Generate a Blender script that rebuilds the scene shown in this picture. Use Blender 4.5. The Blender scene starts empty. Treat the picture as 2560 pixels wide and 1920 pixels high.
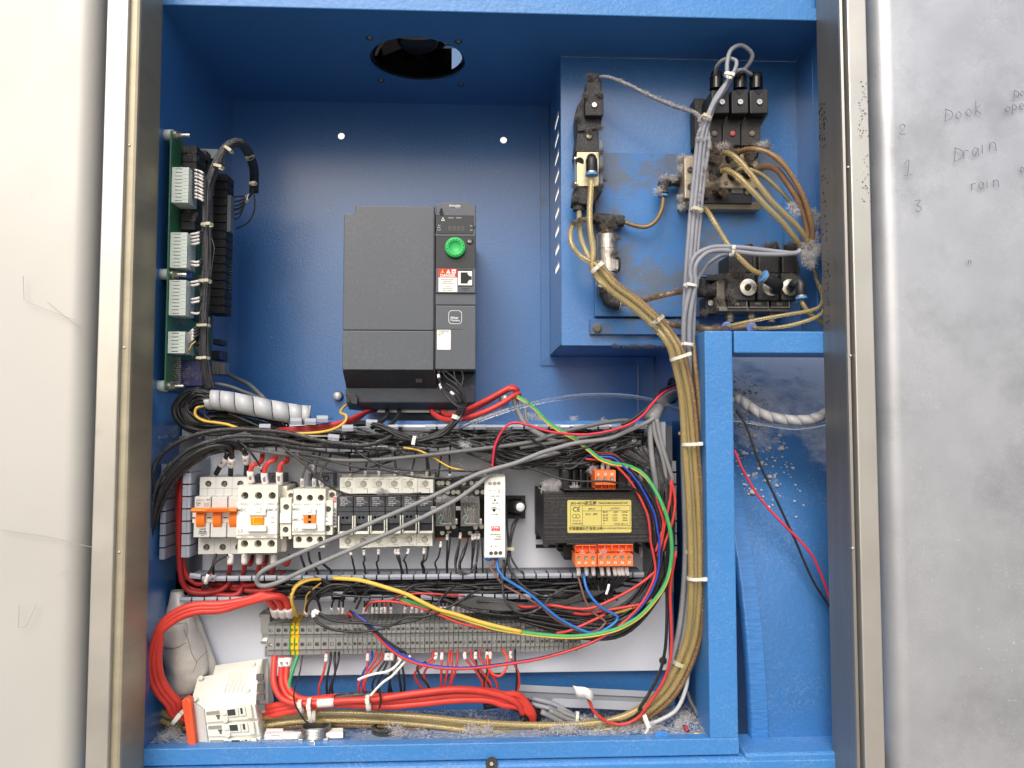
import bpy, bmesh, math, random
import numpy as np
from mathutils import Vector, Matrix
random.seed(7); RNG = random.Random(11)
sc = bpy.context.scene
C = sc.collection
# ---------------------------------------------------------------- camera
F_PX = 1924.0
CAM = Vector((0, 0, 1.25))
PITCH = math.atan(104 / F_PX); YAW = math.atan(88 / F_PX)
cd = bpy.data.cameras.new("camera"); co = bpy.data.objects.new("camera", cd); C.objects.link(co)
cd.sensor_fit = 'HORIZONTAL'; cd.sensor_width = 36; cd.lens = 36 * F_PX / 2560
cd.clip_start = 0.02; cd.clip_end = 2000
co.location = CAM
fwd = Vector((math.sin(YAW) * math.cos(PITCH), math.cos(YAW) * math.cos(PITCH), math.sin(PITCH)))
co.rotation_euler = fwd.to_track_quat('-Z', 'Y').to_euler()
ROT = fwd.to_track_quat('-Z', 'Y').to_matrix()
sc.camera = co
# ---------------------------------------------------------------- sky, sun, exposure
SUN_EL, SUN_AZ = 42, 196        # azimuth from north (+Y), clockwise: behind the camera, a little to the left
world = bpy.data.worlds.new("World"); sc.world = world; world.use_nodes = True
wn = world.node_tree; wn.nodes.clear()
sky = wn.nodes.new('ShaderNodeTexSky'); sky.sky_type = 'NISHITA'; sky.sun_disc = False
sky.sun_elevation = math.radians(SUN_EL); sky.sun_rotation = math.radians(SUN_AZ)
sky.air_density = 1.0; sky.dust_density = 5.0; sky.ozone_density = 1.0; sky.altitude = 0
bg = wn.nodes.new('ShaderNodeBackground'); bg.inputs[1].default_value = 0.15
wo = wn.nodes.new('ShaderNodeOutputWorld')
wn.links.new(sky.outputs[0], bg.inputs[0]); wn.links.new(bg.outputs[0], wo.inputs[0])
sl = bpy.data.lights.new("sun", 'SUN'); sl.energy = 1.75; sl.angle = math.radians(40); sl.color = (1, .97, .925)
so = bpy.data.objects.new("sun", sl); C.objects.link(so); so.location = (-1, -3, 5)
az = math.radians(SUN_AZ); el = math.radians(SUN_EL)
sd = Vector((math.sin(az) * math.cos(el), math.cos(az) * math.cos(el), math.sin(el)))
so.rotation_euler = (-sd).to_track_quat('-Z', 'Y').to_euler()
sc.view_settings.view_transform = 'Standard'; sc.view_settings.look = 'None'
sc.view_settings.exposure = 0.2; sc.view_settings.gamma = 1; sc.view_settings.use_curve_mapping = False
sc.cycles.max_bounces = 10; sc.cycles.transparent_max_bounces = 12; sc.cycles.transmission_bounces = 8
# ---------------------------------------------------------------- measuring helpers
# regions of the photograph that were measured enlarged: origin and scale (2560 wide system)
RG = dict(o=(0, 0, 1), A=(0, 0, 1.1573), a1=(320, 0, .28933), a2=(800, 0, .28933), a3=(1300, 60, .28933), a4=(1600, 60, .28933),
          a5=(360, 320, .14467), a6=(360, 560, .14467), a7=(360, 760, .19892), a8=(800, 460, .217), b1=(800, 780, .217),
          b2=(1380, 360, .18083), b3=(1380, 600, .18083), b4=(1700, 340, .18083), b5=(1680, 580, .18987), b6=(1180, 940, .24412),
          b7=(460, 1140, .18083), b8=(820, 1140, .18083), c1=(1180, 1140, .18086), c2=(1320, 1140, .18083), c3=(360, 1380, .22604),
          c4=(800, 1400, .22604), c5=(1260, 1400, .22604), c6=(340, 1580, .22604), c7=(1240, 1600, .28933), c8=(1700, 820, .66265),
          d5=(350, 1020, .22604), d6=(760, 1040, .22604), d7=(1640, 840, .39783))
def W(px, py, d):
    """point of the plane at depth d (mm from the camera) that stands at this place of the photograph"""
    v = ROT @ Vector(((px - 1280) / F_PX, -(py - 960) / F_PX, -1))
    return CAM + v * (d / 1000.0 / v.y)
def P(reg, pts, d=870):
    ox, oy, s = RG[reg]; out = []
    for p in pts:
        if len(p) > 2: d = p[2]
        out.append((ox + p[0] * s, oy + p[1] * s, d))
    return out
def PW(pts): return [W(*p) for p in pts]
def rectw(reg, x0, y0, x1, y1, d):
    ox, oy, s = RG[reg]; x0 = ox + x0 * s; x1 = ox + x1 * s; y0 = oy + y0 * s; y1 = oy + y1 * s
    xm, ym = (x0 + x1) / 2, (y0 + y1) / 2
    return W(x0, ym, d).x, W(xm, y1, d).z, W(x1, ym, d).x, W(xm, y0, d).z   # X0,Z0,X1,Z1
def mm(px, d): return px * d / F_PX / 1000.0         # pixels to metres at depth d
# ---------------------------------------------------------------- materials
def lin(c): return tuple((v / 255 / 12.92 if v / 255 <= .04045 else ((v / 255 + .055) / 1.055) ** 2.4) for v in c)
MATS = {}
ORD = 'first second third fourth fifth sixth seventh eighth ninth tenth eleventh twelfth thirteenth fourteenth fifteenth sixteenth seventeenth eighteenth nineteenth twentieth'.split(); ORD += ['twenty-' + w for w in ORD[:9]] + ['thirtieth'] + ['thirty-' + w for w in ORD[:9]]
def M(name, col, rough=.5, metal=0., bump=0., bs=200., var=.12, vs=40., dust=0., dcol=(150, 148, 148), ds=500., trans=0., ior=1.45,
      alpha=1., stretch=None, spec=.5, coat=0., grime=0., gcol=(60, 55, 50), gs=6., sharp=.08, gth=.55):
    if name in MATS: return MATS[name]
    m = bpy.data.materials.new(name); m.use_nodes = True; nt = m.node_tree; N = nt.nodes; L = nt.links
    b = N['Principled BSDF']; col = lin(col) if max(col) > 1 else col
    tc = N.new('ShaderNodeTexCoord'); src = tc.outputs['Object']
    if stretch:
        mp = N.new('ShaderNodeMapping'); mp.inputs['Scale'].default_value = stretch; L.new(src, mp.inputs[0]); ssrc = mp.outputs[0]
    else: ssrc = src
    def noise(scale, det=4., ro=.6, s=None):
        n = N.new('ShaderNodeTexNoise'); n.inputs['Scale'].default_value = scale; n.inputs['Detail'].default_value = det
        n.inputs['Roughness'].default_value = ro; L.new(s or src, n.inputs['Vector']); return n.outputs['Fac']
    def mixc(fac, a, bb):
        x = N.new('ShaderNodeMix'); x.data_type = 'RGBA'; L.new(fac, x.inputs[0])
        for i, v in ((6, a), (7, bb)):
            if hasattr(v, 'is_linked') or hasattr(v, 'links'): L.new(v, x.inputs[i])
            else: x.inputs[i].default_value = (*v, 1)
        return x.outputs[2]
    def ramp(fac, lo, hi, a=0., c=1.):
        r = N.new('ShaderNodeMapRange'); r.inputs[1].default_value = lo; r.inputs[2].default_value = hi
        r.inputs[3].default_value = a; r.inputs[4].default_value = c; L.new(fac, r.inputs[0]); return r.outputs[0]
    lo = tuple(c * (1 - var) for c in col); hi = tuple(min(1, c * (1 + var)) for c in col)
    base = mixc(ramp(noise(vs, s=ssrc), .3, .7), lo, hi)
    rsock = None
    if grime:
        g = ramp(noise(gs, 6, .65), gth, gth + sharp, 0, grime); base = mixc(g, base, lin(gcol)); rsock = g
    if dust:
        g1 = noise(ds, 3, .7); g2 = noise(ds * .03 + 4, 4, .6)
        mu = N.new('ShaderNodeMath'); mu.operation = 'MULTIPLY'; L.new(ramp(g1, .5, .72), mu.inputs[0]); L.new(ramp(g2, .38, .66, .1, 1.), mu.inputs[1])
        geo = N.new('ShaderNodeNewGeometry'); sx = N.new('ShaderNodeSeparateXYZ'); L.new(geo.outputs['Normal'], sx.inputs[0])
        up = ramp(sx.outputs[2], -.2, .9, .5, 2.2)
        m2 = N.new('ShaderNodeMath'); m2.operation = 'MULTIPLY'; L.new(mu.outputs[0], m2.inputs[0]); L.new(up, m2.inputs[1])
        m3 = N.new('ShaderNodeMath'); m3.operation = 'MULTIPLY'; m3.use_clamp = True; L.new(m2.outputs[0], m3.inputs[0]); m3.inputs[1].default_value = dust
        base = mixc(m3.outputs[0], base, lin(dcol))
        r = ramp(m3.outputs[0], 0, 1, rough, .95); L.new(r, b.inputs['Roughness'])
    else:
        r = ramp(noise(vs * 1.7, s=ssrc), .3, .7, rough * .85, min(1, rough * 1.15)); L.new(r, b.inputs['Roughness'])
    L.new(base, b.inputs['Base Color'])
    b.inputs['Metallic'].default_value = metal; b.inputs['IOR'].default_value = ior
    b.inputs['Transmission Weight'].default_value = trans; b.inputs['Alpha'].default_value = alpha
    b.inputs['Specular IOR Level'].default_value = spec; b.inputs['Coat Weight'].default_value = coat; b.inputs['Coat Roughness'].default_value = .22
    if bump:
        bn = N.new('ShaderNodeBump'); bn.inputs['Strength'].default_value = min(1, bump); bn.inputs['Distance'].default_value = .0006 * max(1, bump)
        L.new(noise(bs, 3, .5, ssrc), bn.inputs['Height']); L.new(bn.outputs[0], b.inputs['Normal'])
    MATS[name] = m; return m
BLUE = (54, 114, 178)
blue = M('blue_paint', BLUE, .34, coat=1., bump=.7, bs=330, var=.06, vs=3, dust=.25, ds=260, dcol=(150, 165, 185))
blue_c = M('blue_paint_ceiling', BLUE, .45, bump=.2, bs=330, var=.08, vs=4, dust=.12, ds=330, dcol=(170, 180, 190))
blue_d = M('blue_paint_dusty', BLUE, .3, coat=.8, bump=.5, bs=260, var=.08, vs=9, dust=1.1, ds=900, dcol=(120, 125, 132), grime=.75, gcol=(72, 84, 100), gs=11, gth=.56, sharp=.04)
blue_p = M('blue_paint_grimy_bracket', BLUE, .34, bump=.6, bs=420, var=.1, vs=14, dust=1.3, ds=1200, dcol=(116, 118, 122), grime=.8, gcol=(88, 96, 106), gs=12, gth=.46, sharp=.1)
blue_f = M('blue_paint_frame', (62, 126, 190), .36, bump=.9, bs=210, var=.06, vs=6, dust=.3, ds=500, dcol=(190, 200, 215))
blue_fl = M('blue_paint_linty_floor', (56, 92, 140), .6, bump=.8, bs=300, var=.2, vs=20, dust=1.8, ds=240, dcol=(175, 180, 190), grime=.6, gcol=(140, 150, 165), gs=20, gth=.45)
snow = M('dust_crusted_blue', (50, 106, 166), .42, bump=.9, bs=220, var=.1, vs=8, dust=.12, ds=300, dcol=(205, 208, 210))
steel = M('brushed_steel', (146, 145, 142), .45, .7, bump=.12, bs=60, var=.07, vs=5, stretch=(14, 14, 1))
steel_l = M('brushed_steel_pale', (190, 190, 186), .55, .35, bump=.08, bs=60, var=.04, vs=3, grime=.35, gcol=(150, 145, 135), gs=7, gth=.62, sharp=.1)
steel_r = M('brushed_steel_worn', (178, 182, 188), .42, .55, bump=.15, bs=260, var=.12, vs=9, dust=.5, ds=600, dcol=(218, 220, 224), grime=.5, gcol=(118, 120, 124), gs=7, gth=.52, sharp=.22)
steel_s = M('steel_strip', (198, 196, 188), .42, .75, bump=.1, bs=90, var=.06, vs=9, grime=.25, gcol=(120, 115, 106), gs=14, gth=.64, sharp=.12)
steel_d = M('steel_return', (172, 164, 142), .5, .5, bump=.1, bs=40, var=.12, vs=4, stretch=(2, 2, 9), dust=.25, ds=500)
rubber = M('black_rubber', (24, 24, 26), .6)
panel_w = M('pale_mounting_plate', (216, 222, 234), .36, bump=.12, bs=300, var=.03, vs=4, dust=.15, ds=400, dcol=(150, 155, 165))
ductm = M('grey_duct_plastic', (146, 153, 166), .38, var=.05, dust=.5, ds=420, dcol=(170, 172, 176))
duct_dk = M('grey_duct_plastic_dusty', (112, 116, 124), .55, var=.1, dust=.8, ds=420, dcol=(128, 130, 132))
drive_m = M('anthracite_plastic', (82, 88, 96), .42, bump=.25, bs=900, var=.05, vs=8, dust=.35, ds=260, dcol=(150, 152, 156))
drive_k = M('anthracite_plastic_dark', (46, 48, 52), .45, bump=.25, bs=900, var=.05, dust=.3, ds=300)
drive_s = M('anthracite_gloss', (48, 52, 56), .16, var=.04)
black = M('black_plastic', (26, 27, 29), .42, var=.15, dust=.35, ds=500, dcol=(110, 110, 112))
black_g = M('black_gloss', (18, 18, 20), .22, var=.1)
black_l = M('black_plastic_linty', (34, 35, 37), .6, bump=1., bs=700, var=.3, vs=90, dust=1.5, ds=850, dcol=(128, 128, 130))
greyfuse = M('slate_plastic', (62, 66, 72), .4, var=.05, dust=.25, ds=400)
ivory = M('ivory_plastic', (222, 220, 208), .42, bump=.06, bs=500, var=.03, vs=20, dust=.22, ds=350, dcol=(150, 148, 142))
ivory2 = M('ivory_plastic_grey', (198, 199, 196), .45, bump=.06, bs=500, var=.04, vs=20, dust=.35, ds=300, dcol=(150, 148, 142))
ivory3 = M('fuse_white_plastic', (226, 227, 216), .4, var=.03, vs=20, dust=.15, ds=350, dcol=(170, 170, 165))
white_p = M('white_plastic', (226, 228, 222), .4, var=.02, vs=20, dust=.1, ds=350)
white_n = M('white_nylon', (214, 214, 206), .35, var=.04, spec=.6)
white_o = M('nylon_old', (188, 184, 160), .45, var=.1, dust=.5, ds=900, dcol=(130, 128, 122))
white_s = M('white_sleeve', (226, 222, 220), .5, var=.05, dust=.25, ds=900, dcol=(120, 118, 116))
wrap_m = M('spiral_wrap', (178, 182, 186), .38, var=.06, vs=30, dust=.4, ds=500, dcol=(205, 205, 205))
orange = M('orange_plastic', (240, 124, 34), .4, var=.04, dust=.1)
orange2 = M('orange_terminal_plastic', (238, 116, 60), .45, var=.05, dust=.35, ds=420, dcol=(210, 150, 130))
green = M('green_dial', (50, 176, 92), .45, var=.03)
greenl = M('green_lens', (18, 110, 58), .3)
pcbm = M('green_circuit_board', (44, 104, 74), .4, var=.15, vs=60, dust=.7, ds=500, dcol=(130, 150, 140))
pcbw = M('pale_connector', (196, 208, 202), .5, var=.04, dust=.2, ds=400, dcol=(150, 156, 150))
metal = M('bright_screw', (205, 205, 200), .28, 1., var=.1, vs=300)
metal_d = M('dull_screw', (120, 118, 112), .42, 1., var=.2, vs=300)
alu = M('cast_aluminium', (182, 172, 152), .42, .6, bump=.5, bs=500, var=.1, vs=90, dust=.9, ds=500, dcol=(118, 108, 96))
zinc = M('zinc_plate', (196, 198, 196), .3, 1., var=.1, vs=40, dust=.3)
brass = M('brass', (176, 134, 70), .35, 1., var=.1)
gold = M('gold_label', (204, 192, 112), .5, .15, var=.04, vs=60)
trafo = M('black_laminations', (36, 36, 38), .45, bump=1., bs=26, var=.1, stretch=(.4, .4, 18), dust=.2, ds=400)
ink = M('black_ink', (26, 26, 28), .6, var=0)
inkg = M('grey_ink', (150, 152, 150), .6, var=0)
pencil = M('pencil_line', (112, 112, 122), .7, var=.2, vs=200)
inkw = M('white_ink', (225, 226, 228), .6, var=0)
redp = M('red_print', (200, 42, 50), .5, var=.03)
yelp = M('yellow_print', (238, 200, 40), .5, var=.03)
bluer = M('blue_collar', (84, 142, 200), .4, var=.05, dust=.2)
lintm = M('grey_lint', (192, 191, 193), .95, var=.2, vs=90, spec=.1)
lintd = M('dark_lint', (112, 108, 106), .95, var=.3, vs=90, spec=.1)
lintb = M('brown_lint', (128, 116, 106), .95, var=.3, vs=90, spec=.1)
foil = M('dirty_foam_wrap', (206, 203, 196), .35, .2, bump=2.2, bs=70, var=.12, vs=16, grime=.5, gcol=(146, 132, 116), gs=22, gth=.56, sharp=.12)
clearp = M('clear_plastic', (228, 232, 232), .12, trans=.92, ior=1.2, var=.02)
clearh = M('clear_hose', (228, 236, 240), .08, trans=.96, ior=1.25, var=.02)
amber = M('amber_hose', (214, 194, 136), .13, trans=.7, ior=1.3, var=.07, vs=12, coat=.6)
amber2 = M('amber_hose_brown', (164, 134, 96), .26, trans=.45, ior=1.3, var=.2, vs=30, dust=.15, ds=200, dcol=(170, 150, 128), coat=.4)
kw = dict(var=.12, vs=50, spec=.5)
w_black = M('black_wire', (30, 31, 33), .42, dust=.45, ds=420, dcol=(104, 104, 106), **kw)
w_blackd = M('black_wire_dusty', (40, 40, 42), .5, dust=1., ds=300, dcol=(124, 124, 126), **kw)
w_harn = M('grey_black_harness_wire', (54, 54, 58), .45, dust=.7, ds=420, dcol=(132, 132, 136), **kw)
w_red = M('red_wire', (188, 56, 52), .42, dust=.2, ds=420, dcol=(190, 120, 110), **kw)
w_redb = M('bright_red_cable', (206, 62, 52), .4, dust=.15, ds=300, dcol=(210, 120, 105), **kw)
w_redd = M('dull_red_cable', (150, 34, 34), .5, dust=.35, ds=300, dcol=(140, 80, 78), **kw)
w_crim = M('crimson_wire', (200, 48, 70), .35, **kw)
w_pink = M('pinkish_red_cable', (214, 70, 62), .4, dust=.3, ds=300, dcol=(190, 130, 124), **kw)
w_grey = M('grey_cable', (124, 126, 128), .5, dust=.5, ds=500, dcol=(165, 164, 162), **kw)
w_greyd = M('dark_grey_cable', (96, 97, 97), .5, dust=.6, ds=420, dcol=(135, 133, 128), **kw)
w_greyb = M('blue_grey_cable', (134, 138, 148), .45, dust=.6, ds=600, dcol=(176, 176, 176), **kw)
w_yel = M('yellow_wire', (214, 176, 72), .42, dust=.12, ds=300, **kw)
w_green = M('green_wire', (62, 152, 88), .45, dust=.1, **kw)
w_blue = M('blue_wire', (34, 64, 160), .4, **kw)
w_cyan = M('bright_blue_wire', (40, 104, 176), .4, **kw)
w_brown = M('brown_wire', (112, 78, 70), .45, dust=.3, **kw)
w_white = M('white_wire', (232, 232, 228), .45, **kw)
w_or = M('orange_wire', (226, 78, 44), .42, **kw)
concrete = M('concrete_ground', (134, 128, 120), .9, bump=1, bs=40, var=.2, vs=2)
# ---------------------------------------------------------------- mesh builder
class MB:
    def __init__(s): s.v = []; s.f = []
    def add(s, vs, fs):
        n = len(s.v); s.v += [tuple(v) for v in vs]; s.f += [tuple(i + n for i in f) for f in fs]; return s
    def box(s, x0, y0, z0, x1, y1, z1):
        return s.add([(x, y, z) for z in (z0, z1) for y in (y0, y1) for x in (x0, x1)],
                     [(0, 2, 3, 1), (4, 5, 7, 6), (0, 1, 5, 4), (2, 6, 7, 3), (0, 4, 6, 2), (1, 3, 7, 5)])
    def rb(s, reg, x0, y0, x1, y1, d0, d1):
        X0, Z0, X1, Z1 = rectw(reg, x0, y0, x1, y1, d0)
        return s.box(min(X0, X1), d0 / 1000, min(Z0, Z1), max(X0, X1), d1 / 1000, max(Z0, Z1))
    def prism_x(s, prof, x0, x1):      # prof: list of (y, z)
        n = len(prof)
        return s.add([(x, y, z) for x in (x0, x1) for y, z in prof],
                     [tuple(range(n))[::-1], tuple(range(n, 2 * n))] + [(i, (i + 1) % n, n + (i + 1) % n, n + i) for i in range(n)])
    def prism_y(s, prof, y0, y1):      # prof: list of (x, z), front face at y0
        n = len(prof)
        return s.add([(x, y, z) for y in (y0, y1) for x, z in prof],
                     [tuple(range(n)), tuple(range(n, 2 * n))[::-1]] + [(i, n + i, n + (i + 1) % n, (i + 1) % n) for i in range(n)])
    def cyl(s, a, b, r0, r1=None, n=20, cap=True):
        a = Vector(a); b = Vector(b); r1 = r0 if r1 is None else r1
        t = (b - a).normalized(); u = t.orthogonal().normalized(); w = t.cross(u)
        vs = []
        for c, r in ((a, r0), (b, r1)):
            for i in range(n):
                th = 2 * math.pi * i / n; vs.append(c + (u * math.cos(th) + w * math.sin(th)) * r)
        fs = [(i, (i + 1) % n, n + (i + 1) % n, n + i) for i in range(n)]
        if cap: fs += [tuple(range(n))[::-1], tuple(range(n, 2 * n))]
        return s.add(vs, fs)
    def lathe(s, c, ax, prof, n=20):   # prof: list of (r, h along ax)
        c = Vector(c); t = Vector(ax).normalized(); u = t.orthogonal().normalized(); w = t.cross(u); vs = []
        for r, h in prof:
            for i in range(n):
                th = 2 * math.pi * i / n; vs.append(c + t * h + (u * math.cos(th) + w * math.sin(th)) * r)
        fs = [(k * n + i, k * n + (i + 1) % n, (k + 1) * n + (i + 1) % n, (k + 1) * n + i) for k in range(len(prof) - 1) for i in range(n)]
        fs += [tuple(range(n))[::-1], tuple(range((len(prof) - 1) * n, len(prof) * n))]
        return s.add(vs, fs)
    def tube(s, pts, r, n=8, cap=True):
        pts = [Vector(p) for p in pts]; K = len(pts); rr = r if isinstance(r, (list, tuple)) else [r] * K
        t0 = (pts[1] - pts[0]).normalized(); u = t0.orthogonal().normalized(); vs = []
        for k in range(K):
            t = (pts[min(k + 1, K - 1)] - pts[max(k - 1, 0)])
            t = t.normalized() if t.length > 1e-9 else t0
            u = (u - t * u.dot(t)); u = u.normalized() if u.length > 1e-6 else t.orthogonal().normalized(); w = t.cross(u)
            for i in range(n):
                th = 2 * math.pi * i / n; vs.append(pts[k] + (u * math.cos(th) + w * math.sin(th)) * rr[k])
        fs = [(k * n + i, k * n + (i + 1) % n, (k + 1) * n + (i + 1) % n, (k + 1) * n + i) for k in range(K - 1) for i in range(n)]
        if cap: fs += [tuple(range(n))[::-1], tuple(range((K - 1) * n, K * n))]
        return s.add(vs, fs)
    def holed(s, outer, holes, y, rec, back=True):   # outer/holes: lists of (x, z); face at y looking to -Y, each hole sunk by its depth
        bm = bmesh.new(); es = []
        loops = []
        for pl in [outer] + list(holes):
            vv = [bm.verts.new((p[0], y, p[1])) for p in pl]; loops.append(vv)
            es += [bm.edges.new((vv[i], vv[(i + 1) % len(vv)])) for i in range(len(vv))]
        bmesh.ops.triangle_fill(bm, use_beauty=True, use_dissolve=False, edges=es, normal=(0, -1, 0))
        bm.normal_update()
        for f in bm.faces:
            if f.normal.y > 0: f.normal_flip()
        bm.verts.index_update()
        s.add([v.co[:] for v in bm.verts], [tuple(v.index for v in f.verts) for f in bm.faces]); bm.free()
        if rec:
            for h in holes:
                n = len(h); A = sum(h[i][0] * h[(i + 1) % n][1] - h[(i + 1) % n][0] * h[i][1] for i in range(n))
                hh = h if A > 0 else h[::-1]
                s.add([(p[0], y, p[1]) for p in hh] + [(p[0], y + rec, p[1]) for p in hh],
                      [(i, (i + 1) % n, n + (i + 1) % n, n + i) for i in range(n)] + ([tuple(range(n, 2 * n))] if back else []))
        return s
def circ(x, z, r, n=16, rz=None): return [(x + r * math.cos(2 * math.pi * i / n), z + (rz or r) * math.sin(2 * math.pi * i / n)) for i in range(n)]
def rr_(x0, z0, x1, z1, r, n=4):     # rounded rectangle outline
    o = []
    for cx, cz, a in ((x1 - r, z0 + r, -90), (x1 - r, z1 - r, 0), (x0 + r, z1 - r, 90), (x0 + r, z0 + r, 180)):
        for i in range(n + 1):
            t = math.radians(a + 90 * i / n); o.append((cx + r * math.cos(t), cz + r * math.sin(t)))
    return o
def rc(x0, z0, x1, z1): return [(x0, z0), (x1, z0), (x1, z1), (x0, z1)]
BASE = {}
def mk(name, mb, mat, parent=None, smooth=False, bev=0., label=None, kind=None):
    me = bpy.data.meshes.new(name); base = Vector((0, 0, 0)); vs = mb.v
    if parent is None:
        a = np.array(vs); base = Vector(((a[:, 0].min() + a[:, 0].max()) / 2, (a[:, 1].min() + a[:, 1].max()) / 2, a[:, 2].min()))
        vs = [tuple(r) for r in (a - np.array(base))]
    me.from_pydata(vs, [], mb.f); me.update()
    if smooth: me.shade_smooth()
    mats = mat if isinstance(mat, (list, tuple)) else [mat]
    for q in mats: me.materials.append(q)
    o = bpy.data.objects.new(name, me); C.objects.link(o)
    if bev:
        bv = o.modifiers.new('bevel', 'BEVEL'); bv.width = bev / 1000; bv.segments = 2; bv.limit_method = 'ANGLE'; bv.angle_limit = math.radians(50)
    if parent is not None:
        o.parent = parent; o.location = -BASE.get(parent, Vector((0, 0, 0))); BASE[o] = Vector((0, 0, 0))
    else: o.location = base; BASE[o] = base
    if label: o['label'] = label
    if kind: o['kind'] = kind
    return o
def thing(name, base, label, cat, group=None):
    o = bpy.data.objects.new(name, None); C.objects.link(o); o.empty_display_size = .01
    o.location = base; BASE[o] = Vector(base)
    o['label'] = label; o['category'] = cat
    if group: o['group'] = group
    return o
def tag(o, label, cat, group=None, kind=None):
    if label: o['label'] = label
    if cat: o['category'] = cat
    if group: o['group'] = group
    if kind: o['kind'] = kind
    return o
def inst(name, me, parent, loc, scale=1., rot=(0, 0, 0), mats=None):
    o = bpy.data.objects.new(name, me); C.objects.link(o)
    o.location = Vector(loc) - (BASE.get(parent, Vector((0, 0, 0))) if parent else Vector((0, 0, 0)))
    if parent: o.parent = parent
    o.scale = (scale,) * 3 if not isinstance(scale, (tuple, list)) else scale
    o.rotation_euler = rot; BASE[o] = Vector(loc)
    return o
def txt(s, reg, x, y, h, d, mat, parent, rot=0., ax='CENTER', sx=1., name='lettering', bold=0., spacing=1.):
    """flat lettering: h = cap height in region units"""
    ox, oy, k = RG[reg]
    c = bpy.data.curves.new(name, 'FONT'); c.body = s; c.align_x = ax; c.align_y = 'CENTER'
    c.size = mm(h * k, d) * 1.42; c.materials.append(mat); c.offset = bold * c.size * .01; c.resolution_u = 2; c.space_character = spacing
    o = bpy.data.objects.new(name, c); C.objects.link(o)
    p = W(ox + x * k, oy + y * k, d); root = BASE.get(parent, Vector((0, 0, 0))) if parent else Vector((0, 0, 0))
    o.location = p - root; o.rotation_euler = (math.radians(90), math.radians(-rot), 0); o.scale = (sx, 1, 1)
    if parent: o.parent = parent
    return o
# screws (shared meshes, unit radius 1 m, facing -Y)
def _screw(kind):
    mb = MB(); w = .13; a = .68
    if kind == 'plus': hole = [(-w, -a), (w, -a), (w, -w), (a, -w), (a, w), (w, w), (w, a), (-w, a), (-w, w), (-a, w), (-a, -w), (-w, -w)]
    else: hole = [(-w, -a * 1.2), (w, -a * 1.2), (w, a * 1.2), (-w, a * 1.2)]
    mb.holed(circ(0, 0, .9, 18), [hole], -.35, .3)
    n = 18
    for (r0, y0, r1, y1) in ((.9, -.35, 1., -.2), (1., -.2, 1., .4)):
        v = [(r0 * math.cos(2 * math.pi * i / n), y0, r0 * math.sin(2 * math.pi * i / n)) for i in range(n)] + [(r1 * math.cos(2 * math.pi * i / n), y1, r1 * math.sin(2 * math.pi * i / n)) for i in range(n)]
        mb.add(v, [(i, n + i, n + (i + 1) % n, (i + 1) % n) for i in range(n)])
    me = bpy.data.meshes.new('screw_' + kind); me.from_pydata(mb.v, [], mb.f); me.materials.append(metal); me.update(); return me
SC_PLUS, SC_SLOT = _screw('plus'), _screw('slot')
def _dull(me):
    m2 = me.copy(); m2.materials.clear(); m2.materials.append(metal_d); return m2
SC_PLUSD, SC_SLOTD = _dull(SC_PLUS), _dull(SC_SLOT)
def screw(reg, x, y, r, d, parent, me=None, name='screw'):
    ox, oy, k = RG[reg]; me = me or SC_PLUS
    return inst(name, me, parent, W(ox + x * k, oy + y * k, d), mm(r * k, d), (0, RNG.uniform(0, 3), 0))
# ---------------------------------------------------------------- splines, wires
def smooth(pts, seg=6):
    pts = [Vector(p) for p in pts]
    if len(pts) < 3: return pts
    q = [pts[0] * 2 - pts[1]] + pts + [pts[-1] * 2 - pts[-2]]; out = []
    for i in range(1, len(q) - 2):
        p0, p1, p2, p3 = q[i - 1:i + 3]
        for j in range(seg):
            t = j / seg
            out.append(.5 * ((2 * p1) + (p2 - p0) * t + (2 * p0 - 5 * p1 + 4 * p2 - p3) * t * t + (3 * p1 - p0 - 3 * p2 + p3) * t ** 3))
    out.append(pts[-1]); return out
def at_len(sp, s):                  # point and direction at arc length s (negative: from the end)
    tot = sum((sp[i + 1] - sp[i]).length for i in range(len(sp) - 1))
    if s < 0: s += tot
    for i in range(len(sp) - 1):
        l = (sp[i + 1] - sp[i]).length
        if s <= l or i == len(sp) - 2: return sp[i].lerp(sp[i + 1], min(1, s / max(l, 1e-9))), (sp[i + 1] - sp[i]).normalized()
        s -= l
TANGLE = {}
def wire(pts, width, mat, label, cat='wire', name=None, group=None, seg=6, n=8, marks=(), stripe=None, stuff=False):
    """pts: photograph places with depth; width: pixels across; marks: (arc mm, length mm, text)"""
    dm = sum(p[2] for p in pts) / len(pts); r = mm(width / 2, dm)
    sp = smooth(PW(pts), seg)
    if stuff: TANGLE.setdefault(mat.name, MB()).tube(sp, r, n); return
    mb = MB().tube(sp, r, n)
    o = mk(name or cat.replace(' ', '_'), mb, mat, smooth=True); tag(o, label, cat, group)
    if stripe:
        off = [p + Vector((0, -r * .35, -r * .62)) for p in sp]
        mk('stripe', MB().tube(off, r * .62, n), stripe, o, smooth=True)
    for mk_ in marks: sleeve(o, sp, r, *mk_)
    return o
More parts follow.
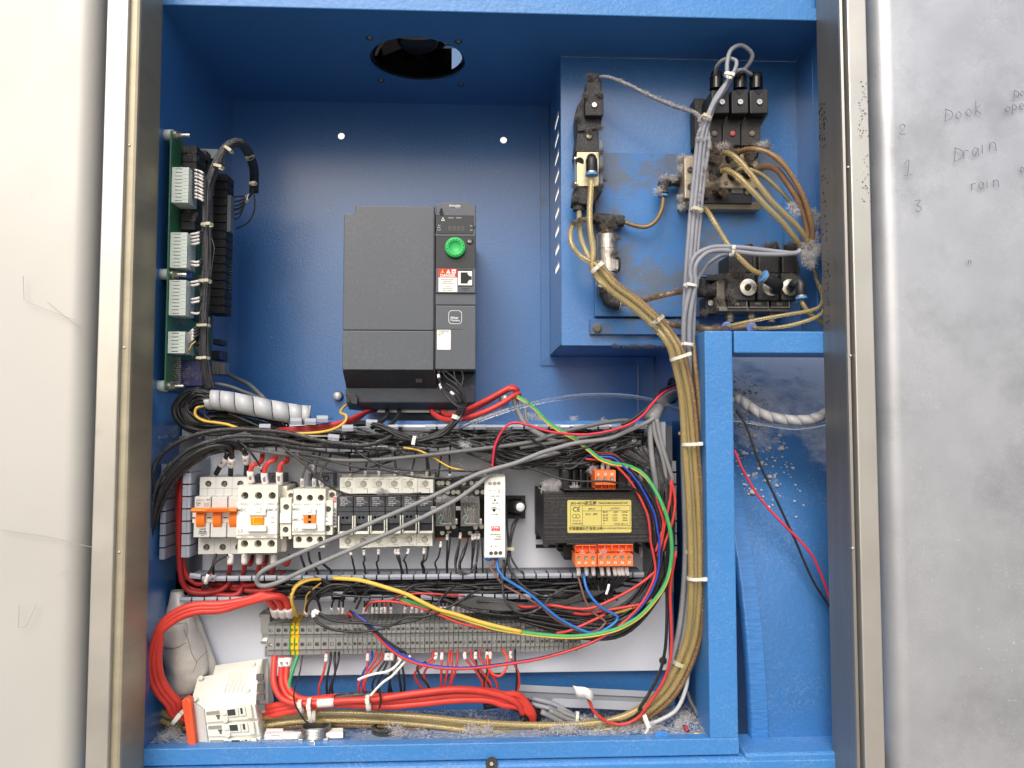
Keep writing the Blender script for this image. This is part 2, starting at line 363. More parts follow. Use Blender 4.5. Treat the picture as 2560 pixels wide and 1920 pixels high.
def sleeve(o, sp, r, s, ln, text='', flip=0):
    ln *= .62
    a, t = at_len(sp, s / 1000); b, _ = at_len(sp, (s + ln) / 1000 if s >= 0 else min(s + ln, -.01) / 1000)
    mid = [a, (a + b) / 2, b]
    mid = [a] + [at_len(sp, (s + ln * f) / 1000 if s >= 0 else min(s + ln * f, -.01) / 1000)[0] for f in (.25, .5, .75)] + [b]
    q = mk('number_sleeve', MB().tube(mid, r * 1.35 + .0003, 10), white_s, o, smooth=True)
    if text:
        c = bpy.data.curves.new('number', 'FONT'); c.body = text; c.align_x = 'CENTER'; c.align_y = 'CENTER'
        c.size = max(.0026, min(r * 2.2, .0042)); c.materials.append(ink); c.offset = c.size * .02; c.resolution_u = 2
        u = bpy.data.objects.new('number', c); C.objects.link(u); u.parent = q
        dr = (b - a).normalized(); ang = math.atan2(dr.z, dr.x) + (math.pi if flip else 0)
        u.location = (a + b) / 2 + Vector((0, -(r * 1.35 + .0006), 0)); u.rotation_euler = (math.radians(90), -ang, 0)
def bundle(pts, n, width, spread, mat, label, group, cat='wire', seg=5, ns=6, jit=1., rng=None, name=None, keep=None, stuff=False):
    """n separate wires that run side by side along one path"""
    rng = rng or RNG; out = []
    for i in range(n):
        a = rng.uniform(0, 6.28); rad = math.sqrt(rng.random()) * spread if not keep else spread * ((i + .5) / n * 2 - 1)
        pp = []
        for k, (x, y, d) in enumerate(pts):
            a += rng.gauss(0, .25)
            if keep:   # lie side by side across the path
                j0, j1 = max(k - 1, 0), min(k + 1, len(pts) - 1); tx, ty = pts[j1][0] - pts[j0][0], pts[j1][1] - pts[j0][1]
                l = math.hypot(tx, ty) or 1; pp.append((x - ty / l * rad, y + tx / l * rad, d + (abs(rad) / max(spread, 1)) * 4 + rng.gauss(0, .6)))
            else: pp.append((x + math.cos(a) * rad + rng.gauss(0, jit), y + math.sin(a) * rad + rng.gauss(0, jit), d + math.sin(a * 1.7) * rad * .3))
        m_ = mat[i % len(mat)] if isinstance(mat, list) else mat
        out.append(wire(pp, width * rng.uniform(.9, 1.1), m_, label, cat, name, group, seg, ns, stuff=stuff))
    return out
def tie(x, y, d, half, ang, head=1, wpx=7, mat=None, label='', group='cable ties', dep=None, tail=0):
    """band round a bundle; ang = direction of the bundle in degrees (0 = to the right), half = half width of the bundle in px"""
    mat = mat or white_n; c = W(x, y, d); t = Vector((math.cos(math.radians(ang)), 0, -math.sin(math.radians(ang))))
    u = Vector((-t.z, 0, t.x)); a = mm(half, d); b = mm(dep or half * .8, d); w = mm(wpx / 2, d); th = .0009; n = 24
    base = c; o = thing('cable_tie', base, label, 'cable tie', group); vs = []; fs = []
    for i in range(n):
        al = 2 * math.pi * i / n; nrm = u * math.cos(al) * a + Vector((0, 1, 0)) * math.sin(al) * b
        for k, s2 in ((1, -1), (1, 1), (1.0 + th / max(a, b) * 1.2, 1), (1.0 + th / max(a, b) * 1.2, -1)): vs.append(c + nrm * k + t * w * s2)
    for i in range(n):
        j = (i + 1) % n
        for k in range(4): fs.append((i * 4 + k, i * 4 + (k + 1) % 4, j * 4 + (k + 1) % 4, j * 4 + k))
    mk('strap', MB().add(vs, fs), mat, o)
    hc = c + u * a * head * .55 + Vector((0, -b * .9 - .001, 0)); hw = w * 1.15; hl = w * 1.5; hb = MB()
    cs = [hc + t * hw * i + u * hl * j + Vector((0, k * .0016, 0)) for k in (1, -1) for j in (-1, 1) for i in (-1, 1)]
    hb.add(cs, [(0, 2, 3, 1), (4, 5, 7, 6), (0, 1, 5, 4), (2, 6, 7, 3), (0, 4, 6, 2), (1, 3, 7, 5)])
    mk('head', hb, mat, o, bev=.4)
    if tail: mk('tail', MB().tube(smooth([hc, hc + u * head * .004 + t * .002, hc + u * head * .008 + t * mm(tail, d)], 4), w * .7, 4), mat, o)
    return o
def lint(name, pts, n, spread, mat, label, L=6., th=.12, up=(0, 0, 1), rng=None, sp_d=None):
    """a tuft of curly fibres; pts = photograph places with depth, spread px, fibre length mm"""
    rng = rng or RNG; mb = MB(); P0 = PW(pts)
    for i in range(n):
        k = rng.randrange(len(P0)); d = pts[k][2]; s = mm(spread, d)
        c = P0[k] + Vector((rng.gauss(0, s), rng.gauss(0, (sp_d or spread * .5) * d / F_PX / 1000), rng.gauss(0, s * .8)))
        dr = Vector((rng.gauss(0, 1), rng.gauss(0, 1), rng.gauss(0, 1))).normalized(); l = L / 1000 * rng.uniform(.4, 1.2) / 4
        cur = [c]
        for q in range(4):
            dr = (dr + Vector((rng.gauss(0, .6), rng.gauss(0, .6), rng.gauss(0, .6)))).normalized(); cur.append(cur[-1] + dr * l)
        mb.tube(cur, th / 1000, 3, cap=False)
    o = mk(name, mb, mat); tag(o, label, 'lint', None, 'stuff'); return o
def mks(name, reg, rects, mat, parent, bev=0.):
    for q in rects: mk(name, MB().rb(reg, *q), mat, parent, bev=bev)
# ================================================================ ground
g = mk('ground', MB().box(-600, -600, -.2, 600, 600, 0), concrete); tag(g, 'brownish concrete ground under the machine', None, None, 'structure')
wl = thing('added_backdrop', (0, 4.6, 0), 'bright white backdrop wall added behind the machine so its small holes and slots show white', 'wall')  # white wall added so the holes and slots show bright instead of blue
mk('backdrop_face', MB().box(-7, 4.6, 0, 9, 4.8, 3.2), M('backdrop_white', (236, 234, 226), .9, bump=1, bs=30, var=.04, vs=3), wl)
# ================================================================ cabinet
XL = W(378, 1064, 850).x; XR = W(2062, 1064, 850).x
ZC = W(560, 250, 1100).z; ZF = W(1709, 1765, 948).z
XB = W(1404, 863, 948).x; ZB = W(1407, 863, 948).z; XBR = W(1996, 500, 948).x
XP = W(1764, 1064, 850).x; XS = W(1683, 1400, 948).x; ZS = W(1400, 1052, 948).z
cab = thing('electrical_cabinet', ((XL + XP) / 2, .95, ZF), 'open bright blue painted steel control cabinet holding all the wiring and devices', 'cabinet')
def flipmap(mb, f): mb.v = [f(v) for v in mb.v]; return mb
# back wall with two bright through holes, L shaped round the pneumatic compartment
h1, h2 = W(853, 340, 1100), W(1259, 350, 1100); r = mm(8.5, 1100)
mk('back_wall', MB().holed([(XL, ZS - .02), (XP + .002, ZS - .02), (XP + .002, ZB), (XB, ZB), (XB, ZC), (XL, ZC)],
   [circ(h1.x, h1.z, r), circ(h2.x, h2.z, r)], 1.1, .002, back=False), blue, cab)
mk('wall_flange', MB().box(XB - .0135, 1.0975, ZB - .014, XB, 1.0995, ZC).box(XB, 1.0975, ZB - .014, XP, 1.0995, ZB - .0005), blue_d, cab, bev=.5)
mk('seam', MB().tube([W(574, 262, 1098), W(571, 606, 1098), W(558, 950, 1098)], .0008, 5), blue_d, cab)
mk('seam', MB().tube([W(1595, 900, 1098), W(1595, 1040, 1098)], .0015, 5), blue_d, cab)
# ceiling with the fan opening
fc = W(1044.5, 135, 968); fc.z = ZC
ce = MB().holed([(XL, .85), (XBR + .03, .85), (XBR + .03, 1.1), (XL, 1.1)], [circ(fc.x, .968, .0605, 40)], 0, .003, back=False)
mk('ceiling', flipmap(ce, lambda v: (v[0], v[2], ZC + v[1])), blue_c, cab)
mk('left_wall', MB().box(XL - .003, .85, ZF - .02, XL, 1.102, ZC), blue, cab)
lf = MB().box(XL, 1.0, W(600, 960, 1000).z, XL, 1.0, 0)
mk('floor', MB().box(XL, .85, ZF - .003, XP, .948, ZF), blue_fl, cab)
lo = W(600, 1240, 948)
mk('lower_back_wall', MB().box(XL, .948, ZF, XS, .951, ZS).box(XL, .951, ZS - .003, XS, 1.1, ZS).box(XS - .003, .951, ZF, XS, 1.1, ZS - .003), blue, cab)
mk('deep_back_wall', MB().box(XS, 1.097, ZF - .02, XP + .002, 1.099, ZS - .02).box(XS, .948, ZF - .003, XP, 1.1, ZF - .0005), blue, cab)
gc = W(1691, 977, 995)
sw = MB().holed([(.905, ZF - .02), (1.1, ZF - .02), (1.1, ZB), (.905, ZB)], [circ(.995, gc.z, .0165, 24)], 0, .003, back=False)
mk('right_wall', flipmap(sw, lambda v: (XP + .001 + v[1], v[2] if False else v[0], v[2])), blue, cab)
# compartment for the pneumatics: front sheet, slotted side, bottom
side = MB(); hs = []
for k in range(9):
    zt = W(1398.5, 276 + 47 * k, 973).z; hs.append(rc(.973, zt - .0082, 1.034, zt))
side.holed([(.948, ZB), (1.1, ZB), (1.1, ZC), (.948, ZC)], hs, 0, .0015, back=False)
box = thing('pneumatic_box', (XB, .948, ZB), 'raised blue steel compartment with a slotted side that carries the valves', 'steel box')
mk('slotted_side', flipmap(side, lambda v: (XB + v[1], v[0], v[2])), blue, box)
mk('front_sheet', MB().box(XB, .948, ZB, XBR, .9495, ZC - .0005), blue, box)
mk('bottom_sheet', MB().box(XB, .9495, ZB, XBR, 1.1, ZB + .0015), blue_d, box)
mk('right_side', MB().box(XBR, .85, ZB, XBR + .002, .948, ZC - .0005).box(XBR - .0005, .9, ZB, XBR, .902, ZC - .001), blue, box)
# bracket plate on the sheet, with its bolted lower flange
bp = thing('bracket_plate', W(1720, 800, 940), 'dust covered blue bracket plate bolted to the compartment behind the valves', 'bracket')
mk('plate', MB().rb('o', 1487, 385, 1957, 792, 936, 948), blue_p, bp, bev=.8)
mk('flange', MB().rb('o', 1476, 797, 1748, 836, 940, 948), blue_p, bp, bev=.5)
hb = MB(); hb.cyl(W(1493, 820, 940), W(1493, 820, 935), mm(10, 938), n=6); hb.cyl(W(1493, 820, 940), W(1493, 820, 939), mm(12, 938), n=20)
mk('hex_bolt', hb, metal_d, bp, bev=.4)
# lintel, lip, post, bar, lower beam
zl = W(1192, 32, 850).z; XT = XL - .05, XR + .05
fr = thing('cabinet_front_frame', ((XL + XR) / 2, .85, zl), 'bright blue front frame of the cabinet: top rail, sill and right post', 'frame')
mk('top_rail', MB().box(XT[0], .849, zl, XT[1], .862, zl + .0148), blue_f, fr, bev=1.2)
mk('upper_panel', MB().box(XT[0], .855, zl + .0156, XT[1], .862, zl + .12), blue_f, fr, bev=1)
zs1, zs0 = W(1229, 1856, 850).z, W(1229, 1898, 850).z
mk('sill', MB().box(XL - .01, .849, zs0, W(1848, 1860, 849).x, .864, zs1), blue_f, fr, bev=1.)
mk('post', MB().box(XP, .8495, zs1 - .0005, W(1834, 1064, 850).x, .905, W(1769, 827, 850).z), blue_f, fr, bev=1.5)
mk('cross_bar', MB().box(W(1834, 850, 850).x + .0005, .8495, W(1900, 883, 850).z, XR + .03, .903, W(1769, 827, 850).z), blue_f, fr, bev=1.5)
zb = W(1229, 1906, 846).z
XD0 = W(1848, 1400, 850).x
beam = MB().box(XT[0], .843, zb - .12, XT[1], .87, zb)
mk('lower_beam', beam, blue_f, fr, bev=4)
zr = W(1960, 1880, 846).z
mk('sill_ledge', MB().box(XD0 + .001, .8435, zb - .05, XT[1], .8995, zr), blue_f, fr, bev=3)
bh = W(1229, 1909, 843)
mk('bolt', MB().cyl(W(1229, 1909, 843.2), W(1229, 1909, 841), mm(15, 842), n=22), rubber, fr, bev=.3)
mk('bolt_core', MB().cyl(W(1229, 1910, 841), W(1229, 1910, 839.5), mm(7, 842), mm(5, 842), n=14), metal_d, fr, bev=.3)
# curved drum panel in the right opening
R0 = .5; z0 = W(1960, 1843, 886).z; pr = []
for i in range(25):
    ph = math.radians(80 * i / 24); pr.append((.886 + R0 * (1 - math.cos(ph)), z0 + R0 * math.sin(ph)))
def sheet(x0, x1, prof, off=0.):
    mb = MB(); n = len(prof)
    mb.add([(x, y - off, z) for x in (x0, x1) for y, z in prof], [(i, i + 1, n + i + 1, n + i) for i in range(n - 1)]); return mb
dp = thing('curved_panel', ((.33 + XR) / 2, .95, z0), 'curved blue drum casing behind the right opening, crusted with pale dust on top', 'machine casing')
def dust_top():
    m = snow.copy(); m.name = 'drum_paint_dusty_on_top'; nt = m.node_tree; N = nt.nodes; L = nt.links; b = N['Principled BSDF']
    src = b.inputs['Base Color'].links[0].from_socket
    geo = N.new('ShaderNodeNewGeometry'); sx = N.new('ShaderNodeSeparateXYZ'); L.new(geo.outputs['Normal'], sx.inputs[0])
    n = N.new('ShaderNodeTexNoise'); n.inputs['Scale'].default_value = 9; n.inputs['Detail'].default_value = 8; n.inputs['Roughness'].default_value = .75
    tc = N.new('ShaderNodeTexCoord'); L.new(tc.outputs['Object'], n.inputs['Vector'])
    ab = N.new('ShaderNodeMath'); ab.operation = 'ABSOLUTE'; L.new(sx.outputs[2], ab.inputs[0])
    ad = N.new('ShaderNodeMath'); ad.operation = 'MULTIPLY_ADD'; L.new(ab.outputs[0], ad.inputs[0]); ad.inputs[1].default_value = 1.0; L.new(n.outputs['Fac'], ad.inputs[2])
    mr = N.new('ShaderNodeMapRange'); mr.inputs[1].default_value = 1.1; mr.inputs[2].default_value = 1.36; mr.inputs[4].default_value = .85; L.new(ad.outputs[0], mr.inputs[0])
    mx = N.new('ShaderNodeMix'); mx.data_type = 'RGBA'; L.new(mr.outputs[0], mx.inputs[0]); L.new(src, mx.inputs[6]); mx.inputs[7].default_value = (*lin((232, 233, 232)), 1)
    L.new(mx.outputs[2], b.inputs['Base Color']); return m
drum_m = dust_top()
mk('casing', sheet(.314, XR + .6, pr), drum_m, dp, smooth=True)
rg = MB()
for k in range(24):
    (y0, z0_), (y1, z1_) = pr[k], pr[k + 1]
    rg.add([(x, y, z) for y, z in ((y0 - .004, z0_), (y1 - .004, z1_)) for x in (.313, .316, .329, .332)] + [(.313, y0 + .01, z0_), (.313, y1 + .01, z1_)],
           [(0, 1, 5, 4), (1, 2, 6, 5), (2, 3, 7, 6), (8, 0, 4, 9)])
mk('weld_seam', rg, M('weld_blue', BLUE, .4, bump=1.6, bs=60, stretch=(1, 1, 5), var=.12, vs=60), dp, smooth=True)
lb = []; cb = MB()
for i in range(500):
    ph = math.radians(RNG.triangular(28, 62, 50)); x = RNG.uniform(.335, XR + .02); rr0 = RNG.uniform(.0005, .0022) * (1 if RNG.random() < .9 else 2.2)
    c = Vector((x, .886 + R0 * (1 - math.cos(ph)) - rr0 * .2, W(1960, 1843, 886).z + R0 * math.sin(ph)))
    cb.lathe(c, (0, -.6, .8), [(rr0, 0), (rr0 * .7, rr0 * .45), (rr0 * .2, rr0 * .7)], 6)
mk('dust_crust', cb, lintm, dp, smooth=True, kind='stuff')
mk('inner_wall', MB().box(XP + .004, .906, ZF - .05, XP + .006, 1.5, ZB).box(.284, .935, ZF - .15, .3128, 1.15, ZB).box(XP + .006, 1.15, ZF - .2, .47, 1.153, W(1960, 1843, 886).z + .40), blue, dp)
# fan opening
fan = thing('exhaust_fan', fc, 'black fan housing seen through the round opening in the cabinet ceiling', 'fan')
sh = MB(); n = 44
for i in range(n):
    if i in (3, 4, 5): continue
    a0, a1 = 2 * math.pi * i / n, 2 * math.pi * (i + 1) / n
    vs = [(fc.x + .064 * math.cos(a), .968 + .064 * math.sin(a), fc.z + h) for h in (.003, .05) for a in (a0, a1)]
    sh.add(vs, [(0, 1, 3, 2)])
mk('housing', sh, black_g, fan, smooth=True)
fl_ = MB().holed(rr_(fc.x - .075, .893, fc.x + .075, 1.043, .01), [circ(fc.x, .968, .057, 40)], 0, .004, back=False)
mk('inlet_ring', flipmap(fl_, lambda v: (v[0], v[2], ZC + .004 + v[1])), black_g, fan)
bl = MB(); bl.lathe((fc.x, .968, fc.z + .02), (0, 0, 1), [(.022, 0), (.026, .004), (.026, .03)], 28)
mk('hub', bl, black, fan, smooth=True)
bm_ = MB()
for k in range(5):
    a = 2 * math.pi * k / 5 + .5; vs = []
    for rr0, w, tw in ((.024, .25, .012), (.056, .42, .012)):
        for s_ in (-1, 1): vs.append((fc.x + rr0 * math.cos(a + s_ * w), .968 + rr0 * math.sin(a + s_ * w), fc.z + .032 + s_ * tw))
    bm_.add(vs, [(0, 1, 3, 2)])
mk('blades', bm_, black_g, fan, smooth=True)
mk('torn_liner', MB().tube(smooth([(fc.x + .053 * math.cos(a), .968 + .053 * math.sin(a), ZC + .006 + .004 * math.sin(a * 5)) for a in (3.3, 3.7, 4.1, 4.5, 4.9, 5.2)], 5), .0022, 6), M('torn_liner', (120, 108, 92), .5), fan, smooth=True)
mk('motor_plate', MB().box(fc.x - .07, .9, fc.z + .051, fc.x + .035, 1.035, fc.z + .053), black, fan)
for x, y, nm in ((428, 282, 'front left'), (1195, 298, 'front right'), (527, 662, 'rear left'), (1217, 684, 'rear right')):
    ox, oy = 800 + x * .28933, y * .28933; d = (1064 - 250) * 1100 / (1064 - oy); p = W(ox, oy, d); p.z = ZC
    s = mk('rivet', MB().lathe(p, (0, 0, -1), [(.0045, 0), (.0042, .001), (.002, .003)], 14), metal_d, fan, smooth=True)
# ================================================================ stainless frame and door panels
def prof_sheet(prof, z0, z1):   # prof (x, y) extruded in z
    mb = MB(); n = len(prof)
    return mb.add([(x, y, z) for z in (z0, z1) for x, y in prof], [(i, i + 1, n + i + 1, n + i) for i in range(n - 1)])
ZA, ZZ = .45, 2.15
for sgn, nm, lab, plab in ((-1, 'left', 'brushed stainless return and strip framing the left side of the opening', 'flat cream coloured stainless panel left of the cabinet, lightly scratched'),
                           (1, 'right', 'brushed stainless return and strip framing the right side, with black rubbed marks', 'speckled grey stainless panel right of the cabinet with pencilled notes')):
    XX = XL + .0015 if sgn < 0 else XR; q = lambda px, d: W(px, 1064, d).x
    f = thing('door_frame', (XX, .8, ZA), lab, 'door frame', 'stainless door frames beside the cabinet')
    e = q(298, 793) if sgn < 0 else q(2131, 793)
    pts = [(XX, .8485), (XX, .797), (XX + sgn * .0008, .7945), (XX + sgn * .003, .7935), (e, .7935), (e, .83)]
    mk('return', prof_sheet([(XX, .8485), (XX, .8235), (XX + sgn * .0012, .821), (XX + sgn * .0012, .8)] + pts[1:], ZA, ZZ) if False else prof_sheet(pts, ZA, ZZ), steel_d if sgn < 0 else steel, f, smooth=False)
    s0, s1 = (q(237, 788), q(292, 788)) if sgn < 0 else (q(2143, 788), q(2192, 788))
    mk('strip', MB().box(min(s0, s1), .788, ZA, max(s0, s1), .847, ZZ), steel_s, f, bev=1.2)
    mk('slit_dark_fill', MB().box(min(s0, s1, XX) , .836, ZA, max(s0, s1, XX), .8475, ZZ) if False else MB().box(min(e, s1 if sgn < 0 else s0) - (.004 if sgn < 0 else -.0005), .831, ZA, max(e, s1 if sgn < 0 else s0) + (.004 if sgn > 0 else -.0005), .836, ZZ), rubber, f)  # black fill behind the slit paints its dark and blocks sky leaks
    rv = MB()
    for y in ((366, 870, 1380) if sgn < 0 else (420, 890, 1370)):
        x = (326 - (y - 366) * .025 if sgn < 0 else 2118 + (y - 420) * .012)
        rv.lathe(W(x, y, 796) + Vector((sgn * -.0, 0, 0)), (0, -1, 0), [(.0016, -.002), (.0015, .0028), (.001, .0034)], 10)
    mk('rivet', rv, steel_s, f, smooth=True)
    p = thing('door_panel', ((s0 + sgn * .3), .812, ZA), plab, 'metal panel')
    x0 = (s0 - .0005) if sgn < 0 else (s1 + .0005); a_, b__ = x0 - sgn * .004, x0 + sgn * .06; x0 += sgn * .034; mk('gap_dark_backing', MB().box(min(a_, b__), .872, ZA, max(a_, b__), .874, ZZ), rubber, p); pf = [(x0, .8718)]  # black backing sheet put in so the gap beside the strip looks shaded
    for i in range(9):
        a = math.radians(90 * i / 8); pf.append((x0 + sgn * .022 * (1 - math.cos(a)), .8595 - .022 * math.sin(a)))
    x_far = q(-960, 812) if sgn < 0 else q(3500, 812)
    pf += [(x0 + sgn * .05, .8372), (x_far, .83)]
    mk('sheet', prof_sheet(pf, ZA, ZZ), steel_l if sgn < 0 else steel_r, p, smooth=True)
    if sgn > 0: RP = p
    if sgn < 0:
        mk('scratches', MB().tube([W(118, 755, 831), W(160, 790, 831), W(218, 832, 831)], .00025, 4).tube([W(0, 1325, 831), W(120, 1342, 831), W(230, 1368, 831)], .0003, 4)
           .tube([W(58, 690, 831), W(60, 750, 831), W(130, 780, 831), W(206, 806, 831)], .00025, 4).tube([W(48, 1512, 831), W(46, 1570, 831), W(66, 1566, 831), W(92, 1510, 831)], .00025, 4), inkg, p)
# pencilled words on the right panel
STR = {'2': [[(0, .75), (.2, 1), (.5, .9), (.5, .6), (0, .05), (.6, 0)]], '1': [[(0, .75), (.35, 1), (.25, 0)], [(0, 0), (.6, .05)]],
       '3': [[(0, .9), (.5, .95), (.2, .55), (.6, .3), (.3, 0), (0, .1)]], 'D': [[(.05, 1), (0, 0)], [(0, .95), (.55, .75), (.55, .3), (0, 0)]],
       'o': [[(.25, .6), (0, .3), (.25, 0), (.5, .3), (.25, .6)]], 'r': [[(0, .6), (.05, 0)], [(.05, .4), (.2, .6), (.4, .55)]],
       'a': [[(.5, .5), (.2, .6), (0, .25), (.2, 0), (.45, .5), (.5, 0)]], 'i': [[(.1, .6), (.1, 0)]], 'k': [[(0, 1), (0, 0)], [(.4, .7), (0, .35), (.45, 0)]],
       'n': [[(0, .6), (0, 0)], [(0, .4), (.25, .6), (.45, .45), (.5, 0)]], 'p': [[(0, .6), (0, -.4)], [(0, .6), (.4, .5), (.35, .1), (0, .1)]],
       'e': [[(0, .3), (.45, .35), (.25, .6), (0, .3), (.2, 0), (.5, .1)]], 'u': [[(0, .6), (.1, 0), (.4, .1), (.45, .6)], [(.45, .5), (.5, 0)]]}
for word, x, y, h, dx, sl in (('2', 431, 580, 44, 14, -.1), ('1', 450, 758, 66, 14, -.15), ('3', 497, 915, 52, 14, -.1), ('Dook', 628, 525, 56, 44, -.25), ('Drain', 668, 698, 62, 38, -.3),
                              ('rain', 740, 822, 50, 32, -.15), ('ope', 888, 485, 44, 30, -.2), ('Do', 925, 425, 36, 26, -.4), ('D', 955, 745, 24, 18, 0), ('n', 728, 1140, 24, 18, 0)):
    mb = MB()
    for i, ch in enumerate(word):
        for st in STR[ch]:
            pp = [(2000 + (x + (i * dx) + u * h * .9) * .5785, (y + i * dx * sl - v * h) * .5785, 832.5) for u, v in st]
            mb.tube(smooth(PW(pp), 4), .00036, 4)
    mk('pencilled_word', mb, pencil, RP)
sm = MB()
for x0, y0, x1, y1, n_ in ((250, 345, 290, 600, 60), (96, 445, 140, 640, 60), (262, 660, 305, 880, 40), (104, 720, 112, 1400, 46)):
    for i in range(n_):
        x, y = RNG.gauss((x0 + x1) / 2, (x1 - x0) / 4), RNG.uniform(y0, y1); d = 787.4 if x > 240 else None
        if d: sm.lathe(W(2000 + x * .5785, y * .5785, d), (0, -1, 0), [(RNG.uniform(.0002, .0007), 0), (.0001, .0002)], 6)
        else:
            dd = RNG.uniform(.83, .8475); sm.lathe((XR - .0001, dd, W(2050, y * .5785, dd * 1000).z), (-1, 0, 0), [(RNG.uniform(.0004, .0016), 0), (.0002, .0002)], 7)
mk('rub_marks', sm, ink, RP, kind='stuff')
lint('specks', [(2280 + RNG.random() * 280, 1000 + RNG.random() * 900, 831) for _ in range(90)], 500, 2.4, lintm, 'pale specks of dirt stuck to the lower right panel', L=2.2, th=.12, sp_d=.6)
# ================================================================ pale mounting plate
mp = mk('mounting_plate', MB().box(W(447, 1400, 932).x, .932, W(663, 1691, 932).z, W(1670, 1400, 932).x, .934, W(1100, 1062, 932).z), panel_w, bev=.6)
tag(mp, 'pale grey steel mounting plate carrying the control devices', 'mounting plate')
screw('c7', 1442, 178, 32, 931, mp, SC_SLOTD); screw('c2', 250, 1215, 46, 930, mp, SC_PLUSD)
mks('slot', 'c2', [(108, 1108, 330, 1152, 931.4, 931.9), (108, 1222, 420, 1272, 931.4, 931.9)], rubber, mp)
for x, y, lab in ((731, 856, 'zinc bolt on the blue wall left below the drive'), (1090, 862, 'zinc bolt half hidden behind red cables right of the drive')):
    p = W(x * 1.1573, y * 1.1573 + 0, 1098)
    b = thing('wall_bolt', p, lab, 'bolt', 'round bolts on the blue back wall')
    mk('washer', MB().cyl(p + Vector((0, .002, 0)), p + Vector((0, -.004, 0)), .0068, n=24), black, b)
    mk('head', MB().lathe(p, (0, -1, 0), [(.0062, .003), (.006, .0085), (.005, .0105), (.002, .0115)], 20), M('pale_zinc', (216, 216, 212), .35, .35, var=.1, vs=300), b, smooth=True)
# ================================================================ inverter drive
def xz(reg, x, y, d):
    p = W(RG[reg][0] + x * RG[reg][2], RG[reg][1] + y * RG[reg][2], d); return p.x, p.z
drv = thing('inverter_drive', W(1020, 1022, 1000), 'large anthracite frequency inverter with a green dial on the blue back wall', 'inverter')
X0 = W(857, 760, 900).x; X1 = W(1085, 760, 900).x; X2 = W(1189, 760, 900).x
zz = lambda y, d: W(1020, y, d).z
zt, zn, zm, zbv = zz(515, 900), zz(536, 900), zz(827, 900), zz(925, 900)
xn = W(888, 520, 900).x
pr_ = [(X0, zm + .0004), (X1, zm + .0004), (X1, zt), (xn, zt), (xn, zt - .006), (xn - .003, zn), (X0, zn)]
mk('upper_cover', MB().prism_y(pr_, .9, 1.09), drive_m, drv, bev=1.2)
prof = [(.9, zm), (.9, zbv), (.93, zz(972, 930)), (.93, zz(972, 930) - .0001), (1.09, zz(972, 930)), (1.09, zm)]
mk('lower_cover', MB().prism_x([(.9, zm), (.9, zbv), (1.09, zbv), (1.09, zm)], X0, X1), drive_m, drv, bev=1.)
mk('sloped_cover', MB().prism_x([(.9005, zbv - .0004), (.929, zz(971, 929)), (1.08, zz(971, 929)), (1.08, zbv - .0004)], X0 + .0003, W(1091, 950, 915).x), drive_k, drv, bev=.8)
wi = MB().rb('b1', 1103, 758, 1176, 812, 913, 921); mk('cover_window', wi, rubber, drv)
mk('base', MB().prism_x([(.929, zz(971, 929) - .0004), (.934, zz(1006, 934)), (.955, zz(1024, 955)), (1.09, zz(1024, 955)), (1.09, zbv), (.94, zbv - .001)], W(864, 990, 932).x, X2 - .0003), drive_m, drv, bev=1.2)
ft = MB(); a = W(864, 984, 931); b_ = W(897, 1012, 931)
ft.prism_y([(xz('b1', 296, 935, 930)), (xz('b1', 372, 1060, 930)), (xz('b1', 432, 1066, 930)), (xz('b1', 438, 985, 930)), (xz('b1', 412, 950, 930)), (xz('b1', 330, 940, 930))], .928, .95)
mk('mounting_foot', ft, drive_k, drv, bev=.8)
# control module on the right
cx0, cx1 = W(1089, 760, 894).x, X2
top = [(cx1, zz(511, 894)), ((cx0 * .2 + cx1 * .8), zz(505, 894)), ((cx0 + cx1) / 2, zz(502, 894)), ((cx0 * .8 + cx1 * .2), zz(505, 894)), (cx0, zz(511, 894))]
mk('control_module', MB().prism_y([(cx0, zz(731, 894)), (cx1, zz(731, 894))] + top, .894, 1.085), drive_s if False else drive_m, drv, bev=1.)
mk('gloss_face', MB().rb('a8', 1334, 598, 1786, 970, 893.2, 893.8), drive_s, drv, bev=.2)
mk('ridge', MB().rb('a8', 1328, 578, 1786, 600, 892.6, 894.2), drive_m, drv, bev=.3)
mk('label_panel', MB().rb('a8', 1334, 972, 1790, 1250, 893.2, 893.9), drive_m, drv, bev=.2)
mk('lower_module', MB().rb('b1', 1330, -75, 1796, 662, 893.4, 1080), drive_m, drv, bev=1.)
mk('recess_band', MB().rb('a8', 1332, 1250, 1792, 1400, 896, 1080), drive_m, drv)
mk('groove', MB().rb('b1', 1340, -88, 1790, -76, 893.9, 896).rb('b1', 1316, -300, 1326, 690, 899.6, 899.9).rb('a8', 1312, 270, 1324, 1659, 899.2, 899.7).rb('b1', 1342, 196, 1640, 198, 893.1, 893.3), rubber, drv)
mk('display', MB().rb('a8', 1348, 368, 1770, 574, 893.2, 894.2), drive_s, drv, bev=.3)
mk('display_edge', MB().rb('a8', 1344, 362, 1774, 367, 893.4, 894.2).rb('a8', 1330, 480, 1338, 510, 893, 894.2).rb('a8', 1774, 480, 1784, 510, 893, 894.2), rubber, drv)
for s, x, y, h in (('Schneider', 1555, 250, 24), ('Electric', 1588, 273, 12), ('CAN Run', 1508, 390, 12), ('CAN Err', 1600, 390, 12), ('Ref', 1373, 476, 13), ('Rem', 1370, 502, 13), ('Conf', 1370, 528, 13), ('Max', 1743, 482, 12), ('Unit', 1743, 532, 12)):
    txt(s, 'a8', x, y, h, 892.9, inkw, drv, bold=2 if h > 20 else .5)
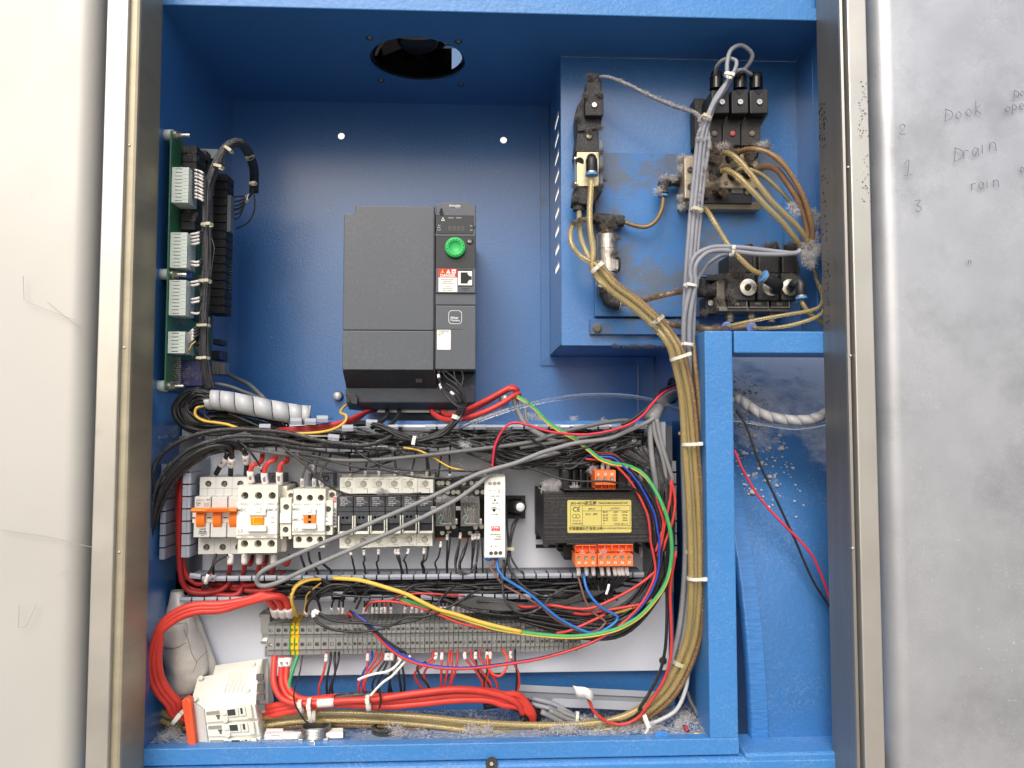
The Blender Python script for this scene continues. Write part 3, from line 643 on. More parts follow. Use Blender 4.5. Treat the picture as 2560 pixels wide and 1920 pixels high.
mk('warning_triangle', MB().holed([xz('a8', 1395, 424, 892.9), xz('a8', 1438, 424, 892.9), xz('a8', 1416, 382, 892.9)], [[xz('a8', 1405, 418, 892.9), xz('a8', 1428, 418, 892.9), xz('a8', 1416, 395, 892.9)]], .8929, 0), inkw, drv)
txt('8888', 'a8', 1570, 515, 62, 892.95, M('dim_digits', (84, 80, 80), .4, var=0), drv, spacing=1.15)
bu = MB(); p = W(*[800 + 1398 * .217, 460 + 328 * .217], 893); bu.lathe(p, (0, -1, 0), [(mm(5, 893), 0), (mm(5, 893), .0006), (mm(2, 893), .0002)], 16); bu.rb('a8', 1384, 282, 1412, 287, 893.4, 894).rb('a8', 1384, 292, 1412, 297, 893.4, 894)
mk('socket', bu, rubber, drv)
# dial
dc = W(800 + 1559 * .217, 460 + 741 * .217, 893); dr_ = mm(119 * .217, 893)
dm_ = MB(); n = 48; prof_ = [(dr_, .0), (dr_, -.0055), (dr_ * .96, -.0068), (dr_ * .6, -.0072), (dr_ * .56, -.0062), (dr_ * .3, -.0052), (.0001, -.005)]
dm_.lathe(dc, (0, 1, 0), prof_, n); di = mk('dial', dm_, green, drv, smooth=False)
di.data.polygons.foreach_set('use_smooth', [True] * len(di.data.polygons)); 
gm = MB()
for k in range(16):
    a = 2 * math.pi * k / 16 + .2
    for j in range(1):
        c0 = dc + Vector((math.cos(a) * dr_ * .78, -.0071, math.sin(a) * dr_ * .78)); gm.lathe(c0, (0, -1, 0), [(.0007, 0), (.0003, .0005)], 6)
for k in range(8):
    a = 2 * math.pi * k / 8; gm.tube([dc + Vector((math.cos(a) * dr_ * q, -.007 + .0002, math.sin(a) * dr_ * q)) for q in (.62, .97)], .0002, 4)
mk('dial_marks', gm, M('dark_green', (20, 120, 60), .5), di)
es = MB().lathe(W(800 + 1728 * .217, 460 + 662 * .217, 893.2), (0, -1, 0), [(mm(9, 893), 0), (mm(8.6, 893), .0006), (mm(5, 893), .0009)], 20); eb = mk('button', es, drive_k, drv, smooth=True)
txt('ESC', 'a8', 1724, 662, 18, 892.0, inkw, drv, bold=2)
# danger label
dl = mk('danger_label', MB().rb('a8', 1365, 1078, 1582, 1244, 892.9, 893.1), white_p, drv)
mk('red_band', MB().rb('a8', 1365, 976, 1582, 1078, 892.9, 893.1), redp, dl)
txt('DANGER', 'a8', 1472, 1056, 33, 892.7, inkw, dl, bold=3, sx=.93)
for i, (s, h) in enumerate((('ELECTRIC SHOCK,', 13), ('EXPLOSION,', 13), ('OR ARC FLASH', 13), ('To service,', 12), ('remove all power,', 12), ('wait 15 minutes', 12))):
    txt(s, 'a8', 1470, (1102, 1125, 1148, 1177, 1201, 1225)[i], h, 892.7, ink, dl, bold=1)
for x, m_ in ((1411, yelp), (1478, white_p)):
    mk('hazard_sign', MB().prism_y([xz('a8', x - 27, 1030, 892.7), xz('a8', x + 27, 1030, 892.7), xz('a8', x, 982, 892.7)], .8927, .8929), m_, dl)
    txt('!' if m_ is white_p else 'ϟ', 'a8', x, 1013, 26, 892.5, ink, dl)
mk('pictogram', MB().rb('a8', 1518, 984, 1564, 1032, 892.7, 892.9), white_p, dl); txt('≈', 'a8', 1541, 1008, 34, 892.5, ink, dl)
# network socket
x0_, z0_ = xz('a8', 1590, 1166, 892.8); x1_, z1_ = xz('a8', 1752, 1004, 892.8)
mk('socket_surround', MB().rb('a8', 1586, 984, 1760, 1180, 893.0, 893.3), rubber, drv)
jk = MB(); hole = [xz('a8', *q, 892.8) for q in ((1621, 1148), (1621, 1018), (1702, 1018), (1702, 1042), (1722, 1056), (1722, 1062), (1748, 1062), (1748, 1106), (1722, 1106), (1702, 1130), (1702, 1148))]
jk.holed(rc(x0_, z0_, x1_, z1_), [hole[::-1]], .8926, .012); mk('network_socket', jk, white_p, drv)
mk('socket_depth', MB().rb('a8', 1624, 1022, 1746, 1146, 903, 904), rubber, drv)
txt('MODBUS', 'a8', 1674, 1206, 16, 893.0, inkg if False else M('faint_ink', (40, 42, 46), .6, var=0), drv, bold=1); txt('VP12S', 'a8', 1674, 1228, 13, 893.0, MATS['faint_ink'], drv)
# logo box
lo_ = MB(); ox0, oz0 = xz('b1', 1480, 138, 893.1); ox1, oz1 = xz('b1', 1635, -18, 893.1); t_ = mm(1.2, 893)
lo_.holed(rr_(ox0, oz0, ox1, oz1, .004, 6), [rr_(ox0 + t_, oz0 + t_, ox1 - t_, oz1 - t_, .0036, 6)[::-1]], .8931, 0); mk('logo_frame', lo_, inkw, drv)
txt('Altivar', 'b1', 1548, 66, 25, 893.0, inkw, drv, bold=2.5); txt('Machine', 'b1', 1556, 97, 23, 893.0, inkw, drv, bold=1.5)
sk = mk('data_sticker', MB().prism_y(rr_(*xz('b1', 1347, 434, 893.0), *xz('b1', 1507, 206, 893.0), .0012), .893, .8932), white_p, drv)
for s, x, y, h in (('ATV320U75N4B', 1424, 220, 12), ('HL222808', 1400, 242, 10), ('8B34', 1378, 264, 11)): txt(s, 'b1', x, y, h, 892.8, ink, sk, bold=1.5)
txt('凸', 'b1', 1150, 932, 40, 931.6, rubber, drv)
mk('cable_plate', MB().box(W(940, 1027, 975).x, .975, zz(1031, 975), W(1160, 1027, 975).x, 1.09, zz(1024, 975)), zinc, drv)
# ================================================================ circuit board on the left wall
XBd = W(424, 560, 857).x
pcb = thing('control_board', (XBd, .93, W(410, 970, 880).z), 'green control board on round standoffs along the left cabinet wall', 'circuit board')
zp1, zp0 = W(436, 326, 857).z, W(410, 975, 857).z
mk('board', MB().box(XBd - .0016, .857, zp0, XBd, 1.003, zp1), pcbm, pcb)
for i, (x, y) in enumerate(((426, 338), (407, 686), (399, 965))):
    z = W(x, y, 866).z
    mk('standoff', MB().cyl((XL, .866, z), (XBd - .0016, .866, z), .0062, n=18), pcbw, pcb, smooth=True, bev=.0)
    n_ = MB(); n_.cyl((XBd, .866, z), (XBd + .003, .866, z), .0055, n=16); n_.cyl((XBd + .003, .866, z), (XBd + .0075, .866, z), .0042, n=6); n_.cyl((XBd + .0075, .866, z), (XBd + .0165, .866, z), .0024, n=10)
    mk('nut', n_, metal, pcb)
for (y0, y1, k) in ((418, 506, 10), (581, 669, 10), (700, 788, 10), (829, 883, 6)):
    d = 859; xc0 = XBd + .0005; xc1 = XBd + mm(42, d); za, zb_ = W(440, y0, d).z, W(440, y1, d).z; pt = (za - zb_) / k
    hs = [rc(xc0 + (xc1 - xc0) * .2, zb_ + (j + .42) * pt, xc0 + (xc1 - xc0) * .62, zb_ + (j + .62) * pt) for j in range(k)]
    cn = MB().holed(rc(xc0, zb_, xc1, za), hs, .859, .006).box(xc0, .8592, zb_, xc1, .885, za) if False else MB().holed(rc(xc0, zb_, xc1, za), hs, .859, .006)
    cn.add([(x, y, z) for z in (zb_, za) for y in (.859, .885) for x in (xc0, xc1)], [(0, 2, 3, 1), (4, 5, 7, 6), (2, 6, 7, 3), (0, 4, 6, 2), (1, 3, 7, 5)])
    for j in range(1, k): cn.box(xc0 + (xc1 - xc0) * .66, .8586, zb_ + j * pt - .0002, xc1 - .0005, .859, zb_ + j * pt + .0002)
    mk('plug_connector', cn, pcbw, pcb)
rly = MB().box(0, 0, 0, .0165, .03, .0092); rlyd = MB().box(0, 0, 0, .02, .017, .0095)
def sharedmesh(name, mb, mat, bev=0):
    me = bpy.data.meshes.new(name); me.from_pydata(mb.v, [], mb.f); me.materials.append(mat); me.update()
    if bev:
        bm = bmesh.new(); bm.from_mesh(me); bmesh.ops.bevel(bm, geom=bm.edges[:], offset=bev / 1000, segments=1, affect='EDGES'); bm.to_mesh(me); bm.free()
    return me
me_r = sharedmesh('relay_block', rly, black_l, .5); me_r2 = sharedmesh('relay_block_rear', MB().box(0, 0, 0, .02, .03, .0098), black_l, .5)
for y in (383, 404, 425, 511, 532, 553, 574): inst('relay_block', me_r, pcb, (XBd + .001, .885, W(455, y, 885).z))
for k in range(17): inst('relay_block', me_r2, pcb, (XBd + .001, 1.0 - .02, W(540, 452 + k * 20.7, 980).z))
rc2 = MB()
for k in range(4): rc2.box(XBd, .915 + (k % 2) * .01, W(480, 402 + k * 24, 920).z, XBd + .018, .945, W(480, 402 + k * 24, 920).z + .011)
mk('relay_block', rc2, black_l, pcb)
for pb in ((XBd + .0175, .985, W(565, 494 + 92, 1000).z, XBd + .0255, .999, W(565, 496, 1000).z), (XBd + .004, .93, W(500, 395, 930).z, XBd + .026, .96, W(500, 372, 930).z)): mk('pin_connector', MB().box(*pb), M('grey_connector', (120, 128, 134), .6, var=.1, dust=.5), pcb)
for y, h, x0_, w in ((640, 14, .895, .02), (690, 9, .9, .012), (812, 40, .945, .03), (770, 20, .93, .02)): mk('chip', MB().box(XBd, x0_, W(480, y + h, 900).z, XBd + .003, x0_ + w, W(480, y, 900).z), black, pcb)
pins = MB()
for k in range(14): pins.box(XBd, .875, W(440, 896 + k * 5, 880).z, XBd + .009, .8756, W(440, 896 + k * 5, 880).z + .0006)
for k in range(10): pins.box(XBd, 1.001, W(560, 664 + k * 7.2, 1000).z, XBd + .022, 1.003, W(560, 664 + k * 7.2, 1000).z + .001)
mk('pins', pins, metal, pcb, kind='stuff')
tr = MB().box(XBd + .001, .885, W(470, 966, 890).z, XBd + .03, .915, W(470, 902, 890).z); mk('transformer_block', tr, M('navy_coil', (36, 40, 92), .4, dust=.4), pcb, bev=1)
cpx = MB(); z = W(480, 686, 868).z; cpx.cyl((XBd + .001, .877, z), (XBd + .019, .877, z), .0038, n=14); mk('capacitor', cpx, M('steel_blue_can', (60, 92, 150), .4, .3), pcb, smooth=False)
gx = XBd + .03
mk('data_socket', MB().rb('a7', 846, 585, 970, 702, 960, 985).rb('a7', 866, 440, 962, 508, 960, 985), black, pcb, bev=.4)
mk('shielded_plug', MB().rb('a7', 838, 730, 935, 885, 958, 985).rb('a7', 935, 740, 1010, 885, 962, 982), M('grey_metal_plug', (138, 138, 134), .4, .5, var=.1), pcb, bev=.6)
mk('plug_latch', MB().rb('a7', 940, 585, 1020, 702, 975, 984), M('plug_grey', (70, 84, 110), .4), pcb, bev=.4)
mk('jumper', MB().rb('a7', 945, 600, 975, 690, 957, 960), M('plug_blue', (40, 60, 110), .4), pcb)
# ================================================================ slotted wiring ducts
def finger_mesh(w, L, lip, dirz):
    mb = MB(); mb.box(-w / 2, .0012, -.0006, w / 2, L, .0006)
    mb.prism_x([(0, -lip / 2), (-.0008, 0), (0, lip / 2), (.0016, lip / 2), (.0010, 0), (.0016, -lip / 2)], -w / 2, w / 2)
    return mb
def hduct(name_lab, x0, y0, x1, y1, dF, dB, pitch, wf, mat, dirz, skip=(), jit={}, bw=.016, lip=12, tag_=None, parent=None):
    """one slotted side of a duct: fingers from left to right, continuous strip at the root"""
    a, b = W(x0, y0, dF), W(x1, y1, dF); z = (a.z + b.z) / 2; n = int((x1 - x0) / pitch)
    t = parent
    me = sharedmesh('duct_finger', finger_mesh(mm(wf, dF), (dB - dF) / 1000 - bw, mm(lip, dF), dirz), mat, 0)
    mk('duct_side', MB().box(a.x, dB / 1000 - bw, z - .0006, b.x, dB / 1000, z + .0006), duct_dk, t)
    for k in range(n):
        if k in skip: continue
        xx = a.x + (b.x - a.x) * (k + .5) / n; dz, ry = jit.get(k, (RNG.gauss(0, .00025), RNG.gauss(0, .01)))
        inst('duct_finger', me, t, (xx, dF / 1000, z + dz), 1, (0, ry, RNG.gauss(0, .012)))
dA = thing('wiring_duct', W(1100, 1130, 932), 'grey slotted wiring duct above the devices, overflowing with dusty black wires', 'wiring duct')
hduct('', 935, 1067, 1618, 1067, 884, 1000, 30.4, 26.5, ductm, 1, skip=(2, 3, 9, 10, 15), parent=dA)
hduct('', 628, 1122, 1612, 1122, 884, 931, 30.6, 26.5, ductm, -1, skip=(), jit={2: (-.0004, .02), 9: (.0006, 0), 10: (.0007, 0)}, parent=dA)
mk('duct_floor', MB().box(W(628, 1100, 931).x, .9305, W(900, 1124, 931).z, W(1640, 1100, 931).x, .9318, W(900, 1068, 931).z), duct_dk, dA)
mk('duct_end', MB().box(W(1628, 1100, 886).x, .886, W(900, 1124, 886).z, W(1628, 1100, 886).x + .0012, .93, W(900, 1064, 886).z).rb('b6', 1920, 470, 1982, 740, 884, 886), ductm, dA, bev=.2)
loose = sharedmesh('duct_finger', finger_mesh(mm(27, 884), .03, mm(16, 884), 1), ductm, 0)
for x, y, ry in ((776, 1054, .02), (806, 1047, 0), (834, 1094, .1), (869, 1070, -.03), (929, 1057, .05), (662, 1068, 0), (740, 1053, 0)):
    inst('duct_finger', loose, dA, W(x, y, 872), 1, (0, ry, 0))
mk('torn_strip', MB().rb('d5', 1790, 300, 2110, 318, 876, 900), M('strip_edge', (196, 190, 170), .5), dA)
dBt = thing('wiring_duct', W(1000, 1500, 932), 'grey slotted wiring duct under the devices, stuffed with black and red wires', 'wiring duct')
hduct('', 472, 1446, 1612, 1438, 884, 931, 30.8, 26.5, ductm, 1, jit={0: (.003, .12)}, parent=dBt)
hduct('', 447, 1499, 1330, 1492, 884, 931, 30.8, 26.5, ductm, -1, skip=(9, 10, 18, 21), jit={12: (.0045, 0)}, parent=dBt)
mk('duct_floor', MB().box(W(447, 1470, 931).x, .9305, W(900, 1498, 931).z, W(1330, 1470, 931).x, .9318, W(900, 1446, 931).z).box(W(430, 1470, 931).x, .9305, W(900, 1580, 931).z, W(447, 1470, 931).x, .9318, W(900, 1420, 931).z), duct_dk, dBt)
def vduct(parent, x, y0, y1, dF, dB, pitch, hf, mat, out, lipw, skip=()):
    a, b = W(x, y0, dF), W(x, y1, dF); n = int(round((y1 - y0) / pitch)); L = (dB - dF) / 1000; h = mm(hf, dF); lw = mm(lipw, dF)
    mb = MB(); mb.box(-.0006, .001, -h / 2, .0006, L - .014, h / 2)
    mb.box(-lw if out < 0 else 0, -.0006, -h / 2, 0 if out < 0 else lw, .0008, h / 2).box(-lw * .62 if out < 0 else lw * .5, -.0014, -h / 2, -lw * .42 if out < 0 else lw * .7, -.0006, h / 2)
    me = sharedmesh('duct_finger', mb, mat, 0)
    mk('duct_side', MB().box((a.x + b.x) / 2 - .0006, dB / 1000 - .014, b.z, (a.x + b.x) / 2 + .0006, dB / 1000, a.z), mat, parent)
    for k in range(n):
        if k in skip: continue
        inst('duct_finger', me, parent, ((a.x + b.x) / 2, dF / 1000, a.z + (b.z - a.z) * (k + .5) / n), 1, (0, RNG.gauss(0, .012), 0))
dC = thing('wiring_duct', W(440, 1400, 932), 'upright grey slotted wiring duct left of the circuit breaker holding dull red cables', 'wiring duct')
vduct(dC, 476, 1150, 1395, 872, 931, 30.4, 26, ductm, -1, 19)
vduct(dC, 413, 1158, 1400, 872, 931, 31.5, 26, ductm, -1, 11)
mk('duct_floor', MB().box(W(413, 1270, 931).x, .9305, W(440, 1520, 931).z, W(508, 1270, 931).x, .9318, W(440, 1090, 931).z), duct_dk, dC)
dD = thing('wiring_duct', W(1690, 1400, 932), 'upright grey slotted wiring duct right of the transformer behind the wire bundle', 'wiring duct')
vduct(dD, 1682, 1150, 1395, 884, 931, 30.6, 26, duct_dk, 1, 9)
vduct(dD, 1606, 1150, 1395, 884, 931, 30.6, 26, duct_dk, -1, 9, skip=(2, 3, 4, 5, 6))
mk('duct_floor', MB().box(W(1606, 1270, 931).x, .9305, W(1640, 1480, 931).z, W(1682, 1270, 931).x, .9318, W(1640, 1064, 931).z), duct_dk, dD)
# ================================================================ DIN rails behind the devices
rl = thing('din_rail', W(1000, 1290, 925), 'zinc mounting rail across the plate behind breaker, contactors, fuses and relays', 'mounting rail')
mk('rail', MB().rb('o', 505, 1228, 1262, 1262, 922, 931.5).rb('o', 505, 1218, 1262, 1228, 922, 924).rb('o', 505, 1262, 1262, 1272, 922, 924), zinc, rl)
def holes_px(reg, lst, d, n=18):    # (x, y, r) circles in region units
    out = []
    for x, y, r in lst:
        cx, cz = xz(reg, x, y, d); out.append(circ(cx, cz, mm(r * RG[reg][2], d), n))
    return out
def face(reg, x0, y0, x1, y1, d, hs, rec, mat, parent, name='face', dB=None, bev=0):
    X0_, Z0_, X1_, Z1_ = rectw(reg, x0, y0, x1, y1, d)
    mb = MB().holed(rc(X0_, Z0_, X1_, Z1_), hs, d / 1000, rec)
    if dB:
        B = dB / 1000; A = d / 1000
        mb.add([(x, y, z) for z in (Z0_, Z1_) for y in (A, B) for x in (X0_, X1_)], [(0, 2, 3, 1), (4, 5, 7, 6), (2, 6, 7, 3), (0, 4, 6, 2), (1, 3, 7, 5)])
    return mk(name, mb, mat, parent, bev=bev)
# ---------------------------------------------------------------- three pole breaker
br = thing('circuit_breaker', W(580, 1385, 925), 'three pole circuit breaker with one long orange toggle bar, leftmost on the rail', 'circuit breaker')
d = 884
face('b7', 218, 292, 888, 548, d, holes_px('b7', [(336, 384, 43), (557, 384, 43), (778, 384, 43)], d), .012, ivory2, br, 'terminal_block', 928)
face('b7', 198, 1130, 866, 1355, d, holes_px('b7', [(310, 1262, 44), (534, 1262, 44), (752, 1262, 44)], d), .012, ivory2, br, 'terminal_block', 928)
for x, y in ((336, 384), (557, 384), (778, 384), (310, 1262), (534, 1262), (752, 1262)): screw('b7', x, y, 38, d + 4, br, SC_SLOTD)
for x, y0, y1 in ((441, 294, 546), (665, 294, 546), (322, 450, 546), (552, 450, 546), (780, 450, 546), (418, 1132, 1353), (642, 1132, 1353)): mk('pole_joint', MB().rb('b7', x - 1.5, y0, x + 1.5, y1, d - .15, d + .1), M('joint_grey', (120, 120, 118), .6, var=0), br)
mk('pole_joint', MB().rb('b7', 220, 446, 886, 449, d - .15, d + .1), MATS['joint_grey'], br)
d2 = 868
bx3 = [(138, 368), (374, 598), (604, 820)]
for (xa, xb) in bx3:
    mk('pole_body', MB().rb('b7', xa + 8, 562, xb, 722, d2, 924), ivory2, br, bev=.7)
    mk('pole_body', MB().rb('b7', xa - 8, 925, xb - 14, 1126, d2, 924), ivory2, br, bev=.7)
    mk('pole_body', MB().rb('b7', xa - 20, 724, xb - 2, 924, d2 + 5, 924), ivory, br)
for (xa, xb) in ((178, 296), (410, 522), (636, 745)):
    tg = MB(); c = W(460 + (xa + xb) / 2 * .18083, 1140 + 845 * .18083, d2 + 7); x0_ = W(460 + xa * .18083, 1293, d2).x; x1_ = W(460 + xb * .18083, 1293, d2).x
    pf = [(c.y + .01, c.z + .012)] + [(c.y - .011 * math.cos(math.radians(a)), c.z + .0135 * math.sin(math.radians(a))) for a in range(90, -91, -15)] + [(c.y + .01, c.z - .012)]
    mk('toggle', MB().prism_x(pf, x0_, x1_), orange, br, smooth=False)
bar = MB(); a = W(460 + 112 * .18083, 1140 + 752 * .18083, d2 - 7); b_ = W(460 + 742 * .18083, 1140 + 748 * .18083, d2 - 7)
rbar = mm(37 * .18083, d2); bar.add([(x, a.y + y, a.z + z) for x in (a.x, b_.x) for y, z in ((-.0035, -rbar * .6), (-.0055, 0), (-.0035, rbar * .8), (0, rbar), (.004, rbar * .7), (.004, -rbar))],
       [(0, 1, 2, 3, 4, 5), (11, 10, 9, 8, 7, 6)] + [(i, 6 + i, 6 + (i + 1) % 6, (i + 1) % 6) for i in range(6)])
hb_ = mk('toggle_bar', bar, orange, br, bev=.8)
mk('grip_ribs', MB().rb('b7', 290, 732, 610, 738, d2 - 13.2, d2 - 12).rb('b7', 290, 750, 610, 756, d2 - 13.2, d2 - 12).rb('b7', 290, 766, 610, 770, d2 - 13.2, d2 - 12), orange, hb_)
for xa in (292, 520):
    mk('window_frame', MB().rb('b7', xa, 790, xa + 112, 924, d2 + 1, d2 + 6), ivory, br, bev=1.)
    mk('window_slot', MB().rb('b7', xa + 24, 846, xa + 84, 860, d2 + .7, d2 + 1), ink, br)
mk('window_slot', MB().rb('b7', 118, 846, 152, 866, d2 + 4.7, d2 + 5), ink, br)
for s, x, y, h in (('NHP', 258, 1014, 27), ('NGDE', 258, 1070, 26), ('DIN-T', 258, 1098, 11), ('DTCB6 3 50', 220, 612, 13), ('6kA', 335, 606, 20), ('C50', 196, 655, 24), ('400V~', 194, 686, 11)):
    txt(s, 'b7', x, y, h, d2 - .3, MATS['ink_br'] if 'ink_br' in MATS else M('ink_br', (78, 80, 84), .6, var=0), br, bold=2, sx=1.1)
mk('logo_bow_tie', MB().prism_y([xz('b7', *q, d2 - .3) for q in ((212, 1050), (212, 1030), (258, 1044), (304, 1030), (304, 1050))], (d2 - .3) / 1000, (d2 - .1) / 1000), MATS['ink_br'], br)
for k in range(4): mk('symbol', MB().tube([W(460 + (280 + 20 * k) * .18083, 1140 + 640 * .18083, d2 - .2), W(460 + (286 + 20 * k) * .18083, 1140 + 655 * .18083, d2 - .2), W(460 + (280 + 20 * k) * .18083, 1140 + 668 * .18083, d2 - .2), W(460 + (284 + 20 * k) * .18083, 1140 + 700 * .18083, d2 - .2)], .0002, 4), MATS['ink_br'], br)
# ---------------------------------------------------------------- contactors
def contactor(lab, X, Y, S, Sx, names, small):
    """X(u), Y(v): place of the face coordinates in region b7"""
    d0 = 862; p = W(460 + X(250) * .18083, 1140 + Y(950) * .18083, 925); t = thing('contactor', p, lab, 'contactor'); R_ = 'b7'
    f = lambda x0, y0, x1, y1, *a: (X(x0), Y(y0), X(x1), Y(y1))
    face(R_, *f(20, 0, 570, 235), d0 + 4, holes_px(R_, [(X(u), Y(145), 50 * S) for u in (110, 300, 488)], d0 + 4), .016, ivory, t, 'terminal_block', 926, bev=0)
    face(R_, *f(20, 745, 555, 950), d0 + 4, holes_px(R_, [(X(u), Y(820), 50 * S) for u in (105, 292, 476)], d0 + 4), .016, ivory, t, 'terminal_block', 926)
    for u in (110, 300, 488): screw(R_, X(u), Y(145), 42 * S, d0 + 15, t, SC_PLUSD)
    for u in (105, 292, 476): screw(R_, X(u), Y(820), 42 * S, d0 + 15, t, SC_PLUSD)
    mk('cover', MB().rb(R_, *f(-8, 285, 560, 700), d0, 905), white_p, t, bev=1.2)
    mks('cover_edge', R_, [(*f(-10, 236, 560, 284), d0 + 1, 905), (*f(-8, 701, 558, 744), d0 + 1.2, 905)], ivory, t, .4)
    mk('housing', MB().rb(R_, *f(10, 10, 690 if not small else 610, 940), d0 + 22, 926), ivory, t, bev=1.5)
    mk('window_bezel', MB().rb(R_, *f(160, 335, 400, 425), d0 - 3, d0 + 1).rb(R_, *f(255, 312, 330, 380), d0 - 4, d0 + 1).rb(R_, *f(140, 565, 405, 650), d0 - 4.5, d0 + 1), white_p, t, bev=.7)
    mk('bezel_slot', MB().rb(R_, *f(390, 338, 412, 350), d0 - .4, d0).rb(R_, *f(402, 338, 414, 388), d0 - .4, d0).rb(R_, *f(406, 575, 418, 650), d0 - .4, d0).rb(R_, *f(162, 338, 190, 346), d0 - .4, d0), rubber, t)
    if small:
        mk('indicator_slide', MB().rb(R_, *f(186, 430, 268, 562), d0 - 2.5, d0 + 1), orange, t, bev=.8); mk('indicator_slide', MB().rb(R_, *f(320, 430, 400, 562), d0 - 2.5, d0 + 1), orange, t, bev=.8)
        mk('indicator_link', MB().rb(R_, *f(268, 480, 320, 512), d0 - 1.8, d0), orange, t)
        mk('indicator_well', MB().rb(R_, *f(266, 430, 322, 562), d0 - .6, d0), rubber, t)
    else:
        mk('indicator_slide', MB().rb(R_, *f(186, 435, 366, 562), d0 - 3, d0 + 1), M('amber_orange', (238, 140, 20), .3, var=.04), t, bev=1.2)
        mk('indicator_frame', MB().rb(R_, *f(226, 460, 234, 545), d0 - 3.3, d0 - 2.8).rb(R_, *f(226, 538, 330, 546), d0 - 3.3, d0 - 2.8), yelp, t)
        mk('mark', MB().rb(R_, *f(473, 454, 518, 461), d0 - .2, d0 + .1).rb(R_, *f(473, 517, 518, 524), d0 - .2, d0 + .1), ink, t)
    for s, x, y, h in names: txt(s, R_, X(x), Y(y), h * S, d0 - .3 if 280 < y < 700 else d0 + .8, inkg, t, bold=1.5, sx=1.15)
    return t
X40 = lambda u: 730 + u; Y40 = lambda v: 406 + v * .985
c40 = contactor('large cream contactor with amber window and three red cables entering above', X40, Y40, 1, 1,
    (('MEC', 70, 348, 40), ('GMC40', 490, 344, 34), ('LS', 52, 640, 44), ('R/1/L1', 108, 263, 22), ('S/3/L2', 290, 263, 22), ('T/5/L3', 470, 263, 22), ('U/2/T1', 100, 724, 20), ('V/4/T2', 285, 724, 20), ('W/6/T3', 460, 724, 20)), False)
X9 = lambda u: 1500 + u * .80; Y9 = lambda v: 455 + v * .855
c9 = contactor('smaller cream contactor with H shaped orange slide, right of the large contactor', X9, Y9, .86, .8,
    (('MEC', 70, 330, 40), ('GMC-9', 76, 500, 40), ('LS', 60, 655, 44), ('R/1/L1', 86, 248, 26), ('S/3/L2', 255, 248, 26), ('T/5/L3', 440, 248, 26), ('U/2/T1', 90, 740, 24), ('V/4/T2', 285, 740, 24)), True)
for lab, x0, x1, y0, y1, cx in (('white auxiliary contact block between the two contactors', 1330, 1482, 580, 1110, 1412), ('white auxiliary contact block right of the smaller contactor', 1936, 2055, 610, 1090, 1992)):
    t = thing('auxiliary_contact', W(460 + cx * .18083, 1140 + y1 * .18083, 920), lab, 'contact block'); dd = 868
    cc = [(cx, y0 + 125, 40), (cx - 8, y0 + 440 if x0 < 1500 else y0 + 395, 40)]
    face('b7', x0, y0, x1, y1, dd, holes_px('b7', cc, dd), .01, ivory, t, 'body', 925)
    for x, y, r_ in cc: screw('b7', x, y, 33, dd + 3, t, SC_PLUSD)
    mk('raised_band', MB().rb('b7', x0 - 6, y0 + 215, x1 - 2, y0 + 350, dd - 3, dd), white_p, t, bev=.6)
    if x0 > 1500: mk('mark', MB().rb('b7', 1955, 836, 1996, 843, dd - 3.3, dd - 3).rb('b7', 1955, 898, 1996, 905, dd - 3.3, dd - 3), ink, t)
    else: mk('side_rail', MB().rb('b7', 1332, 1100, 1362, 1150, dd, 920).rb('b7', 1445, 1100, 1480, 1150, dd, 920), ivory, t, bev=.4)
    up = holes_px('b7', [((1475, 548, 36) if x0 < 1500 else (2048, 540, 38))], dd + 9)
    face('b7', 1425 if x0 < 1500 else 1985, 478, 1508 if x0 < 1500 else 2100, y0 - 4, dd + 9, up, .008, ivory, t, 'upper_terminal', 925)
    screw('b7', 1475 if x0 < 1500 else 2048, 545, 30, dd + 12, t, SC_PLUSD)
st = thing('barcode_strip', W(840, 1320, 880), 'narrow striped barcode label on the side right of the smaller contactor', 'label'); sb = MB(); 
mk('strip', MB().rb('b7', 2062, 560, 2108, 985, 871, 921), white_p, st)
for k in range(16): sb.rb('b7', 2066, 720 + k * 16, 2104, 720 + k * 16 + (9 if k % 3 else 4), 870.6, 870.9)
mk('bars', sb, ink, st, kind='stuff'); mk('red_square', MB().rb('b7', 2066, 570, 2104, 640, 870.6, 870.9), redp, st); txt('LS', 'b7', 2085, 606, 30, 870.4, inkw, st, rot=-90, bold=2)
for lab, x0, x1, y0, y1 in (('grey coil terminal behind the red cables above the large contactor', 1000, 1370, 245, 400), ('grey coil terminal above the smaller contactor', 1715, 2060, 245, 420)):
    t = thing('coil_terminal', W(460 + (x0 + x1) / 2 * .18083, 1140 + y1 * .18083, 920), lab, 'terminal'); dd = 905; m_ = M('blue_grey_plastic', (96, 104, 118), .45, var=.05, dust=.4)
    cc = [(x0 + 72, y0 + 62, 40), (x0 + 250, y0 + 62, 42)]
    face('b7', x0, y0, x1, y1, dd, holes_px('b7', cc, dd), .01, m_, t, 'body', 930)
    for x, y, r_ in cc: screw('b7', x, y, 34, dd + 3, t, SC_PLUSD)
tabm = thing('mounting_tab', W(735, 1225, 920), 'dark slotted plastic tab on the plate between the contactors', 'tab'); mk('tab', MB().holed(rr_(*xz('b7', 1395, 440, 924), *xz('b7', 1580, 352, 924), .004), [rr_(*xz('b7', 1475, 430, 924), *xz('b7', 1518, 372, 924), .0015)], .924, .004), M('tab_grey', (64, 68, 74), .5), tabm)
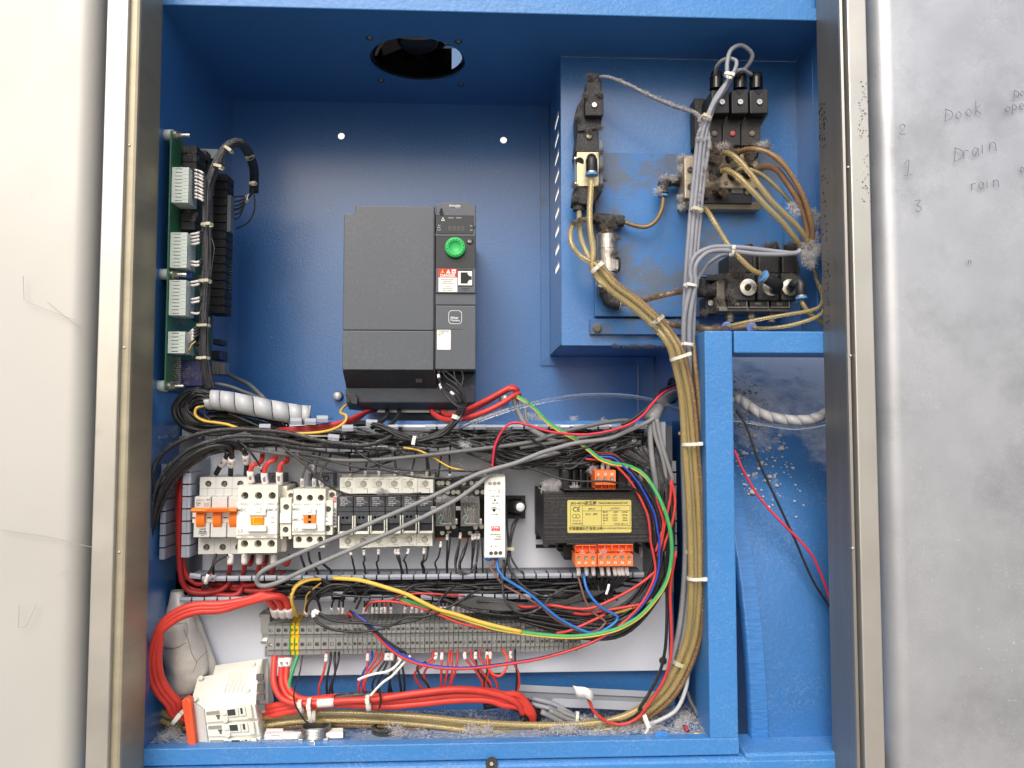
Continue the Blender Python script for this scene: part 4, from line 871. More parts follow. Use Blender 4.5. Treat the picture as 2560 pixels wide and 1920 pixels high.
# ---------------------------------------------------------------- six fuse holders
posn = ('leftmost fuse holder, touching the barcode strip of the contactor', 'second fuse holder from the contactors, half under the grey cable', 'third fuse holder from the contactors, crossed by the grey cables',
        'fourth fuse holder from the contactors, print fully clear of the cable', 'fifth fuse holder from the contactors, cable covering its print', 'rightmost fuse holder, right beside the relay socket')
fx = [(165, 380, 160), (384, 593, 374), (597, 806, 588), (811, 1020, 800), (1026, 1230, 1014), (1238, 1452, 1226)]
yo = [0, -2, -4, -6, -8, -8]
line_m = M('thin_symbol_line', (120, 122, 120), .6, var=0)
for i, (x0, x1, xb) in enumerate(fx):
    t = thing('fuse_holder', W(820 + (x0 + x1) / 2 * .18083, 1140 + 1240 * .18083, 925), 'white and slate ' + posn[i], 'fuse holder', 'fuse holders in a row on the rail'); y_ = yo[i]; R_ = 'b8'; dt = 882
    cx = (x0 + x1) / 2 + 2
    face(R_, x0, 300 + y_, x1 + 3, 520 + y_, dt, holes_px(R_, [(cx, 390 + y_, 43)], dt), .008, ivory3, t, 'terminal', 926)
    screw(R_, cx, 390 + y_, 40, dt + 1.2, t)
    xb1 = xb + (x1 - x0) + 4; cb_ = (xb + xb1) / 2 + 2
    face(R_, xb, 1092 + y_ * 2, xb1, 1276 + y_ * 4, dt, holes_px(R_, [(cb_, 1180 + y_ * 3, 43)], dt), .008, ivory3, t, 'terminal', 926)
    screw(R_, cb_, 1180 + y_ * 3, 40, dt + 1.2, t)
    ln = MB(); q = lambda x, y, dd=dt - .2: W(820 + x * .18083, 1140 + y * .18083, dd)
    for k in range(5): ln.tube([q(x0 + 10, 330 + y_ + k * 25), q(x0 + 68, 330 + y_ + k * 25)], .00013, 4)
    ln.tube([q(x0 + 30, 438 + y_), q(x0 + 100, 438 + y_)], .00013, 4); ln.tube([q(cx, 345 + y_), q(cx, 325 + y_), q(cx + 62, 325 + y_), q(cx + 62, 300 + y_)], .00025, 4); ln.tube([q(cx, 434 + y_), q(cx, 455 + y_), q(cx + 56, 455 + y_), q(cx + 56, 515 + y_)], .00025, 4)
    ln.tube([q(cb_, 1135 + y_ * 3), q(cb_, 1118 + y_ * 3), q(cb_ + 62, 1118 + y_ * 3), q(cb_ + 62, 1094 + y_ * 3)], .0002, 4); ln.tube([q(cb_, 1224 + y_ * 3), q(cb_, 1242 + y_ * 3), q(cb_ + 60, 1242 + y_ * 3), q(cb_ + 60, 1268 + y_ * 3)], .0002, 4)
    for k in range(4): ln.tube([q(xb + 16, 1150 + y_ * 3 + k * 24), q(xb + 56, 1150 + y_ * 3 + k * 24)], .00013, 4)
    mk('circuit_symbol', ln, line_m, t)
    w = x1 - x0; xa = x0 - 40 + i * 7; xe = xa + w + 6
    mk('handle_top', MB().rb(R_, xa + 2, 560 + y_, xe, 700 + y_, 871, 900), greyfuse, t, bev=.4)
    mk('handle_mid', MB().rb(R_, xa + 3, 704 + y_, xe - 1, 770 + y_, 872, 900), greyfuse, t, bev=.4)
    hh = holes_px(R_, [((xa + xe) / 2 - 26, 855 + y_ * 2, 19), ((xa + xe) / 2 + 28, 855 + y_ * 2, 19)], 871)
    face(R_, xa + 6, 776 + y_, xe - 2, 935 + y_, 871, hh, .01, greyfuse, t, 'handle_face', 900)
    mk('handle_grip', MB().rb(R_, xa + 26, 938 + y_, xe - 14, 1035 + y_, 874, 900), M('grip_dark', (44, 47, 52), .4, var=.05), t, bev=.8)
    mk('guard', MB().rb(R_, xa + 12, 830 + y_, xa + 28, 1062 + y_, 867, 905).rb(R_, xe - 14, 830 + y_, xe + 2, 1062 + y_, 867, 905), ivory3, t, bev=.8)
    mk('guard_bottom', MB().rb(R_, xa + 12, 1048 + y_, xe + 2, 1088 + y_ * 2, 869, 926), ivory3, t, bev=.6)
    for s, yy, h in (('wöhner', 580, 22), ('AES 1x38', 608, 17), ('10x38', 634, 17), ('32A 690V~', 662, 17), ('31 110', 688, 16)):
        txt(s, R_, xa + (44 if h < 20 else 40), yy + y_, h, 870.6, inkw, t, ax='LEFT', bold=1)
    mk('switch_symbol', MB().tube([q(xa + 130, 640 + y_, 870.6), q(xa + 150, 634 + y_, 870.6), q(xa + 168, 618 + y_, 870.6)], .00022, 4).tube([q(xa + 168, 640 + y_, 870.6), q(xa + 198, 640 + y_, 870.6)], .00022, 4), inkw, t)
eg = thing('end_plate', W(1090, 1360, 925), 'grey end plate closing the right side of the fuse row', 'end plate'); mk('plate', MB().rb('b8', 1456, 250, 1474, 1230, 884, 928), M('endgrey', (120, 120, 116), .5, dust=.5), eg, bev=.5)
mk('row_top', MB().rb('b8', 205, 248, 1470, 298, 900, 926), M('endgrey2', (140, 140, 134), .5, dust=.6), eg, bev=.4)
# ---------------------------------------------------------------- two plug-in relays on sockets
for i, (x0, x1, lab) in enumerate(((1490, 1760, 'plug-in relay with clear cap and green flag, next to the fuse holders'), (1835, 2098, 'plug-in relay with clear cap and green flag, next to the white power supply'))):
    t = thing('relay', W(820 + (x0 + x1) / 2 * .18083, 1140 + 1130 * .18083, 925), lab, 'relay', 'plug-in relays'); R_ = 'b8'; xs = x0 - 20
    mk('socket', MB().rb(R_, xs, 310, xs + 350, 1128, 902, 928).rb(R_, xs + 8, 420, xs + 342, 560, 892, 903).rb(R_, xs + 8, 975, xs + 342, 1040, 892, 903), black, t, bev=.6)
    for (sx, sy) in ((110, 375), (190, 375), (60, 375), (185, 500), (265, 500), (330, 500) if i == 0 else (90, 500)): screw(R_, xs + sx + (0 if i == 0 else 60) * (1 if sx > 100 else 0), sy, 34, 890 if sy > 450 else 900, t)
    for (sx, sy) in ((185, 985), (270, 975), (110, 1062), (205, 1058)): screw(R_, xs + sx + (40 if i else 0), sy, 33, 890 if sy < 1030 else 900, t)
    tb = MB()
    for k in range(4): tb.rb(R_, xs + 60 + k * 80, 555, xs + 76 + k * 80, 600, 880, 892)
    mk('divider', tb, black, t)
    X0_, Z0_, X1_, Z1_ = rectw(R_, x0 + 18, 655, x1 - 22, 945, 866)
    mk('case', MB().holed(rc(*[v for v in rectw(R_, x0, 640, x1, 970, 865)]), [rc(X0_, Z0_, X1_, Z1_)], .865, .018).rb(R_, x0, 640, x1, 970, 884, 902), M('smoked_grey', (88, 88, 88), .4, var=.1, dust=.6), t)
    sd_ = rectw(R_, x0, 640, x1, 970, 865); cs = MB(); cs.add([(x, y, z) for z in (sd_[1], sd_[3]) for y in (.865, .9) for x in (sd_[0], sd_[2])], [(4, 5, 7, 6), (0, 2, 3, 1), (0, 4, 6, 2), (1, 3, 7, 5)]); mk('case_side', cs, MATS['smoked_grey'], t)
    mk('case_top', MB().rb(R_, x0 - 2, 580, x1 - 4, 642, 868, 900), M('dusty_cap', (112, 112, 112), .8, dust=1.2, ds=700), t, bev=.5)
    pk = M('coil_pinkish', (176, 146, 138), .5, .2, var=.25, vs=300); R2 = random.Random(i)
    mk('coil', MB().rb(R_, x0 + 60, 735, x1 - 60, 850, 873, 882), pk, t, bev=.5)
    cl = MB()
    for k in range(11): cl.rb(R_, x0 + 66 + k * 12, 760, x0 + 70 + k * 12, 840, 872.6, 873.2)
    mk('coil_print', cl, ink, t, kind='stuff')
    wm = MB()
    for k in range(4): wm.tube([W(820 + (x0 + 40 + k * 55) * .18083, 1140 + 690 * .18083, 870), W(820 + (x0 + 55 + k * 40) * .18083, 1140 + 760 * .18083, 871), W(820 + (x0 + 90 + k * 30) * .18083, 1140 + 850 * .18083, 872), W(820 + (x0 + 140 + k * 14) * .18083, 1140 + 920 * .18083, 873)], .0006, 6)
    mk('contact_spring', wm, MATS['spring'] if 'spring' in MATS else M('spring', (214, 200, 170), .3, .8), t, smooth=True)
    for sx in (40, 110, 180): mk('contact_post', MB().rb(R_, x0 + sx, 672, x0 + sx + 44, 712, 869, 876), black_g, t, bev=.6)
    gf = MB().tube(smooth([W(820 + (x0 + q0) * .18083, 1140 + q1 * .18083, 870) for q0, q1 in ((35, 905), (50, 870), (75, 835))], 4), mm(24 * .18083, 870), 10); mk('green_flag', gf, greenl, t, smooth=True)
    mk('white_frame', MB().tube(smooth([W(820 + (x0 + q0) * .18083, 1140 + q1 * .18083, 869) for q0, q1 in ((22, 930), (18, 880), (60, 820), (92, 830), (96, 860), (60, 925), (120, 935), (225, 930))], 4), .0006, 6), white_n, t, smooth=True)
    txt('REL', R_, x0 + 135, 728, 22, 868.5, inkw, t)
    mk('clear_cap', MB().rb(R_, x0 + 16, 653, x1 - 20, 947, 865.4, 866.0), clearp, t)
    mks('clip', R_, [(x0 - 70, 700, x0 + 2, 752, 866, 869), (x1 - 4, 870, x1 + 30, 945, 866, 869)], zinc, t, .3)
    mk('socket_foot', MB().rb(R_, xs + 20, 1128, xs + 120, 1150, 905, 925), orange, t)
# ---------------------------------------------------------------- slim power supply
ps = thing('power_supply', W(1237, 1395, 925), 'slim white power supply with red logo standing right of the relays', 'power supply'); R_ = 'c1'; d = 858
tp = [(250, 382, 26), (312, 382, 26), (371, 380, 26)]; bt = [(265, 1347, 28), (330, 1344, 28), (393, 1342, 28)]
XA, ZA_, XB_, ZB_ = rectw(R_, 168, 278, 462, 1412, d)
face(R_, 172, 300, 458, 1400, d, holes_px(R_, tp + bt, d), .006, white_p, ps, 'face', None)
sdp = MB(); sdp.add([(x, y, z) for z in (ZA_ + .0015, ZB_ - .0025) for y in (d / 1000, .925) for x in (XA + .0005, XB_ - .0003)], [(0, 2, 3, 1), (4, 5, 7, 6), (2, 6, 7, 3), (0, 4, 6, 2), (1, 3, 7, 5)]); mk('case', sdp, white_p, ps)
mk('top_chamfer', MB().prism_x([(.858, ZB_ - .0029), (.861, ZB_), (.92, ZB_), (.92, ZB_ - .0029)], XA + .0003, XB_ - .0003), white_p, ps, bev=.4)
mk('bottom_chamfer', MB().prism_x([(.858, ZA_ + .0017), (.92, ZA_ + .0017), (.92, ZA_ - .0004), (.861, ZA_ - .0004)], XA + .0003, XB_ - .0003), white_p, ps, bev=.4)
for x, y, r_ in tp: screw(R_, x, y, 24, d + 1.2, ps, SC_SLOTD if False else SC_SLOT)
for x, y, r_ in bt: screw(R_, x, y, 26, d + 2, ps, SC_SLOTD)
lbl = mk('face_label', MB().prism_y(rr_(*xz(R_, 235, 1296, d), *xz(R_, 408, 446, d), .0018), d / 1000 - .0002, d / 1000), M('label_cream', (232, 234, 224), .5, var=.02), ps)
for s, x, y, h in (('+V', 252, 480, 20), ('-V', 314, 478, 20), ('DC', 376, 474, 17), ('OK', 376, 500, 17), ('12V/1.67A', 320, 557, 20), ('DC OK', 322, 653, 20), ('+V ADJ', 318, 808, 20), ('+', 376, 740, 26), ('100-240VAC', 324, 1085, 20), ('0.55A', 368, 1116, 20), ('50/60Hz', 355, 1150, 20), ('N', 326, 1248, 24), ('L', 388, 1246, 24), ('⏚', 268, 1248, 24)):
    txt(s, R_, x, y, h, d - .5, ink, lbl, bold=1.5)
lk = MB()
for (x, y, r_) in ((316, 611, 14), (305, 748, 22)): lk.lathe(W(1180 + x * .18086, 1140 + y * .18086, d - .2), (0, -1, 0), [(mm(r_ * .18, d), 0), (mm(r_ * .18, d) * .8, .0004)], 18)
mk('adjuster', lk, ink, ps); mk('logo', MB().rb(R_, 268, 968, 386, 1038, d - .5, d - .2), redp, lbl); txt('MW', R_, 328, 992, 34, d - .7, inkw, lbl, bold=3, sx=1.15); txt('MEAN WELL', R_, 328, 1026, 11, d - .7, inkw, lbl, bold=2)
mk('adjust_arc', MB().tube(smooth([W(1180 + (305 + 38 * math.cos(a)) * .18086, 1140 + (748 + 38 * math.sin(a)) * .18086, d - .4) for a in (-2.9, -2.2, -1.5, -.8, -.3)], 3), .0004, 4), ink, lbl)
# ---------------------------------------------------------------- buzzer / capacitor in a square holder
bz = thing('sounder', W(1290, 1300, 925), 'black cylindrical sounder with silver face in a square bracket beside the power supply', 'sounder')
x0_, z0_, x1_, z1_ = rectw(R_, 455, 545, 738, 865, 922)
mk('holder', MB().holed(rc(x0_, z0_, x1_, z1_), [rr_(x0_ + .004, z0_ + .004, x1_ - .004, z1_ - .004, .002)], .922, .008), black_l, bz)
a = W(1180 + 540 * .18086, 1140 + 700 * .18086, 925); b_ = W(1180 + 668 * .18086, 1140 + 705 * .18086, 868)
mk('body', MB().cyl(a, b_, mm(80 * .18, 880), n=32), black, bz, bev=1.)
mk('front_ring', MB().cyl(b_ + Vector((0, .0005, 0)), b_ - Vector((0, .0012, 0)), mm(86 * .18, 868), mm(80 * .18, 868), n=36), black, bz, bev=.4)
mk('silver_face', MB().lathe(b_ - Vector((0, .0012, 0)), (0, -1, 0), [(mm(62 * .18, 868), 0), (mm(60 * .18, 868), .0014), (mm(40 * .18, 868), .0022), (.0002, .0024)], 30), white_p if False else M('satin_silver', (216, 216, 220), .4, .3), bz, smooth=True)
# ---------------------------------------------------------------- transformer
tf = thing('transformer', W(1510, 1360, 925), 'black laminated control transformer with gold rating plate and orange terminals', 'transformer'); R_ = 'c2'; d = 862
mk('core', MB().rb(R_, 215, 490, 1718, 1205, d, 905), trafo, tf, bev=.8)
x0_, z0_, x1_, z1_ = rectw(R_, 215, 490, 1718, 1205, d); bx0, bz0, bx1, bz1 = rectw(R_, 108, 400, 1640, 1050, 905)
wd = MB(); wd.add([(x0_ + .0006, d / 1000 + .0006, z0_ + .0008), (x0_ + .0006, d / 1000 + .0006, z1_ - .0008), (bx0, .905, bz1), (bx0, .905, bz0 + .004), (x0_ + .0008, .905, z0_), (x0_ + .001, .905, z1_)], [(0, 1, 2, 3), (3, 2, 5, 4), (1, 5, 2), (0, 3, 4)])
mk('side_yoke', wd, trafo, tf)
mk('rear_core', MB().box(bx0, .905, z0_ + .002, x1_, .925, z1_ + .002), trafo, tf, bev=.5)
for yy, z_ in ((0, z1_), (1, z0_)):
    pass
mks('bobbin', R_, [(470, 180, 1385, 480, 888, 925), (490, 1215, 1440, 1440, 888, 925)], black, tf, 3)
mks('bobbin_flange', R_, [(490, 455, 1450, 475, 853, 900), (540, 1205, 1470, 1226, 853, 900)], black, tf, .4)
fins = [(470, 580), (622, 660), (715, 760), (1235, 1385), (810, 850)]
for (a0, a1) in fins: mk('bobbin_fin', MB().rb(R_, a0, 185, a1, 465, 872, 890), black, tf, bev=2)
mks('leg', R_, [(400, 1230, 560, 1330, 895, 925), (1640, 1185, 1730, 1290, 895, 925)], black_g, tf, 3)
gl = mk('rating_plate', MB().prism_y(rr_(*xz(R_, 545, 1062, d), *xz(R_, 1425, 606, d), .0018), d / 1000 - .0005, d / 1000 - .0001), gold, tf)
frm = MB()
for a0, b0, a1, b1 in ((588, 684, 1412, 688), (588, 964, 1412, 968), (586, 684, 590, 968), (1410, 684, 1414, 968), (752, 684, 756, 968), (1014, 684, 1018, 968), (754, 756, 1412, 760)): frm.rb(R_, a0, b0, a1, b1, d - .7, d - .5)
mk('table_lines', frm, ink, gl)
for s, x, y, h, ax_, sx_ in (('JBK5-400VA', 688, 655, 32, 'CENTER', .86), ('变压器', 866, 654, 40, 'CENTER', 1.), ('TRANSFORMER 50/60Hz IP00 T40/E', 1176, 652, 24, 'CENTER', .78), ('CE', 668, 740, 62, 'CENTER', 1), ('(INPUT)', 882, 732, 22, 'CENTER', .9), ('(OUTPUT)', 1206, 726, 22, 'CENTER', .9),
                        ('20-21   400V', 880, 804, 24, 'CENTER', .95), ('30-31', 1034, 775, 22, 'LEFT', 1), ('220V', 1182, 775, 22, 'LEFT', 1), ('150VA', 1376, 776, 22, 'RIGHT', 1), ('32-33', 1034, 818, 22, 'LEFT', 1), ('19.5V', 1165, 818, 22, 'LEFT', 1), ('150VA', 1376, 818, 22, 'RIGHT', 1),
                        ('34-35', 1034, 857, 22, 'LEFT', 1), ('10.5V', 1165, 857, 22, 'LEFT', 1), ('50VA', 1376, 857, 22, 'RIGHT', 1), ('36-37', 1034, 890, 22, 'LEFT', 1), ('10.5V', 1165, 890, 22, 'LEFT', 1), ('50VA', 1376, 890, 22, 'RIGHT', 1), ('E', 1044, 934, 20, 'LEFT', 1), ('DATE: 2011.12', 1288, 940, 22, 'CENTER', .95),
                        ('JB/T 5555-2001', 676, 897, 13, 'CENTER', 1), ('ISO9001:2000', 676, 936, 19, 'CENTER', .85), ('无锡德福科技有限公司', 798, 1006, 36, 'CENTER', .92), ('WUXI DEFU SCIENCE AND TECHNOLOGY CO.,LTD', 1208, 1000, 22, 'CENTER', .66)):
    txt(s, R_, x, y, h, d - .8, ink, gl, ax=ax_, sx=sx_, bold=1)
rgm = MB()
for cx in (642, 688): 
    c0 = W(1320 + cx * .18083, 1140 + 832 * .18083, d - .8); rr0 = mm(28 * .18, d); rgm.tube([c0 + Vector((rr0 * math.cos(a / 10 * 6.2832), 0, rr0 * math.sin(a / 10 * 6.2832))) for a in range(11)], .00022, 4)
mk('mark', rgm, ink, gl)
def orange_block(lab, cells, x0, y0, x1, y1, flip, labels, yscr, ylab, ytab0, ytab1, sxy):
    t = thing('terminal_connector', W(1320 + (x0 + x1) / 2 * .18083, 1140 + y1 * .18083, 880), lab, 'terminal connector', 'orange terminals on the transformer'); dd = 846
    w = (x1 - x0) / cells; rr0 = 30
    face(R_, x0, y0, x1, y1, dd, holes_px(R_, [(x0 + w * (k + .5) + sxy[0], yscr, rr0) for k in range(cells)], dd), .006, orange2, t, 'body', 880)
    fr_ = MB(); fr_.rb(R_, x0 + 6, ytab0, x1 - 4, ytab0 + 10, dd + 6, 880)
    for k in range(cells + 1): xx = x0 + w * k; fr_.rb(R_, xx - 5 + (6 if k == 0 else 0), min(ytab0, ytab1), xx + 5 - (6 if k == cells else 0), max(ytab0, ytab1), dd + 6, 880)
    mk('marker_frame', fr_, orange2, t, bev=.3)
    fb = MB().rb(R_, x0 + 6, min(ytab0, ytab1), x1 - 6, max(ytab0, ytab1), dd + 14, 880); mk('marker_back', fb, orange2, t)
    for k in range(cells):
        screw(R_, x0 + w * (k + .5) + sxy[0], yscr, 27, dd + 1.5, t, SC_SLOT); txt(labels[k], R_, x0 + w * (k + .5) + sxy[0], ylab, 32, dd - .2, inkw, t, rot=180 if flip else 0, bold=1.5)
    return t
orange_block('orange three way terminal on top of the transformer, numbers upside down', 3, 925, 200, 1212, 400, True, ('E', '21', '20'), 316, 250, 452, 395, (0, 0))
orange_block('orange three way terminal below the transformer numbered 30 to 32', 3, 658, 1365, 948, 1528, False, ('30', '31', '32'), 1412, 1478, 1230, 1325, (0, 0))
orange_block('orange five way terminal below the transformer numbered 33 to 37', 5, 966, 1365, 1450, 1522, False, ('33', '34', '35', '36', '37'), 1406, 1476, 1222, 1320, (0, 0))
mk('side_skirt', MB().rb(R_, 845, 195, 924, 400, 852, 880), orange2, None).__class__
o_ = C.objects['side_skirt']; bpy.data.objects.remove(o_)
# ---------------------------------------------------------------- terminal strip
ts = thing('terminal_strip', W(1050, 1640, 925), 'long grey row of rail mounted terminals above the cabinet floor', 'terminal strip'); 
mk('rail', MB().rb('c3', 1290, 985, 1360, 1020, 915, 931).rb('o', 655, 1562, 1456, 1600, 921, 931).rb('c3', 1335, 1060, 1385, 1160, 915, 931), zinc, ts)
mk('end_bracket', MB().rb('c3', 1290, 690, 1390, 900, 905, 930).rb('c3', 1268, 685, 1320, 722, 912, 930).rb('c3', 1345, 640, 1450, 700, 915, 930), M('terminal_grey', (146, 149, 148), .45, var=.05, dust=.3, ds=420, dcol=(150, 148, 142)), ts, bev=.5)
mk('end_bracket', MB().rb('c5', 800, 880, 850, 985, 905, 930).rb('c5', 840, 700, 1005, 800, 922, 930), M('steel_endtag', (150, 146, 136), .5), ts, bev=.5)
screw('c5', 818, 938, 22, 903, ts, SC_SLOT)
tg_ = MATS['terminal_grey']
def tb_mesh(w, mat, extra=None):
    mb = MB(); h = w / 2; g_ = .00035
    prof = [(.0, .0270), (.0035, .0272), (.0035, .0245), (.0, .0238), (.0, .0145), (.004, .0122), (.004, .0108), (-.001, .0100), (-.001, -.0025), (.002, -.0035), (.003, -.0095), (.03, -.0095), (.03, .029)]
    n = len(prof)
    mb.add([(x, y, z) for x in (-h + g_, h - g_) for y, z in prof], [(i, (i + 1) % n, n + (i + 1) % n, n + i) for i in range(n) if prof[i] not in ((.0, .0238), (-.001, .0100))] + [tuple(range(n)), tuple(range(n, 2 * n))[::-1]])
    r = min(w * .33, .0024)
    mb.holed([(-h + g_, .0145), (h - g_, .0145), (h - g_, .0238), (-h + g_, .0238)], [circ(0, .0188, r, 12)], 0, .004)
    mb.holed([(-h + g_, -.0025), (h - g_, -.0025), (h - g_, .0100), (-h + g_, .0100)], [circ(0, .0030, r, 12)], -.001, .004)
    for z0_, z1_, y in ((.0150, .0225, -.0004), (-.0005, .0085, -.0014)): mb.box(-h + .0004, y, z0_, -h + .0009, y + .0005, z1_).box(-h + .0004, y, z1_ - .0005, -h + .0016, y + .0005, z1_)
    return sharedmesh('terminal_block', mb, mat), r
big, rB = tb_mesh(mm(18.5, 902), tg_); sma, rS = tb_mesh(mm(11.98, 902), tg_); gy, rG = tb_mesh(mm(11.3, 902), yelp)
xs_ = []; x = 668
for k in range(3): xs_.append((x + 9.25, big, rB)); x += 18.5
x += 1
for k in range(2): xs_.append((x + 5.65, gy, rG)); x += 11.3
for k in range(6): xs_.append((x + 9.25, big, rB)); x += 18.5
while x < 1436: xs_.append((x + 6, sma, rS)); x += 11.98
zt_ = W(700, 1618, 902).z
for k, (xx, me, r) in enumerate(xs_):
    p = W(xx, 1600, 902); q = inst('terminal_block', me, ts, (p.x, .902 + RNG.gauss(0, .0003), zt_ - 0.00004 * k * 0), 1, (0, 0, 0))
    if me is gy:
        q['label'] = 'green and yellow earth terminal'; BASE[q] = Vector((0, 0, 0))
        for off in (-.0016, ): mk('green_stripe', MB().box(-.0012 + off, -.0018, -.003, .0002 + off, -.0012, .0104).box(-.0012 + off, -.0008, .0142, .0002 + off, -.0002, .0241).box(-.0012 + off, .0022, .0244, .0002 + off, .0033, .0272).box(-.0012 + off, .002, -.0094, .0002 + off, .0025, -.0036), M('earth_green', (30, 140, 70), .5, var=.05), q)
    else:
        for zz_, yy in ((.0188, .0012), (.0030, .0002)):
            s = bpy.data.objects.new('screw', SC_SLOTD if k % 3 else SC_SLOT); C.objects.link(s); s.parent = q; s.location = (0, yy + .001, zz_); s.scale = (r * .9,) * 3; s.rotation_euler = (0, RNG.uniform(0, 3), 0)
for a0, lab_ in ((0, ''), ): pass
# ================================================================ pneumatics on the blue compartment
def vbody(reg, pts, d0, d1, mat, parent, name='body', bev=.6):
    pl = [xz(reg, x, y, d0) for x, y in pts]; return mk(name, MB().prism_y(pl, d0 / 1000, d1 / 1000), mat, parent, bev=bev)
def elbow(parent, reg, pts, w, d, ring=True, wn=None, name='elbow'):
    """push-in elbow: pts run from the valve to the mouth; blue collar at the mouth"""
    sp = smooth(PW(P(reg, pts, d)), 5); r = mm(w / 2 * RG[reg][2], d); o = mk(name, MB().tube(sp, [r * (.92 if i < len(sp) * .4 else 1.05) for i in range(len(sp))], 16), black, parent, smooth=True)
    t = (sp[-1] - sp[-2]).normalized(); e = sp[-1]
    mk('steel_ring', MB().cyl(e - t * .0016, e, r * 1.1, n=20), zinc, o)
    mk('collar', MB().cyl(e, e + t * .0026, r * 1.16, n=22), bluer, o, bev=.3); return o
v1 = thing('solenoid_valve', W(1470, 520, 900), 'single linty solenoid valve with a pale metal body at the left of the compartment', 'solenoid valve')
vbody('a3', [(576, 500), (700, 500), (700, 590), (722, 600), (722, 790), (565, 790), (560, 600), (568, 590)], 896, 925, black_l, v1, 'plug_housing', 1)
mk('plug_gland', MB().cyl(W(1300 + 637 * .28933, 60 + 595 * .28933, 910), W(1300 + 640 * .28933, 60 + 490 * .28933, 908), mm(20, 910), mm(19, 910), n=18), black_l, v1, smooth=True)
mk('gland_nut', MB().cyl(W(1300 + 640 * .28933, 60 + 494 * .28933, 908), W(1300 + 641 * .28933, 60 + 446 * .28933, 908), mm(16.5, 908), mm(16, 908), n=8), black_l, v1, bev=.6)
vbody('a3', [(555, 800), (715, 800), (690, 900), (500, 930), (490, 800), (500, 700), (560, 600)], 905, 940, black_l, v1, 'coil_housing', 1)
vbody('a3', [(500, 925), (680, 915), (680, 1105), (480, 1105)], 908, 945, black_l, v1, 'coil_housing', 1)
screw('a3', 642, 700, 24, 895, v1); mk('dust_boot', MB().lathe(W(1300 + 597 * .28933, 60 + 970 * .28933, 907), (0, -1, 0), [(.004, 0), (.003, .0012)], 14), alu, v1, smooth=True)
vbody('a3', [(492, 1105), (686, 1105), (686, 1402), (492, 1402)], 906, 930, M('nickel_body', (206, 196, 164), .34, .5, bump=.3, bs=800, var=.08, vs=60, dust=.5), v1, 'valve_body', .8)
mk('mounting_hole', MB().cyl(W(1300 + 515 * .28933, 60 + 1190 * .28933, 905.5), W(1300 + 515 * .28933, 60 + 1190 * .28933, 907), mm(11, 906), n=16), rubber, v1)
vbody('a3', [(475, 1402), (700, 1402), (700, 1440), (640, 1550), (560, 1560), (455, 1540)], 908, 935, black_l, v1, 'lower_housing', 1.5)
mk('lower_fitting', MB().cyl(W(1448, 505, 918), W(1446, 528, 918), mm(15, 918), n=18), black_l, v1, bev=.5)
mk('side_rail', MB().rb('a3', 686, 1000, 718, 1440, 902, 940), M('linty_rail', (100, 110, 122), .7, bump=1, bs=900, dust=1.6, ds=900), v1, bev=1)
for y in (1165, 1382): mk('side_screw', MB().lathe(W(1300 + 476 * .28933, 60 + y * .28933, 915), (-.6, -1, 0), [(.003, 0), (.0022, .0018)], 12), metal, v1, smooth=True)
elbow(v1, 'a3', [(618, 1170, 904), (617, 1165, 896), (620, 1210, 893), (620, 1292, 893)], 98, 893)
# triple bank at the top right
v3 = thing('solenoid_valve_bank', W(1800, 520, 900), 'bank of three linty solenoid valves on an aluminium manifold, red button in the middle', 'solenoid valve')
for x0, x1, g0, g1, yg in ((1655, 1808, 1640, 1750, 420), (1826, 1973, 1850, 1950, 432), (1985, 2145, 1975, 2105, 430)):
    ho = vbody('a3', [(x0, 572), (x1, 560), (x1 + 2, 770), (x0 + 6, 774)], 884, 925, black, v3, 'plug_housing', 1)
    mk('v_notch', MB().prism_y([xz('a3', *q, 883.4) for q in (((x0 + x1) / 2 - 42, 570), ((x0 + x1) / 2 + 42, 566), ((x0 + x1) / 2, 614))], .8834, .8846), black_g, ho)
    cx = (g0 + g1) / 2
    mk('plug_gland', MB().cyl(W(1300 + cx * .28933, 60 + 566 * .28933, 902), W(1300 + cx * .28933, 60 + 470 * .28933, 902), mm(17.5, 902), mm(16, 902), n=20), black_g, v3, smooth=False)
    mk('gland_nut', MB().cyl(W(1300 + cx * .28933, 60 + 462 * .28933, 902), W(1300 + (cx + 2) * .28933, 60 + yg * .28933, 902), mm(15.5, 902), mm(14, 902), n=10), black_g, v3, bev=.6)
    mk('seal', MB().cyl(W(1300 + cx * .28933, 60 + 470 * .28933, 902), W(1300 + cx * .28933, 60 + 462 * .28933, 902), mm(17, 902), n=20), rubber, v3)
    screw('a3', (x0 + x1) / 2 + 4 + (0 if x0 > 1700 else 10), 674, 26, 883, v3)
for x0, x1, xs, cm in ((1600, 1745, -30, lintb), (1752, 1908, 0, None), (1914, 2080, 0, lintb)):
    vbody('a3', [(x0 + 10, 776), (x1 + 70 if x1 > 2000 else x1 + 40, 776), (x1, 880), (x1, 1050), (x0, 1050), (x0, 870)], 900, 945, black_l if cm else black, v3, 'coil_housing', 1)
    xm = (x0 + x1) / 2 + 8; mk('override_button', MB().lathe(W(1300 + xm * .28933, 60 + 948 * .28933, 899.5), (0, -1, 0), [(.0036, 0), (.0034, .0008), (.002, .0014)], 16), M('dusty_pink', (170, 74, 74), .5, dust=.3) if not cm else M('dusty_brown_button', (120, 104, 98), .8, dust=1), v3, smooth=True)
mk('lint_side', MB().rb('a3', 1512, 640, 1600, 1050, 925, 947), black_l, v3, bev=1)
vbody('a3', [(1410, 1135), (1506, 1135), (1640, 1052), (2060, 1050), (2065, 1420), (1590, 1420), (1500, 1440), (1500, 1560), (1405, 1560)], 908, 945, alu, v3, 'manifold', 1.5)
mk('end_block', MB().rb('a3', 1422, 1160, 1506, 1505, 898, 910), alu, v3, bev=1.)
